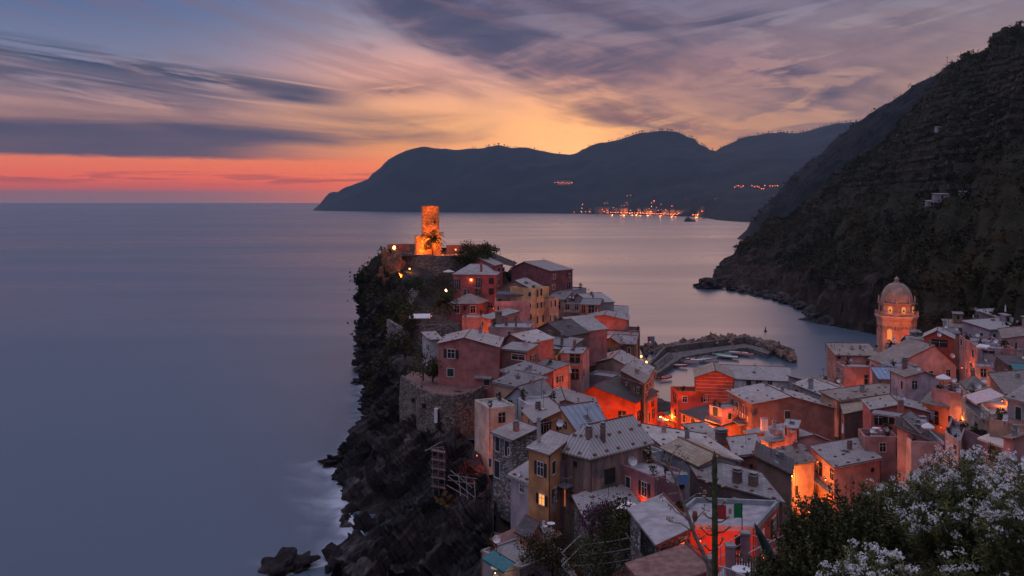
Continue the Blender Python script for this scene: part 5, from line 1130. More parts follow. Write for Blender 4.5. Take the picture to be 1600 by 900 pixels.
tree('dark round tree right of the castle palm', P(735, 420, 268), 7.2, 4.0, LF_DARK, 11, 60, 26, .6); tree('dark tree at the seaward end of the castle terrace', P(760, 418, 272), 7.4, 3.3, LF_DARK, 12, 50, 26, .6); tree('low dark bush between the castle trees', P(748, 415, 264), 4.6, 2.6, LF_DARK, 13, 40, 24, .55)
for k, (px, py, Y, ht, r, m_, lb) in enumerate([(668,462,248,4.2,3.2,LF_SCRUB,'spreading bush below the castle retaining wall'),(650,448,256,3.4,2.6,LF_DARK,'dark bush under the lit rock niche'),(688,452,246,4.4,2.8,LF_SCRUB,'bush left of the tall red villa'),(700,470,238,3.6,2.2,LF_OLIVE,'pale bush glowing by the garden lamp'),
      (612,402,282,3.2,2.4,LF_DARK,'scrubby bush at the left end of the castle platform'),(655,500,222,3.4,2.6,LF_DARK,'dark bush above the white shelter roof'),(618,478,236,3.6,3.0,LF_DARK,'dense dark bush on the cliff edge'),(661,590,166,4.6,2.6,LF_OLIVE,'tall green garden tree at the left of the bastion terrace'),
      (676,592,166.5,2.6,1.5,LF_OLIVE,'low garden bush against the rose pink house'),(625,548,188,4.0,2.6,LF_SCRUB,'rusty bush under the left retaining wall'),(612,575,190,3.6,2.4,LF_SCRUB,'brown bush lower on the cliff edge'),(604,520,214,4.2,2.8,LF_DARK,'dark bush hanging over the sea cliff'),(590,450,266,4.4,3.0,LF_DARK,'dark bush on the sheer cliff below the castle'),(580,480,274,4,3,LF_DARK,'lowest dark bush on the sheer cliff'),(640,520,200,3.2,2.0,LF_SCRUB,'bush on top of the stone terrace wall')]):
    tree(lb, P(px, py, Y), ht, r, m_, 30 + k, 34, 22, .42, name='bush', cat='bush')
# stone terraces and the round bastion
stone_wall('terrace_wall', 'broad dark stone wall holding a terrace above the rose pink house', [xy(640,202), xy(660,200), xy(690,199), xy(717,197)], [22.0, 22.3, 22.6, 23.2], 14, .7, batter=.5)
stone_wall('terrace_wall', 'pale ruined stone wall on the cliff edge', [xy(604,208), xy(615,203), xy(628,201), xy(641,201)], [22.6, 22.2, 21.6, 21.9], 13, .7, 'greystone', batter=.3)
BA = [Q(626,586,16.9), Q(631,591,16.9), Q(641,598,16.9), Q(658,608,16.9), Q(684,616.5,16.9), Q(710,618.5,16.9), Q(736,613,16.9), Q(757.5,603,16.9)]
bx = [(p.x, p.y) for p in BA]
o = empty('bastion', Vector((-13, 160, 6))); tag(o, 'big rounded stone bastion carrying a terrace on the cliff', 'bastion'); w_ = stone_wall('wall', None, bx, 16.9, 3.5, .55, 'stone', None, None, batter=1.0); w_.parent = o; w_.location = -Vector((-13, 160, 6))
mb = MB(); pts = [(p[0], p[1], 16.05) for p in bx] + [(-3.5, 168, 16.05), (-20, 178, 16.05)]; mb.face(pts); f_ = mb.build('terrace_floor', RM['redfloor'], o); f_.location = -Vector((-13, 160, 6))
for (x0, y0, x1, y1, m_, nm) in [(681,637,686.5,659,M_WHITE,'door'),(686.5,639,688,659,M_SHUTD,'doorway'),(664,630,667.5,637,M_SHUTD,'slit_window'),(743,636,747,643,M_SHUTD,'slit_window'),(648.5,622,651,628,M_SHUTD,'slit_window')]:
    best = None
    for i in range(len(bx) - 1):
        n_ = Vector((bx[i+1][1] - bx[i][1], -(bx[i+1][0] - bx[i][0]), 0)).normalized(); q = ray_plane((x0+x1)/2, (y0+y1)/2, (bx[i][0], bx[i][1], 10), n_); s = (Vector((q.x - bx[i][0], q.y - bx[i][1], 0))).dot(Vector((bx[i+1][0] - bx[i][0], bx[i+1][1] - bx[i][1], 0))) / ((bx[i+1][0] - bx[i][0])**2 + (bx[i+1][1] - bx[i][1])**2)
        if -.05 <= s <= 1.05: best = (q, n_)
    if best:
        q, n_ = best
        if n_.y > 0: n_ = -n_
        mb = MB(); mb.box(q + n_ * .35 - Vector((-13, 160, 6)), (x1-x0)*q.y/F, .9, (y1-y0)*q.y/F, Vector((-n_.y, n_.x, 0))); mb.build(nm, m_, o)
LB = [Q(655,640,11.2), Q(657,648,11.2), Q(664,656,11.2), Q(678,660.5,11.2), Q(696,661,11.2), Q(712,661,11.2), Q(722,670,10.4), Q(734,678,9.8)]
stone_wall('lower_bastion', 'small lower stone bulwark with a teal box at the foot of the bastion', [(p.x, p.y) for p in LB], [11.2] * 6 + [10.2, 9.2], 3, .5, 'stone', batter=.5)
mb = MB(); mb.face([(p.x, p.y, 10.3) for p in LB[:6]] + [(-8, 164, 10.3), (-17, 168, 10.3)]); ob = mb.build('bulwark_floor', M_EARTH); tag(ob, kind='structure')
mb = MB(); mb.box((0, 0, .45), 1.2, .8, .9); mb.box((0, 0, .95), 1.25, .85, .08, m=1); mb.box((0, -.41, .5), .9, .03, .5, m=1); ob = mb.build('storage_box', [M_TEAL, M_PALEMETAL]); ob.location = Q(668,655,10.3); tag(ob, 'teal storage box on the lower bulwark', 'box')
def chair(label, q, rz, m_=None, group='chairs on the terraces', s=1.0):
    o = empty('chair', q, rz); tag(o, label, 'chair', group); m_ = m_ or M_WHITE
    mb = MB(); mb.box((0, 0, .44), .44, .44, .04); mb.build('seat', m_, o); mb = MB(); mb.box((0, .22, .72), .42, .04, .40); mb.build('backrest', m_, o)
    for sx in (-1, 1):
        for sy in (-1, 1): mb = MB(); mb.bar((sx * .19, sy * .19, 0), (sx * .19, sy * .19, .44 if sy < 0 else .9), .02, 5); mb.build('leg', m_, o)
    o.scale = (s, s, s); return o
def table(label, q, m_=None, r=.45, group='tables on the terraces', h_=.73):
    o = empty('table', q); tag(o, label, 'table', group); m_ = m_ or M_WHITE; mb = MB(); mb.lathe([(0, h_), (r, h_), (r, h_ - .04), (0, h_ - .04)], (0, 0, 0), 18); mb.build('tabletop', m_, o)
    mb = MB(); mb.bar((0, 0, 0), (0, 0, h_ - .04), .04, 6); mb.lathe([(.28, .0), (.28, .03), (.04, .06)], (0, 0, 0), 10); mb.build('pedestal', m_, o); return o
def parasol(label, q, m_, r=1.3, h_=2.5, group='parasols', closed=False):
    o = empty('parasol', q); tag(o, label, 'parasol', group); mb = MB(); mb.bar((0, 0, -.05), (0, 0, h_), .03, 6); mb.lathe([(.3, 0), (.3, .08), (.05, .1)], (0, 0, 0), 10); mb.build('pole', M_METAL, o); mb = MB()
    if closed: mb.lathe([(.05, h_ + .1), (.14, h_ - .4), (.2, h_ - 1.3), (.16, h_ - 1.5)], (0, 0, 0), 9)
    else: mb.lathe([(0, h_ + .12), (r * .55, h_ - .16), (r, h_ - .46), (r * .98, h_ - .62)], (0, 0, 0), 8)
    mb.build('canopy', m_, o); return o
M_RED = plain('red_canvas', (.42,.04,.03), .8, 0, .15); M_ORNG = plain('orange_canvas', (.55,.22,.05), .8, 0, .15); M_GREENC = plain('green_canvas', (.03,.22,.12), .8, 0, .15); M_CREAM = plain('cream_canvas', (.55,.48,.42), .85, 0, .12); M_BLUEC = plain('blue_canvas', (.10,.22,.42), .85, 0, .15); M_DARKC = plain('grey_canvas', (.10,.10,.13), .85, 0, .2)
chair('dark garden chair on the bastion terrace', Q(660,611,16.05), .8, M_SHUTD); table('square wooden table on the bastion terrace', Q(716,612,16.05), M_WOOD, .8)
# white shelter roofs on the cliff terraces
for px, py, Y, w_, d_, lb in [(656,494,214,5.0,3.5,'white sheet shelter roof beside the small lit palm'),(690,510,203,6,2.6,'pale slab shelter on top of the broad stone wall')]:
    q = P(px, py, Y); ob = empty('shelter', q); tag(ob, lb, 'shelter', 'shelters on the cliff terraces'); mb = MB(); mb.box((0, 0, 0), w_, d_, .12, Vector((1, .1, 0)), Vector((.05, -.18, 1))); mb.build('roof', M_WHITE, ob); mb = MB()
    for sx in (-1, 1):
        for sy in (-1, 1): mb.bar((sx * w_ * .42, sy * d_ * .38, -2.6), (sx * w_ * .42, sy * d_ * .38, -.1), .07, 5)
    mb.build('posts', M_METAL, ob)
ob = empty('garden_stair', P(640, 478, 246)); tag(ob, 'pale flight of garden steps on the cliff below the castle', 'stair'); mb = MB()
for i in range(9): mb.box((-.9 + i * .28, i * .5, i * .45), 2.0, .55, .5, Vector((1, .25, 0)))
mb.build('steps', M_GREY, ob); mb = MB(); mb.bar((-2, 0, 1.0), (.4, 4, 4.6), .05, 4); mb.bar((-2, 0, 0), (-2, 0, 1), .05, 4); mb.bar((.4, 4, 3.6), (.4, 4, 4.6), .05, 4); mb.build('handrail', M_PALEMETAL, ob)
parasol('cream parasol at the left of the tall red villa', P(701, 436, 253), M_CREAM, 1.7, 2.6, closed=False)

# scaffolding on the cliff under the bastion
ob = empty('scaffold', P(690, 768, 122)); tag(ob, 'steel scaffolding and stairs climbing the rock below the bastion', 'scaffolding'); org = P(690, 768, 122)
mb = MB(); pb = MB()
def sp_(px, py, Y=122): return P(px, py, Y) - org
for px in (675, 684, 693):
    for Y in (122, 124.2): mb.bar(sp_(px, 700, Y), sp_(px + 2, 775, Y), .05, 5)
for i, py in enumerate((704, 717, 730, 743, 756)):
    for Y in (122, 124.2): mb.bar(sp_(673, py + i, Y), sp_(697, py + 4 + i, Y), .045, 5); mb.bar(sp_(673, py - 6 + i, Y), sp_(697, py - 2 + i, Y), .03, 4)
    pb.face([sp_(674, py + i, 122), sp_(696, py + 4 + i, 122), sp_(696, py + 4 + i, 124.2) + Vector((0, 0, .3)), sp_(674, py + i, 124.2) + Vector((0, 0, .3))])
    mb.bar(sp_(674, py + 12, 122), sp_(695, py + 2, 122), .03, 4)
for (x0, y0, x1, y1) in [(700,744,742,778),(698,758,740,782),(704,735,738,762),(716,740,720,775),(728,745,731,782),(741,752,743,783),(700,750,741,756),(702,742,745,748),(690,690,664,705),(664,703,694,698)]: mb.bar(sp_(x0, y0, 119.5), sp_(x1, y1, 116.5), .06, 5)
mb.build('tubes', plain('scaffold_tube', (.17,.165,.17), .5, .3, .3), ob); pb.build('platforms', M_WOOD, ob)

# ------------------------------------------------------------------ bell tower
cb = P(1401, 545, 231); ob = empty('bell_tower', cb); tag(ob, 'octagonal church bell tower with a round dome, lit from below', 'church tower'); k = 231 / F
zz = lambda py: (545 - py) * k
def octa(r, z0, z1, nm, mat, par=ob, cap=True):
    mb = MB(); a = math.radians(22.5); r = r / math.cos(a); mb.prism([(r * math.sin(a + i * math.pi / 4 + math.pi), r * math.cos(a + i * math.pi / 4 + math.pi)) for i in range(8)], z0, z1, 0, cap, True); return mb.build(nm, mat, par)
WMT = wall_mat('tower', (.40,.27,.20), .3)
sh_ = octa(4.45, -12, zz(497), 'shaft', WMT); octa(4.75, zz(497), zz(493.5), 'cornice', WMT); octa(4.95, zz(493.5), zz(492), 'gallery_floor', M_STONE_TRIM); octa(4.05, zz(492), zz(474), 'drum', WMT); octa(4.35, zz(474), zz(472), 'drum_cornice', WMT)
def arch_panel(c, n_, wd, ht, mat, nm, par, dep=.12):
    mb = MB(); d = Vector((-n_.y, n_.x, 0)); pts = [c + d * -wd/2, c + d * wd/2] + [c + d * math.cos(t) * wd/2 + Vector((0, 0, ht - wd/2 + math.sin(t) * wd/2)) for t in [i * math.pi / 8 for i in range(9)]]
    f = [p + n_ * dep for p in pts]; mb.face(f); 
    for i in range(len(pts)): j = (i + 1) % len(pts); mb.face([pts[i], pts[j], f[j], f[i]])
    return mb.build(nm, mat, par)
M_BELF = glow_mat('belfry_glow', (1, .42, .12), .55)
for i in range(8):
    t = -math.pi / 2 + i * math.pi / 4; n_ = Vector((math.cos(t), math.sin(t), 0))
    arch_panel(n_ * 4.02 + Vector((0, 0, zz(489))), n_, 1.5, 2.3, WMT, 'window_surround', ob, .10); arch_panel(n_ * 4.06 + Vector((0, 0, zz(488.6))), n_, 1.05, 2.0, M_BELF if i in (0, 1, 7) else M_GLASS, 'belfry_opening', ob, .10)
    if i in (0, 1, 7): mb = MB(); q = n_ * 4.2 + Vector((0, 0, zz(486))); mb.lathe([(0, .5), (.15, .45), (.2, .15), (.3, 0), (0, 0)], q + Vector((0, 0, .3)), 10); mb.build('bell', M_METAL, ob)
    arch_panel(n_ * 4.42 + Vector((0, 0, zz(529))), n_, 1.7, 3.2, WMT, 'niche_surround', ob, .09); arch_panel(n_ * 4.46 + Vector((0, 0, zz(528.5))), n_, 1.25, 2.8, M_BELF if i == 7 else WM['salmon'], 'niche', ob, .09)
    for j in range(4):
        d = Vector((-n_.y, n_.x, 0)); arch_panel(n_ * 4.42 + d * (j - 1.5) * .92 + Vector((0, 0, zz(512.5))), n_, .7, .9, WM['umber'], 'corbel_arch', ob, .06)
    cn = Vector((math.cos(t + math.pi/8), math.sin(t + math.pi/8), 0)); mb = MB(); mb.lathe([(.28, 0), (.28, .6), (.14, .8), (.24, 1.1), (.16, 1.5), (0, 1.9)], cn * 4.3 + Vector((0, 0, zz(472))), 8); mb.build('pinnacle', WMT, ob)
mb = MB()
for i in range(8):
    a0, a1 = [math.radians(-90 + 22.5 + (i + e) * 45) for e in (0, 1)]; p, q = [Vector((5.1 * math.cos(a), 5.1 * math.sin(a), zz(492))) for a in (a0, a1)]; up = Vector((0, 0, 1)); mb.box((p + q) / 2 + up * .95, (q - p).length, .2, .14, q - p); mb.bar(p, p + up * 1.25, .16, 6)
    for j in range(1, 9): mb.bar(p.lerp(q, j / 9), p.lerp(q, j / 9) + up * .9, .07, 5)
mb.build('balustrade', WMT, ob)
mb = MB(); prof = [(3.95, 0)] + [(3.95 * math.cos(t) ** .85, 5.1 * math.sin(t)) for t in np.linspace(.05, 1.42, 12)] + [(.45, 5.15)]; mb.lathe(prof, (0, 0, zz(472)), 32); mb.build('dome', plain('dome_render', (.30,.225,.175), .85, 0, .3, .8), ob, smooth=True)
mb = MB(); mb.lathe([(.75, 0), (.75, .3), (.5, .4), (.5, .9), (.7, 1.0), (.35, 1.3), (.12, 1.7), (0, 1.75)], (0, 0, zz(472) + 5.0), 10); mb.build('finial', WMT, ob)

# ------------------------------------------------------------------ harbour
dk = [Q(1018,577,1.6), Q(1041,552,1.6), Q(1100,544.5,1.6), Q(1163,537,1.6), Q(1182,541,1.6), Q(1206,548,1.6), Q(1199,553,1.6), Q(1168,543,1.6), Q(1113,549.5,1.6), Q(1066,558,1.6), Q(1026,584,1.6)]
ob = empty('harbour_mole', Vector((60, 290, 0))); tag(ob, 'curving concrete harbour mole with a parapet and a low quay', 'pier'); off = -Vector((60, 290, 0)); mb = MB(); mb.prism([(p.x, p.y) for p in dk], -2.5, 1.6); M_PIER = plain('pier_concrete', (.12,.105,.10), .9, 0, .4, .6); q_ = mb.build('quay', M_PIER, ob); q_.location = off
pw = stone_wall('parapet', None, [(p.x, p.y) for p in (Q(1016,573,1.6), Q(1041,551,1.6), Q(1100,543.5,1.6), Q(1163,536,1.6), Q(1183,540,1.6), Q(1206,547,1.6))], [2.4, 3.5, 3.6, 3.7, 3.4, 2.8], -2, .9, M_PIER, None, None); pw.parent = ob; pw.location = off
mb = MB()
for i in range(4): a, c = Q(1022 + i * 1.5, 575 + i, 1.6 + .0), Q(1046 + i * 1.5, 556 + i * .7, 1.6); mb.box((a + c) / 2 + Vector((0, 0, .9 - i * .25)), (c - a).length, .8, .3, c - a)
q_ = mb.build('steps', M_PIER, ob); q_.location = off
line = [(990,546),(1000,541),(1020,539),(1042,541),(1060,536),(1080,531.5),(1100,527.5),(1125,525.5),(1150,524),(1172,524),(1190,530),(1205,536),(1220,542),(1232,547),(1240,550)]; lx = [q[0] for q in line]; ly = [q[1] for q in line]
protos = []
for i in range(7):
    mb = MB(); mb.blob((0, 0, 0), R.uniform(.85, 1.3), R.uniform(.8, 1.2), R.uniform(.6, .9), 40 + i, .9, sub=2); protos.append(mb)
rockm = rock_mat('breakwater_stone', (.10,.075,.065), (.19,.14,.12), (.30,.23,.20), bed=.6); pobs = []
for i in range(190):
    px = R.uniform(990, 1240) if i % 3 else R.uniform(1185, 1241); dy = R.uniform(-1.0, 8) if px < 1200 else R.uniform(-3, 9); py = float(np.interp(px, lx, ly)) + dy * (1 if px < 1180 else .9); 
    z = R.uniform(.2, 1.9) if dy < 5 else R.uniform(1.2, 2.6)
    if px > 1210: z *= .6
    k = i % 7
    if len(pobs) <= k: o = protos[k].build('boulder', rockm); pobs.append(o)
    else: o = pobs[k].copy(); COL.objects.link(o)
    o.location = Q(px, py + 3, z); s = R.uniform(.8, 1.7); o.scale = (s, s, s); o.rotation_euler = (R.uniform(0, 6), R.uniform(0, 6), R.uniform(0, 6)); tag(o, 'angular boulder heaped among others along the outer side of the harbour mole', 'boulder', 'boulders of the breakwater')
def boat(label, q, rz, L=4.8, hull=None, cover=None, outboard=True):
    o = empty('boat', q, rz); tag(o, label, 'boat', 'small boats in the harbour'); W_ = L * .36; mb = MB(); st_ = []
    for i in range(9):
        t = i / 8; x = (t - .5) * L; wd = W_ / 2 * (math.sin(min(1, (1 - t) * 1.9 + .02) * math.pi / 2) ** .8); sh = .55 + .25 * t * t; st_.append([Vector((x, -wd, sh)), Vector((x, -wd * .72, .12)), Vector((x, 0, 0 + .3 * max(0, t - .75))), Vector((x, wd * .72, .12)), Vector((x, wd, sh))])
    for a, c in zip(st_[:-1], st_[1:]):
        for j in range(4): mb.face([a[j], a[j + 1], c[j + 1], c[j]])
        mb.bar(a[0], c[0], .05, 4, 1); mb.bar(a[4], c[4], .05, 4, 1)
    mb.face([v for v in st_[0]]); mb.build('hull', [hull, M_WHITE], o); mb = MB()
    for a, c in zip(st_[:-1], st_[1:]):
        k = .9 if cover else .86; zc = .12 if cover else -.28
        m0, m1 = (a[0] + a[4]) / 2 + Vector((0, 0, zc)), (c[0] + c[4]) / 2 + Vector((0, 0, zc))
        mb.face([m0.lerp(a[0], k) - Vector((0, 0, zc * .9)), c[0].lerp(m1, 1 - k), m1, m0]); mb.face([m0, m1, m1.lerp(c[4], k), m0.lerp(a[4], k)])
    mb.build('cover' if cover else 'floor', cover or M_WOOD, o)
    if not cover:
        for x in (-L * .22, L * .1): mb = MB(); mb.box((x, 0, .5), .3, W_ * .8, .05); mb.build('bench', M_WOOD, o)
    if outboard: mb = MB(); mb.box((-L / 2 - .12, 0, .75), .3, .28, .5); mb.bar((-L / 2 - .12, 0, .5), (-L / 2 - .14, 0, -.1), .06, 5); mb.build('outboard_motor', M_SHUTD, o)
HB = [plain('hull_white', (.55,.55,.56), .4, 0, .1), plain('hull_red', (.42,.05,.04), .4, 0, .1), plain('hull_blue', (.06,.16,.34), .4, 0, .1), plain('hull_cream', (.52,.42,.34), .45, 0, .1)]
for k, (px, py, rz, hu, co, L, lb) in enumerate([(1062,573,-.3,1,3,4.6,'red hulled boat nearest the quay steps'),(1066,566,-.35,0,None,4.8,'white open boat behind the red hulled one'),(1073,563,-.35,2,M_CREAM,5,'blue boat with a cream cover in the packed row'),(1080,568,-.3,0,M_RED,4.6,'white boat with a red cover in the packed row'),(1084,562,-.35,1,None,4.6,'red open boat in the packed row'),
      (1091,565,-.3,0,M_WHITE,4.8,'white boat with a white cover beside the red open one'),(1096,559,-.35,2,None,4.8,'blue open boat at the back of the packed row'),(1102,563,-.3,3,M_CREAM,4.8,'cream boat with a cover near the end of the row'),(1109,560,-.4,0,None,4.6,'small white open boat at the end of the row'),(1112,567,-.2,3,M_DARKC,4.4,'boat with a dark motor cover beside the grey building'),
      (1125,556,2.7,0,M_GREENC,7.5,'large moored boat with a green cover'),(1136,559,2.7,3,M_CREAM,7,'large cream boat with a tan cover moored in the middle'),(1140,553,2.8,0,M_DARKC,7,'large grey covered boat alongside the mole'),(1152,553,2.75,0,M_CREAM,7,'moored boat with a pale pointed cover'),(1163,555,2.7,3,M_RED,6,'rightmost moored boat with a reddish cover'),(1041,592,.6,1,M_RED,4.4,'red covered boat in the gap by the square'),(1166,546,2.8,2,M_BLUEC,5,'little blue boat against the quay spur')]):
    boat(lb, Q(px, py, .35), rz, L, HB[hu], HB[co] if isinstance(co, int) else co)
mb = MB(); mb.lathe([(0, -.3), (.5, -.2), (.55, .2), (.2, .5), (.08, 1.6), (0, 1.7)], (0, 0, 0), 10); ob = mb.build('buoy', M_SHUTD); ob.location = Q(1196, 518, 0); tag(ob, 'little dark buoy afloat outside the breakwater', 'buoy'); ob.scale = (1.2, 1.2, 1.2)
o = empty('flagpole', Q(1022.5, 556, 2)); tag(o, 'flagpole with a small red and blue flag by the harbour rocks', 'flagpole'); mb = MB(); mb.bar((0, 0, 0), (0, 0, 6.2), .06, 6); mb.build('pole', M_PALEMETAL, o); mb = MB()
for i in range(5):
    a = lambda t: Vector((-t * .42, .12 * math.sin(t * 1.6), 0)); mb.face([a(i) + Vector((0, 0, 4.6)), a(i + 1) + Vector((0, 0, 4.5)), a(i + 1) + Vector((0, 0, 6)), a(i) + Vector((0, 0, 6.1))], 0 if i > 2 else 1)
mb.build('flag', [M_RED, M_BLUEC], o)
# the harbour bar by the rocks
for px, py, lb in [(998,566,'cream parasol of the harbour bar nearest the rocks'),(1007,574,'cream parasol of the harbour bar in front')]: parasol(lb, P(px, py, 262 if px < 1000 else 252) - Vector((0, 0, 1.5)), M_CREAM, 1.6, 2.6, 'parasols of the harbour bar')
# the square by the harbour
mb = MB(); mb.face([Q(1022,690,2.0), Q(1066,690,2.0), Q(1052,628,2.0), Q(1024,628,2.0)]); tag(mb.build('harbour_square', plain('paving', (.24,.20,.17), .7, 0, .25, 1.0)), kind='structure')
for px, py, m_, r, lb in [(1043,645,M_GREENC,1.5,'green cafe parasol at the water side of the square'),(1033,646,M_RED,1.5,'red cafe parasol at the back left of the square'),(1034,655,M_CREAM,1.5,'cream cafe parasol in the middle of the square'),(1032,662,M_RED,1.5,'red cafe parasol at the front left of the square'),(1044,660,M_ORNG,1.6,'orange cafe parasol at the front right of the square'),(1041,652,M_RED,1.3,'small red parasol behind the orange one')]: parasol(lb, Q(px, py + 16, 2.0), m_, r, 2.5, 'parasols of the harbour square')
for px, py, lb in [(1030,672,'cafe table at the left of the square'),(1038,670,'cafe table in the middle of the square'),(1045,674,'cafe table at the right of the square')]:
    table(lb, Q(px, py, 2.0), M_CREAM, .5, 'cafe tables in the square')
    for k in range(2): chair(lb.replace('cafe table', ['near chair of the table', 'far chair of the table'][k]), Q(px + 3 - 6 * k, py + 1, 2.0), k * 3, M_RED, 'cafe chairs in the square')
stone_wall('quay_wall', 'low lit quay wall between the square and the water', [(p.x, p.y) for p in (Q(1026,629,2.6), Q(1050,630,2.6))], 2.6, 0, .5, M_STONE_TRIM, group=None)
# the lane paving between the lit fronts
mb = MB(); L0 = [Q(1022,690,2.02), Q(1066,690,2.02), Q(1145,712,2.4), Q(1210,752,3.2), Q(1262,806,4.0)]; mb.face([(34,190,2.03),(40,176,2.03),(42,160,2.3),(34,160,2.3)]); mb.face([(34,160,2.3),(42,160,2.3),(42,140,3.2),(36,140,3.2)]); mb.face([(36,140,3.2),(42,140,3.2),(46,122,4.0),(40,122,4.0)]); tag(mb.build('lane', plain('lane_paving', (.20,.17,.15), .75, 0, .25, 1.0)), kind='structure')
# stone bands across the crimson gable
A_, d_, n_, L_ = fplane(striped, 'f')
for i in range(9):
    z = striped['ze'] + .9 - i * .72; t0 = 0 if z < striped['ze'] else .22; t1 = 1 if z < striped['ze'] else .8; c = A_ + d_ * L_ * (t0 + t1) / 2 - striped['org']; c.z = z - striped['org'].z
    mb = MB(); mb.box(c + n_ * .02, L_ * (t1 - t0), .05, .08, d_); mb.build('stone_band', M_STONE_TRIM, striped['root'])

# ------------------------------------------------------------------ life on the terraces
def pot(label, q, s=1.0, mat=None, seed=1):
    o = empty('potted_plant', q); tag(o, label, 'plant', 'potted plants on the terraces'); mb = MB(); mb.lathe([(.16, 0), (.24, .38), (.27, .4), (.2, .36), (0, .34)], (0, 0, 0), 9); mb.build('pot', M_TERRA, o)
    c, d, t = clumps(12, .42, .5, seed, 14, .3, .45); leaf_mesh('foliage', c, .2, mat or LF_OLIVE, o, .5, t, d, .7, seed, loc=(0, 0, .85)); o.scale = (s, s, s)
wc = lambda s: len(s.split())
seedc = 100
for info in HOUSES:
    rn = random.Random(int(abs(info['org'].x * 31 + info['org'].y * 7)))
    A, B, C, D = info['foot']; lb = info['root']['label']
    if any(ch.name.startswith('terrace') for ch in info['root'].children) and (B - A).length > 3:
        fz = [ch for ch in info['root'].children if ch.name.startswith('terrace')][0].data.vertices[0].co.z + info['org'].z
        words = [('near corner', .12, .14), ('far corner', .88, .84), ('front edge', .55, .12)]
        for k in range(rn.choice([1, 2, 2, 3])):
            nm, u, v = words[k]; q = A.lerp(B, u).lerp(D.lerp(C, u), v); q.z = fz; seedc += 1; t = f'plant in the {nm}, ' + lb
            if wc(t) > 16: t = ' '.join(t.split()[:16])
            pot(t, q, rn.uniform(.9, 1.5), rn.choice([LF_OLIVE, LF_DARK, LF_SCRUB]), seedc)
    # aerials on some roofs
    if rn.random() < .38 and C.y > 84:
        q = A.lerp(C, rn.uniform(.4, .7)); q.z = info['ze'] + .3; q = q - info['org']; mb = MB(); mb.bar(q, q + Vector((0, 0, 2.9)), .03, 4)
        for i in range(4): mb.bar(q + Vector((-.5 + .05 * i, 0, 2.85 - i * .16)), q + Vector((.5 - .05 * i, .1, 2.85 - i * .16)), .02, 4)
        mb.build('aerial', M_METAL, info['root'])
for k, info in enumerate(HOUSES):
    rn = random.Random(900 + k); A, B, C, D = info['foot']
    if A.x > 52 and rn.random() < .7 or rn.random() < .18:
        for _ in range(rn.choice([1, 1, 2])):
            q = A.lerp(B, rn.uniform(.1, .9)).lerp(D.lerp(C, .5), rn.uniform(.0, .6)); z = info['ze'] + rn.uniform(.6, 1.6) - info['org'].z; q = q - info['org']; r = rn.uniform(.3, .48); mb = MB(); mb.lathe([(0, 0), (r * .5, .03), (r, .12), (r * .98, .14), (r * .5, .05), (0, .02)], (0, 0, 0), 12); mb.bar((0, 0, 0), (0, -.1, -.3), .03, 5)
            o = mb.build('satellite_dish', M_PALEMETAL, info['root']); o.location = (q.x, q.y, z); o.rotation_euler = (math.radians(60), 0, rn.uniform(-1.2, .6)); mb = MB(); mb.bar((q.x, q.y, z - 2.2), (q.x, q.y + .05, z), .03, 5); mb.build('dish_mast', M_METAL, info['root'])
for k, info in enumerate(HOUSES):
    rn = random.Random(300 + k); A, B, C, D = info['foot']; lb = info['root']['label']
    if info['roof'].name.startswith('roof') and A.x > 50 and (B - A).length * (D - A).length > 36 and rn.random() < .5 and not any(q_ in lb for q_ in ('crimson', 'skylight', 'washing', 'corner house', 'harbour', 'one dark window in the middle')):
        d = (B - A).normalized(); q = A.lerp(B, rn.uniform(.25, .75)).lerp(D.lerp(C, .5), rn.uniform(.5, .8)) - info['org']; z = info['ze'] - info['org'].z; w_, dd, hh = rn.uniform(1.4, 2.4), rn.uniform(1.4, 2.2), rn.uniform(2.2, 3.2); mb = MB(); ay = Vector((-d.y, d.x, 0)); c = Vector((q.x, q.y, z + hh / 2)); mb.box(c, w_, dd, hh, d); hut = mb.build('roof_hut', info['wall'].data.materials[0], info['root'])
        mb = MB(); slope(mb, [c + d * sx * (w_ / 2 + .2) + ay * sy * (dd / 2 + .2) + Vector((0, 0, hh / 2 + .1 + (.35 if sy > 0 else 0))) for sx, sy in ((-1, -1), (1, -1), (1, 1), (-1, 1))], .12); mb.build('hut_roof', RM['slate'], hut)
        mb = MB(); mb.box(c - ay * (dd / 2 + .01) + Vector((0, 0, hh / 2 - .75)), .6, .05, .9, d); mb.build('hut_window', M_GLASS if rn.random() < .6 else M_SHUT, hut)
def cable(label, a, b_, sag=.8):
    o = empty('cable', a); tag(o, label, 'cable', 'cables strung between the houses'); d = b_ - a; mb = MB(); mb.tube([d * (i / 10) - Vector((0, 0, sag * 4 * (i / 10) * (1 - i / 10))) for i in range(11)], [.022] * 11, 4); mb.build('wire', M_METAL, o)
for (x0, y0, Y0, x1, y1, Y1, lb) in [(1322,640,150,1500,655,140,'cable from the patchwork roof to the glowing alley'),(1400,655,140,1549,660,122,'cable over the yard of the orange house'),(1204,690,143,1345,716,130,'cable across the front of the pink gabled house'),(1022,655,172,1064,646,176,'cable across the mouth of the square'),(1130,690,118,1202,702,136,'cable over the lane behind the blue slate roof'),(880,560,176,926,572,198,'cable across the ochre lane'),(1478,610,144,1512,612,127,'cable across the glowing alley'),(772,640,128,830,632,140,'cable by the teal glass balcony'),(1290,560,196,1386,548,200,'cable between the antenna house and the plum house')]: cable(lb, P(x0, y0, Y0), P(x1, y1, Y1))
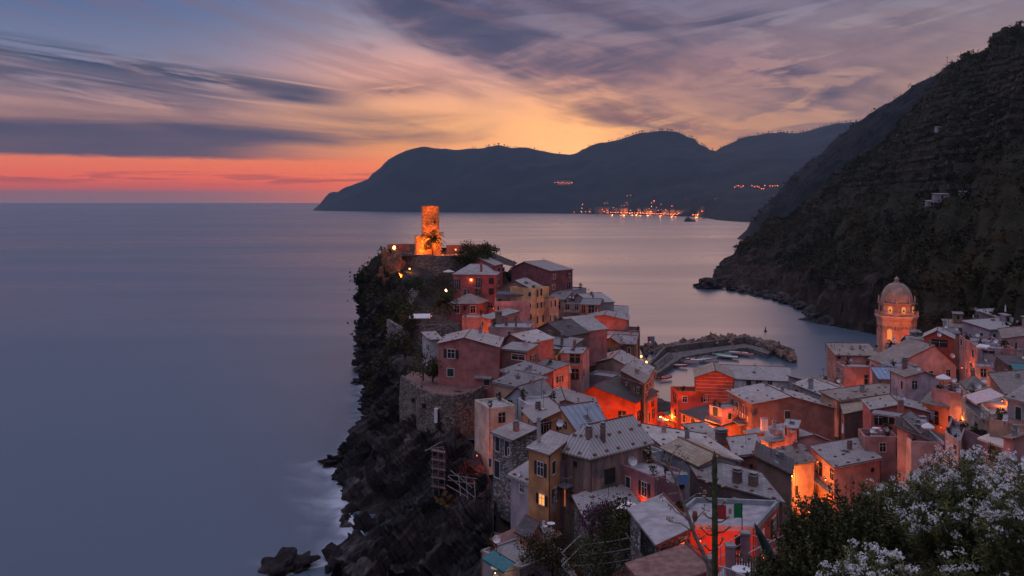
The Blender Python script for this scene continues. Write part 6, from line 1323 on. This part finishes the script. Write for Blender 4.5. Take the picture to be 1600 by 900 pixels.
# washing on the long brown house
A_, d_, n_, L_ = fplane(wash, 'l'); ob = empty('washing_line', ray_plane(1136, 630, A_ + n_ * 1.2, n_)); tag(ob, 'pink and white washing hung on the balcony of the long brown house', 'laundry'); o0 = ob.location.copy(); e0 = ray_plane(1170, 650, A_ + n_ * 1.2, n_); e0.z = o0.z - .3
mb = MB(); mb.bar((0, 0, 0), e0 - o0, .015, 4); mb.build('line', M_METAL, ob)
for i in range(9):
    t = (i + .5) / 9; c = (e0 - o0) * t; mb = MB(); wd = R.uniform(.4, .7); hh = R.uniform(.5, .95); dd = (e0 - o0).normalized()
    mb.face([c - dd * wd / 2, c + dd * wd / 2, c + dd * wd / 2 + n_ * .12 - Vector((0, 0, hh * .6)), c - dd * wd / 2 - n_ * .05 - Vector((0, 0, hh * .6))]); mb.face([c - dd * wd / 2 - n_ * .05 - Vector((0, 0, hh * .6)), c + dd * wd / 2 + n_ * .12 - Vector((0, 0, hh * .6)), c + dd * wd / 2 - Vector((0, 0, hh)), c - dd * wd / 2 - Vector((0, 0, hh))])
    mb.build('garment', M_LAUNDRY if i % 3 else M_WHITE, ob)
def awning(label, x0, y0, x1, y1, Y, dep, drop, m_, group='awnings and canopies'):
    a = P(x0, y0, Y); c = Q(x1, y1, a.z); d = (c - a).normalized(); n_ = Vector((d.y, -d.x, 0)); o = empty('awning', a); tag(o, label, 'awning', group); W_ = (c - a).length; mb = MB(); mb.face([Vector((0, 0, 0)), n_ * dep - Vector((0, 0, drop)), d * W_ + n_ * dep - Vector((0, 0, drop)), d * W_]); f = n_ * dep - Vector((0, 0, drop))
    mb.face([f, f - Vector((0, 0, .25)), f + d * W_ - Vector((0, 0, .25)), f + d * W_]); mb.build('canvas', m_, o); mb = MB(); mb.bar((0, 0, -.6), f, .03, 4); mb.bar(d * W_ - Vector((0, 0, .6)), f + d * W_, .03, 4); mb.bar((0, 0, 0), d * W_, .05, 5); mb.build('frame', M_METAL, o); return o
awning('grey metal canopy over the green door of the rose pink house', 747, 582, 774, 584, 163.5, 2.0, .5, M_GREY); awning('wide pink awning over the balcony of the buff alley house', 1547, 606, 1571, 618, 124, 3.6, 1.2, M_LAUNDRY)
awning('blue awning of the rooftop cafe', 1534, 497, 1552, 498, 206, 1.8, .6, M_BLUEC); awning('dark teal awning at the right edge', 1578, 567, 1620, 569, 139, 2.6, .9, M_TEAL); awning('cream sail canopy between the salmon block and the mauve yard', 1548, 676, 1590, 690, 112, 2.0, .5, M_CREAM)
awning('green and white striped awning over the cliff cafe', 771, 859, 806, 880, 84.5, 1.3, .5, None or M_TEAL); awning('brown beam canopy over the glass doors of the sun deck', 1366, 640, 1420, 647, 139, 1.8, .2, M_GREY); awning('dark canvas over the shaded terrace bar', 779, 455, 833, 456, 233, 2.6, .5, M_DARKC)
awning('white tarpaulin over the brick loggia', 1530, 537, 1548, 539, 163, 1.6, .3, M_WHITE); awning('cream canopy at the foot of the dark brown barn', 893, 537, 907, 544, 188, 1.5, .4, M_CREAM)
parasol('closed white parasol on the uppermost terrace', P(1571, 500, 204), M_WHITE, 1.2, 3.4, closed=True); parasol('closed blue parasol in the yard behind the sun deck', P(1456, 665, 139), M_BLUEC, 1.0, 2.4, closed=True); parasol('closed white parasol in the gap beside the brown wall', P(1317, 694, 138), M_WHITE, 1.0, 3.2, closed=True); parasol('pale open parasol on the rosy terrace house', P(1474, 607, 143), M_WHITE, 1.2, 2.2); parasol('closed grey parasol on the cliff terrace', P(866, 822, 88), M_DARKC, 1.0, 2.9, closed=True); parasol('white parasol on the roof garden', P(1450, 682, 121), M_WHITE, .9, 1.8)
chair('white folding deck chair outside the tall green door', P(1570, 664, 109), -.8, M_WHITE, s=1.3); table('pale table on the sun deck', P(1368, 676, 133), M_WHITE, .5); chair('white chair on the sun deck', P(1376, 677, 133), .5); chair('white chair below the closed grey parasol', P(852, 829, 87), 1.0, M_WHITE); table('pale table below the closed grey parasol', P(861, 829, 87), M_WHITE, .4); table('table under the striped awning of the cliff cafe', P(775, 899, 82), M_CREAM, .5)
# roof deck clutter
for px, py, m_, sz, lb in [(1194,672,M_WHITE,(1.0,.8,1.9),'white cupboard on the cluttered roof deck'),(1208,678,M_BLUEC,(.9,.7,.8),'blue crate on the cluttered roof deck'),(1216,680,M_GREY,(1.2,.8,.7),'grey chest on the cluttered roof deck'),(1186,681,M_TERRA,(1.6,.6,.5),'terracotta trough on the cluttered roof deck'),(1064,755,M_BLUEC,(1.2,.9,.9),'blue water tank on the maroon walled terrace'),(1049,752,M_WHITE,(.9,.7,.8),'white chest on the maroon walled terrace')]:
    mb = MB(); mb.box((0, 0, sz[2] / 2), *sz); mb.box((0, 0, sz[2] + .04), sz[0] + .06, sz[1] + .06, .08, m=1); mb.box((0, -sz[1] / 2 - .01, sz[2] * .5), .05, .03, sz[2] * .8, m=1); ob = mb.build('storage_chest', [m_, M_GREY]); ob.location = P(px, py, 146 if px > 1100 else 88.5); tag(ob, lb, 'chest', 'chests on the roof decks')
# railings that show
for nm, pts, lb in [('deck_railing', [Q(1041,605,13), Q(1060,612,13)], None)]: pass
fence_rail('roof_railing', [P(1290,549,200), P(1304,546,203), P(1318,545,205)], 1.6, 'thin roof railing left of the antenna house', None, M_METAL, .8); fence_rail('roof_railing', [P(908,676,108), P(940,671,112), P(960,668,114)], 1.0, 'wire railing behind the shabby grey roof', None, M_METAL, .4)
fence_rail('terrace_railing', [Vector(BA[3]) , Vector(BA[4]), Vector(BA[5]), Vector(BA[6])], .9, 'thin railing on the edge of the bastion terrace', None, M_METAL, 2.5, r=.02)

# ------------------------------------------------------------------ lamps in the lanes
L = lamp
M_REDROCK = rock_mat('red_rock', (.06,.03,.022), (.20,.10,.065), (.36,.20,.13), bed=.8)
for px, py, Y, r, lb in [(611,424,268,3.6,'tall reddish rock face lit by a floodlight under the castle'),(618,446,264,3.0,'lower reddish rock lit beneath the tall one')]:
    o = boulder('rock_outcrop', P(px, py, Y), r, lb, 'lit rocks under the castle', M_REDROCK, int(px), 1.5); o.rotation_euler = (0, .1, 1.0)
L(1033,652,193,3200,'bright lamp among the parasols of the harbour square', color=(1,.30,.05), glow=40, r=.3); L(1047,650,187,1500,'wall lamp on the crimson corner block by the square'); L(1085,672,166,5200,'lamp in the lane under the orange street house'); L(1128,690,157,5200,'lamp in the lane below the washing line house'); L(1166,716,148,4200,'lamp in the lane below the rosy street front'); L(1185,736,141,2600,'lamp in the lane before the glowing orange house')
L(1237,743,128.6,1800,'lantern on the corner of the glowing orange house', color=(1,.3,.04), glow=30, r=.16); L(1251,796,126.0,3600,'hidden lantern in the brightest dip of the lane', color=(1,.30,.04)); L(1012,676,176,4200,'lamp in the passage below the vermilion house'); L(1264,800,122,2400,'lantern under the street balcony', color=(1,.22,.03)); L(950,676,166,1900,'lamp on the steps below the vermilion house front')
L(914,498,233,1800,'flaring lamp at the head of the ridge lane', color=(1,.26,.04), glow=40, r=.3); L(916,520,217,1500,'lamp halfway down the ridge lane'); L(918,562,207,1300,'lamp at the bottom of the ridge lane'); L(757,507,226,1100,'lamp in the passage by the little maroon cottage'); L(771,482,232,1100,'lamp under the pink terrace house'); L(742,523,214,900,'lamp behind the large rose pink house roof')
for px, lb in ((736,'left glowing wall lamp of the tall red villa'), (757,'right glowing wall lamp of the tall red villa')): L(px, 437, 248.9, 130, lb, r=.22, glow=20, color=(1,.35,.07))
L(697,454,241,420,'round garden lamp among pale bushes', color=(1,.62,.28), r=.3, glow=14, name='garden_lamp'); L(640,420,262,500,'floodlight in the rock niche under the castle', name='floodlight', r=.2, glow=14, color=(1,.26,.04)); L(627,434,260,22000,'floodlight washing the red rock face', name='floodlight', aim=(610,424,267), cone=75)
L(616,387,280,1500,'brilliant floodlight at the left end of the castle platform', name='floodlight', r=.42, glow=40, color=(1,.28,.05)); fc_ = (1,.15,.012)
L(646,395,267,36000,'floodlight aimed at the watchtower from the left', name='floodlight', color=fc_, aim=(672,340,285), cone=60); L(696,396,266.5,50000,'floodlight aimed at the watchtower from the right', name='floodlight', color=fc_, aim=(674,338,285), cone=60); L(655,391,279,2600,'lamp at the left foot of the watchtower', color=fc_); L(712,390,283,1800,'floodlight among the bushes right of the watchtower', name='floodlight', r=.2, glow=10); L(690,390,277,3000,'lamp at the right foot of the watchtower', color=fc_); L(674,494,221,300,'uplight at the foot of the dark bushy palm', name='floodlight'); L(631,506,206.5,300,'uplight at the foot of the small palm', name='floodlight')
L(1002,557,262,2600,'row lamp of the harbour bar by the rocks', color=(1,.30,.06), glow=9, r=.3); L(1010,566,255,2200,'second lamp of the harbour bar', color=(1,.30,.06), glow=9, r=.3); L(1006,572,249,1400,'lamp over the harbour bar terrace', color=(1,.34,.08), r=.2, glow=9); L(1038,627,228,900,'lamp on the quay wall by the square')
L(1432,530,214,6000,'floodlight on the right side of the bell tower', name='floodlight', color=(1,.18,.03), aim=(1412,505,230), cone=70); L(1370,540,216,3600,'floodlight at the left foot of the bell tower', name='floodlight', color=(1,.18,.03), aim=(1395,505,230), cone=75)
L(1505,652,140,1500,'lamp in the glowing alley on the right', color=(1,.28,.04)); L(1504,622,158,1200,'upper lamp of the glowing alley on the right', color=(1,.28,.04)); L(1487,656,143.5,130,'one lamp standing in for the lit sign on the rosy terrace house', r=.16, glow=20, color=(1,.3,.06)); L(1566,627,121,180,'lamp in the orange loggia at the right')  # the rosy house gets a single added lamp in place of its lit sign
L(1290,750,124.4,120,'lamp by the lit balcony door of the salmon house', color=(1,.45,.12)); L(1350,612,186,240,'lamp low on the salmon house by the water'); L(1300,625,183,350,'lamp in the lane beside the pergola terrace'); L(745,712,126,500,'red lit lamp under the cliff house eaves', color=(1,.10,.015)); L(1000,786,91,160,'lamp at the foot of the shabby grey house', color=(1,.12,.02)); L(1335,702,138,300,'lamp in the yard left of the sun deck')
rd = (1, .10, .02)
L(1094,846,65.2,230,'lamp under the edge of the blue roof terrace', color=rd); L(1140,868,63.5,240,'lamp on the red wall behind the stair rails', color=rd); L(1192,872,63,240,'lamp at the right of the red wall', color=rd); L(871,606,156,420,'lamp in the lane by the ochre strip house'); L(883,604,165,360,'lamp at the bottom of the ochre lane')
L(847,612,155,420,'lamp washing the bright pink wall', color=(1,.14,.03)); L(1470,668,141,260,'lamp in the yard of the orange house'); L(1503,575,172,500,'lamp low in the red and cream alley')
L(782,870,83.4,40,'bulb hanging in the cliff cafe', color=(1,.5,.2), r=.08); L(774,896,82.4,30,'candle lamp on the cliff cafe table', color=(1,.6,.3), r=.06)

# ------------------------------------------------------------------ foreground slope
# terrace with table, pillars and rails
FL = 32.75
ob = empty('garden_terrace', P(1140, 905, 40)); tag(ob, 'small grey garden terrace at the bottom of the picture', 'terrace'); o0 = ob.location.copy(); mb = MB(); mb.prism([(p.x - o0.x, p.y - o0.y) for p in (Q(1096,935,FL), Q(1225,935,FL), Q(1205,879,FL), Q(1134,880,FL))], FL - 4 - o0.z, FL - o0.z); mb.build('slab', RM['floor'], ob)
table('round white garden table at the bottom of the picture', Q(1158, 914, FL), M_WHITE, .42)
o = empty('garden_chair', Q(1150, 897, FL), 2.6); tag(o, 'white plastic garden chair with a rounded back behind the round table', 'chair'); mb = MB(); mb.box((0, 0, .42), .46, .46, .04); mb.build('seat', M_WHITE, o); mb = MB()
arc = [Vector((.27 * math.cos(t), .05 - .24 * math.sin(t), .88 - .12 * math.sin(t) * 0 - .22 * (abs(math.cos(t)) ** 3))) for t in [i * math.pi / 12 for i in range(13)]]; mb.tube(arc, [.03] * 13, 6)
for i in range(2, 11, 2): mb.bar(arc[i], Vector((arc[i].x * .75, -.2, .44)), .014, 4)
mb.build('backrest', M_WHITE, o)
for sx in (-1, 1):
    for sy in (-1, 1): mb = MB(); mb.bar((sx * .21, sy * .21, 0), (sx * .2, sy * .2, .42), .025, 5); mb.build('leg', M_WHITE, o)
chair('second white garden chair half hidden by the dark bush', Q(1180, 912, FL), -.6, M_WHITE)
for (px, y0, Y, zb, w_, lb) in [(1141, 853, 41, 32.2, .38, 'mauve square gate pillar beside the white chair'), (1165, 834, 44, 30.5, .38, 'mauve square gate pillar below the tricolour'), (1112, 873, 38.5, 31.0, .38, 'mauve square pillar beside the agave stalk')]:
    t = P(px, y0, Y); o = empty('gate_pillar', (t.x, t.y, zb)); tag(o, lb, 'pillar', 'gate pillars of the garden stair'); mb = MB(); mb.box((0, 0, (t.z - zb) / 2), w_, w_, t.z - zb); mb.build('shaft', WM['plum'], o); mb = MB(); mb.box((0, 0, t.z - zb + .04), w_ + .08, w_ + .08, .09); mb.build('cap', M_GREY, o)
def tilt_rail(label, a, b_, h_=1.0, n=0, m_=None, extra=None):
    o = empty('stair_railing', a); tag(o, label, 'railing', 'metal railings of the garden stair'); mb = MB(); d = b_ - a; up = Vector((0, 0, h_)); mb.bar(up, d + up, .028, 6); mb.bar(up * .55, d + up * .55, .02, 5); mb.build('rails', m_ or M_PALEMETAL, o); pb = MB(); k = max(1, n)
    for i in range(k + 1): pb.bar(d * (i / k) - Vector((0, 0, .1)), d * (i / k) + up, .024, 5)
    pb.build('posts', m_ or M_PALEMETAL, o)
tilt_rail('sloping stair rail from the agave stalk up to the tricolour pillar', P(1108, 902, 39.5), P(1158, 868, 44), 1.05, 3); tilt_rail('stair rail running right from the tricolour pillar', P(1172, 870, 44.5), P(1232, 886, 45), 1.1, 6); tilt_rail('stair rail climbing to the right behind the picket fence', P(1170, 898, 42.5), P(1240, 860, 46), 1.05, 4)
fence_rail('terrace_railing', [Q(1120, 918, FL), Q(1140, 924, FL), Q(1160, 935, FL)], 1.0, 'pale barred railing in front of the round table', None, M_PALEMETAL, .12)
o = empty('picket_fence', P(1148, 884, 41)); tag(o, 'dark wooden picket fence behind the white table and chair', 'fence'); o0 = o.location.copy(); a, b_ = P(1149, 862, 41) - o0, P(1200, 878, 39.5) - o0; n = 13
for i in range(n): mb = MB(); c = a.lerp(b_, i / (n - 1)); mb.box(c - Vector((0, 0, .42)), .075, .03, .95); mb.build('picket', M_WOOD, o)
mb = MB(); d = b_ - a
for z in (-.18, -.7): mb.box((a + b_) / 2 + Vector((0, .035, z)), d.length, .03, .07, d, Vector((-d.z, 0, d.x)))
mb.build('fence_rail', M_WOOD, o)
# the tricolour
q = P(1159.5, 862, 46.5); o = empty('flagpole', q); tag(o, 'thin pole flying a green, white and red flag', 'flagpole'); top = P(1160, 786, 46.5).z - q.z; mb = MB(); mb.bar((0, 0, 0), (0, 0, top), .022, 6); mb.build('pole', M_METAL, o)
mb = MB(); W_, Hh, nx, ny = 1.32, .76, 24, 8
def fp(i, j):
    t = i / nx; return Vector((-t * W_ * .97, .10 * math.sin(t * 7.0 + .6) * t ** .5, top - .04 - Hh * (1 - j / ny) - .10 * t * t + .02 * math.sin(t * 9)))
for i in range(nx):
    for j in range(ny): mb.face([fp(i, j), fp(i + 1, j), fp(i + 1, j + 1), fp(i, j + 1)], 0 if i < 8 else 1 if i < 16 else 2)
fl_ = mb.build('flag', [plain('flag_green', (.015,.20,.07), .85, 0, .1), plain('flag_white', (.80,.76,.75), .85, 0, .05), plain('flag_red', (.42,.035,.04), .85, 0, .1)], o, merge=True)
mb = MB()
for i in range(2):
    for j in range(2):
        mb.face([fp(10.6 + i * 1.4, 3.2 + j * 1.2) - Vector((0, .012, 0)), fp(12 + i * 1.4, 3.2 + j * 1.2) - Vector((0, .012, 0)), fp(12 + i * 1.4, 4.4 + j * 1.2) - Vector((0, .012, 0)), fp(10.6 + i * 1.4, 4.4 + j * 1.2) - Vector((0, .012, 0))], 0 if (i + j) % 2 else 1)
for i in range(6): mb.face([fp(10.4 + i * .55, 5.7) - Vector((0, .012, 0)), fp(10.9 + i * .55, 5.7) - Vector((0, .012, 0)), fp(10.65 + i * .55, 6.3) - Vector((0, .012, 0))], 2)
mb.build('emblem', [plain('emblem_red', (.55,.16,.16), .8), plain('emblem_blue', (.36,.20,.30), .8), plain('emblem_gold', (.40,.24,.08), .8)], fl_)
# agave stalk
q = P(1117, 905, 22); o = empty('agave_stalk', q); tag(o, 'thick green agave flower stalk with a pointed tip', 'plant'); top = P(1116.5, 704, 22) - q; mb = MB(); rs = random.Random(4)
pts = [Vector((0, 0, -1.5)), Vector((0, 0, top.z * .4)), Vector((top.x, 0, top.z * .80)), Vector((top.x, 0, top.z * .86)), Vector((top.x, 0, top.z * .95)), Vector((top.x, 0, top.z))]; mb.tube(pts, [.085, .075, .06, .075, .055, .004], 10)
for i in range(26): z = top.z * (.05 + i * .034); t = i * 2.4; mb.bar((math.cos(t) * .055, math.sin(t) * .055, z), (math.cos(t) * .10, math.sin(t) * .10, z + .10), .022, 4, r2=.004)
mb.build('stalk', M_AGAVE, o)
for i, (sx, z, ln) in enumerate([(1, .44, .30), (-1, .47, .26), (1, .56, .24), (-1, .60, .26), (1, .68, .16), (1, .36, .34), (-1, .34, .3), (-1, .70, .16), (1, .26, .2), (-1, .22, .24)]):
    b0 = Vector((0, 0, top.z * z)); e = b0 + Vector((sx * ln, rs.uniform(-.1, .1), .13)); mb = MB(); mb.tube([b0, b0 + Vector((sx * ln * .6, 0, .02)), e], [.022, .016, .014], 5)
    mb.blob(e + Vector((sx * .02, 0, .03)), .05, .045, .03, i, .6, 1, 2); mb.build('side_branch', [M_AGAVE, M_SEED], o)
# withered stem leaning across the terraces
q = P(1116, 905, 25); o = empty('withered_stem', q); tag(o, 'bare withered stem with dry seed heads leaning left of the agave', 'plant'); PP = lambda px, py, Y=25: P(px, py, Y) - q; mb = MB()
mb.tube([PP(1122, 925), PP(1105, 878), PP(1084, 832), PP(1070, 792), PP(1058, 758), PP(1046, 728), PP(1036, 708)], [.075, .07, .055, .045, .035, .028, .016], 8); mb.build('stem', M_DRY, o)
def twig(pts, seed, heads=5):
    mb = MB(); pts = [PP(*p) for p in pts]; mb.tube(pts, list(np.linspace(.022, .010, len(pts))), 5); e = pts[-1]; rs = random.Random(seed)
    for i in range(heads):
        v = Vector((rs.uniform(-1, 1), rs.uniform(-.6, .6), rs.uniform(-.5, .9))).normalized() * rs.uniform(.07, .18); mb.bar(e, e + v, .007, 4); mb.blob(e + v, .03, .03, .028, i, .5, 1, 1)
    mb.build('twig', [M_DRY, M_SEED], o)
for k, t in enumerate([[(1084,832),(1064,818),(1046,815)], [(1080,822),(1092,806),(1101,797)], [(1068,786),(1088,772),(1098,771)], [(1060,762),(1040,748),(1024,742)], [(1056,752),(1066,728),(1072,718)], [(1048,732),(1030,722),(1020,718)], [(1090,845),(1100,838),(1112,826)], [(1062,770),(1046,772),(1034,775)], [(1040,715),(1028,704),(1016,703)], [(1098,862),(1080,852),(1070,846)], [(1046,728),(1052,708),(1058,700)], [(1076,810),(1056,800),(1048,790)]]): twig(t, k, 6)
mb = MB(); mb.blob(PP(1086, 806), .075, .06, .15, 3, .5, 0, 2); mb.build('dry_leaf', plain('rust_leaf', (.26,.10,.05), .9), o)
# clothes wires over the shrubs
o = empty('wire_frame', P(905, 884, 74)); tag(o, 'slack pale wires strung on poles over the shrub garden', 'wires'); q0 = o.location.copy()
for (x0, y0, x1, y1, sag) in [(910,851,983,840,1.5),(906,867,985,857,1.5),(898,884,1002,870,2.5)]:
    mb = MB(); pts = []
    for i in range(13): t = i / 12; pts.append(P(x0 + (x1 - x0) * t, y0 + (y1 - y0) * t + sag * 4 * t * (1 - t), 74 - t * 6) - q0)
    mb.tube(pts, [.035] * 13, 5); mb.build('wire', M_PALEMETAL, o)
for (x0, y0, x1, y1, Y) in [(978,833,990,852,67.5),(993,852,1012,880,66),(921,905,921,885,72),(878,864,907,836,74),(878,884,912,850,74),(878,864,886,872,74),(878,884,896,905,74)]: mb = MB(); mb.bar(P(x0, y0, Y) - q0, P(x1, y1, Y) - q0, .045, 5); mb.build('pole', M_PALEMETAL, o)
stone_wall('garden_wall', 'tall rubble garden wall below the corrugated shed', [xy(836,92), xy(866,86), xy(900,80), xy(922,77)], [17.2, 16.2, 15.6, 14.5], 6, .6, 'greystone', batter=.4); stone_wall('garden_wall', 'sloping rubble wall at the bottom beside the wires', [xy(862,74), xy(895,76), xy(925,74)], [11.8, 14.5, 16.5], 6, .5, 'stone')
for k, (px, py, Y, ht, r, m_, lb) in enumerate([(950,888,74,5.6,2.4,LF_DARK,'big dark shrub mass behind the slack wires'),(975,870,70,4.4,1.7,LF_DARK,'dark shrub against the stone cottage'),(930,905,72,3.6,2.0,LF_OLIVE,'pale tipped shrub at the bottom below the wires'),(962,842,75,3.2,1.6,LF_SCRUB,'rusty green shrub under the corrugated roof edge'),(925,838,78,2.2,1.2,LF_PURPLE,'purple bougainvillea at the end of the corrugated roof'),(945,822,77,2.0,1.1,LF_PURPLE,'second dusky bougainvillea sprawling on the corrugated roof edge'),(868,888,82,3.4,1.8,LF_SCRUB,'dry creeper shrub on the rubble garden wall'),(842,894,84,3.6,1.7,LF_SCRUB,'dark creeper beside the orange tower house')]):
    tree(lb, P(px, py, Y), ht, r, m_, 80 + k, 70, 30, .20 if m_ is not LF_PURPLE else .14, 'shrubs of the lower garden', 'bush', cat='bush', rz=ht * .55 if m_ is not LF_PURPLE else None)
mb = MB()
for i in range(8):
    t0, t1 = [math.pi * (.15 + .55 * (i + e) / 8) for e in (0, 1)]; a0, a1 = [Vector((0, -1.3 * math.cos(t), .9 * math.sin(t))) for t in (t0, t1)]; mb.face([a0 + Vector((-.9, 0, 0)), a0 + Vector((.9, .4, 0)), a1 + Vector((.9, .4, 0)), a1 + Vector((-.9, 0, 0))])
ob = mb.build('curved_canopy', M_WHITE); ob.location = P(984, 808, 72); ob.rotation_euler.z = .9; tag(ob, 'curved white plastic canopy left of the stone cottage roof', 'canopy')

# ------------------------------------------------------------------ flowering shrubs close to the viewer
def shrub(label, c, r, rz, seed, n_sh, per, lf, asp, mat, flowers=0, petal=.022, base=None, top_bias=.2, name='oleander_bush', cl=16, spread=.11):
    rs = np.random.RandomState(seed); base = Vector(base if base is not None else (c[0], c[1], c[2] - rz * 1.6)); o = empty(name, base); tag(o, label, 'bush', 'flowering bushes in the foreground'); c = Vector(c) - base
    mb = MB(); cen = []; dirs = []; tint = []; tips = []
    for i in range(n_sh):
        u = rs.normal(size=3); u[2] = abs(u[2]) * 1.0 - .25 * rs.rand(); u /= np.linalg.norm(u); k = (.45 + .55 * rs.rand() ** .5) * (1 + .16 * fbm(u * 2.3 + seed, (1, 1, 1), 3) * 2); tip = np.array(c) + u * k * np.array([r, r * .9, rz]); st_ = np.array(c) * .55 + (tip - np.array(c) * .55) * .62; ax = tip - st_; L_ = np.linalg.norm(ax); ax /= L_
        ax = ax * .8 + np.array([0, 0, .45]); ax /= np.linalg.norm(ax); L_ = min(L_, .55 * r)
        if i % 4 == 0: mb.tube([Vector((0, 0, -.3)) + Vector(rs.normal(size=3) * .1), Vector(np.array(c) * .5 + rs.normal(size=3) * r * .15), Vector(tip - ax * L_), Vector(tip)], [.022, .014, .008, .004], 4)
        g = rs.rand()
        for j in range(per):
            t = rs.rand() ** .7; p = tip - ax * L_ * (1 - t); rad = rs.normal(size=3); rad -= ax * rad.dot(ax); rad /= np.linalg.norm(rad) + 1e-9; dd = rad * .8 + ax * .55; dd /= np.linalg.norm(dd); cen.append(p + dd * lf * .5); dirs.append(dd); tint.append(np.clip(g * .5 + t * .3 + rs.normal() * .12, 0, 1))
        tips.append((tip, u))
    mb.build('stems', M_BARK, o); leaf_mesh('leaves', cen, np.random.RandomState(seed).uniform(.75, 1.25, len(cen)) * lf, mat, o, asp, tint, dirs, .25, seed)
    if flowers:
        fc = []; fd = []; ft = []; fs = []
        good = [t for t in tips if t[1][2] > -.1 + top_bias * rs.rand()]; rs.shuffle(good)
        for tip, u in good[:flowers]:
            n_ = rs.randint(cl // 2, cl + 6)
            for f in range(n_):
                v = rs.normal(size=3); v[2] = abs(v[2]); v /= np.linalg.norm(v); p = tip + v * spread * rs.rand() ** .5 + np.array([0, 0, spread * .5]); a = rs.normal(size=3); nn_ = v * 1.2 + a * .4; nn_ /= np.linalg.norm(nn_); e1 = np.cross(nn_, a); e1 /= np.linalg.norm(e1); e2 = np.cross(nn_, e1); br = rs.rand()
                for q_ in range(5): t = q_ * 1.2566; dd = e1 * math.cos(t) + e2 * math.sin(t); fc.append(p + dd * petal * .55); fd.append(dd + nn_ * .25); ft.append(np.clip(.35 + br * .5 + rs.normal() * .1, 0, 1)); fs.append(petal)
        leaf_mesh('flowers', fc, fs, PETAL, o, .85, ft, fd, .05, seed + 1)
    return o
gp = lambda px, py, Y: P(px, py, Y)
shrub('large oleander with masses of white blossom at the lower right', gp(1514, 828, 15), 1.26, 1.22, 21, 620, 44, .105, .20, LF_OLEA, 330)
shrub('white oleander cut by the right edge of the picture', gp(1640, 850, 12.5), .95, 1.15, 22, 330, 44, .105, .20, LF_OLEA, 190)
shrub('dark glossy evergreen bush left of the large oleander', gp(1318, 872, 16.5), 1.22, 1.30, 23, 820, 40, .062, .55, LF_EVER, 0, name='evergreen_bush'); shrub('slender evergreen bush with a few white blossoms between the two big bushes', gp(1395, 838, 17.5), .85, 1.15, 24, 380, 40, .075,   .3, LF_OLEA, 40, name='evergreen_bush')
shrub('low oleander with small white blossoms at the bottom edge', gp(1362, 925, 11), .62, .52, 25, 260, 40, .08, .22, LF_OLEA, 110, petal=.017, spread=.07); shrub('dark bush at the very bottom between the low oleander and the terrace', gp(1235, 915, 17), .85, .62, 26, 330, 36, .06, .55, LF_EVER, 0, name='evergreen_bush')
shrub('shaded oleander behind the large one at the bottom right', gp(1560, 930, 14), 1.25, .9, 27, 340, 40, .105, .2, LF_OLEA, 40)
mb = MB()
ob = empty('garden_parasol', P(1214, 890, 36)); tag(ob, 'folded dark green parasol leaning by the dark bush', 'parasol'); mb.lathe([(.04, 2.0), (.12, 1.7), (.20, .9), (.15, .5)], (0, 0, 0), 9); mb.build('canopy', M_SHUT, ob); mb = MB(); mb.bar((0, 0, -1.2), (0, 0, 2.1), .025, 6); mb.build('pole', M_METAL, ob); ob.rotation_euler = (0, -.45, 0)
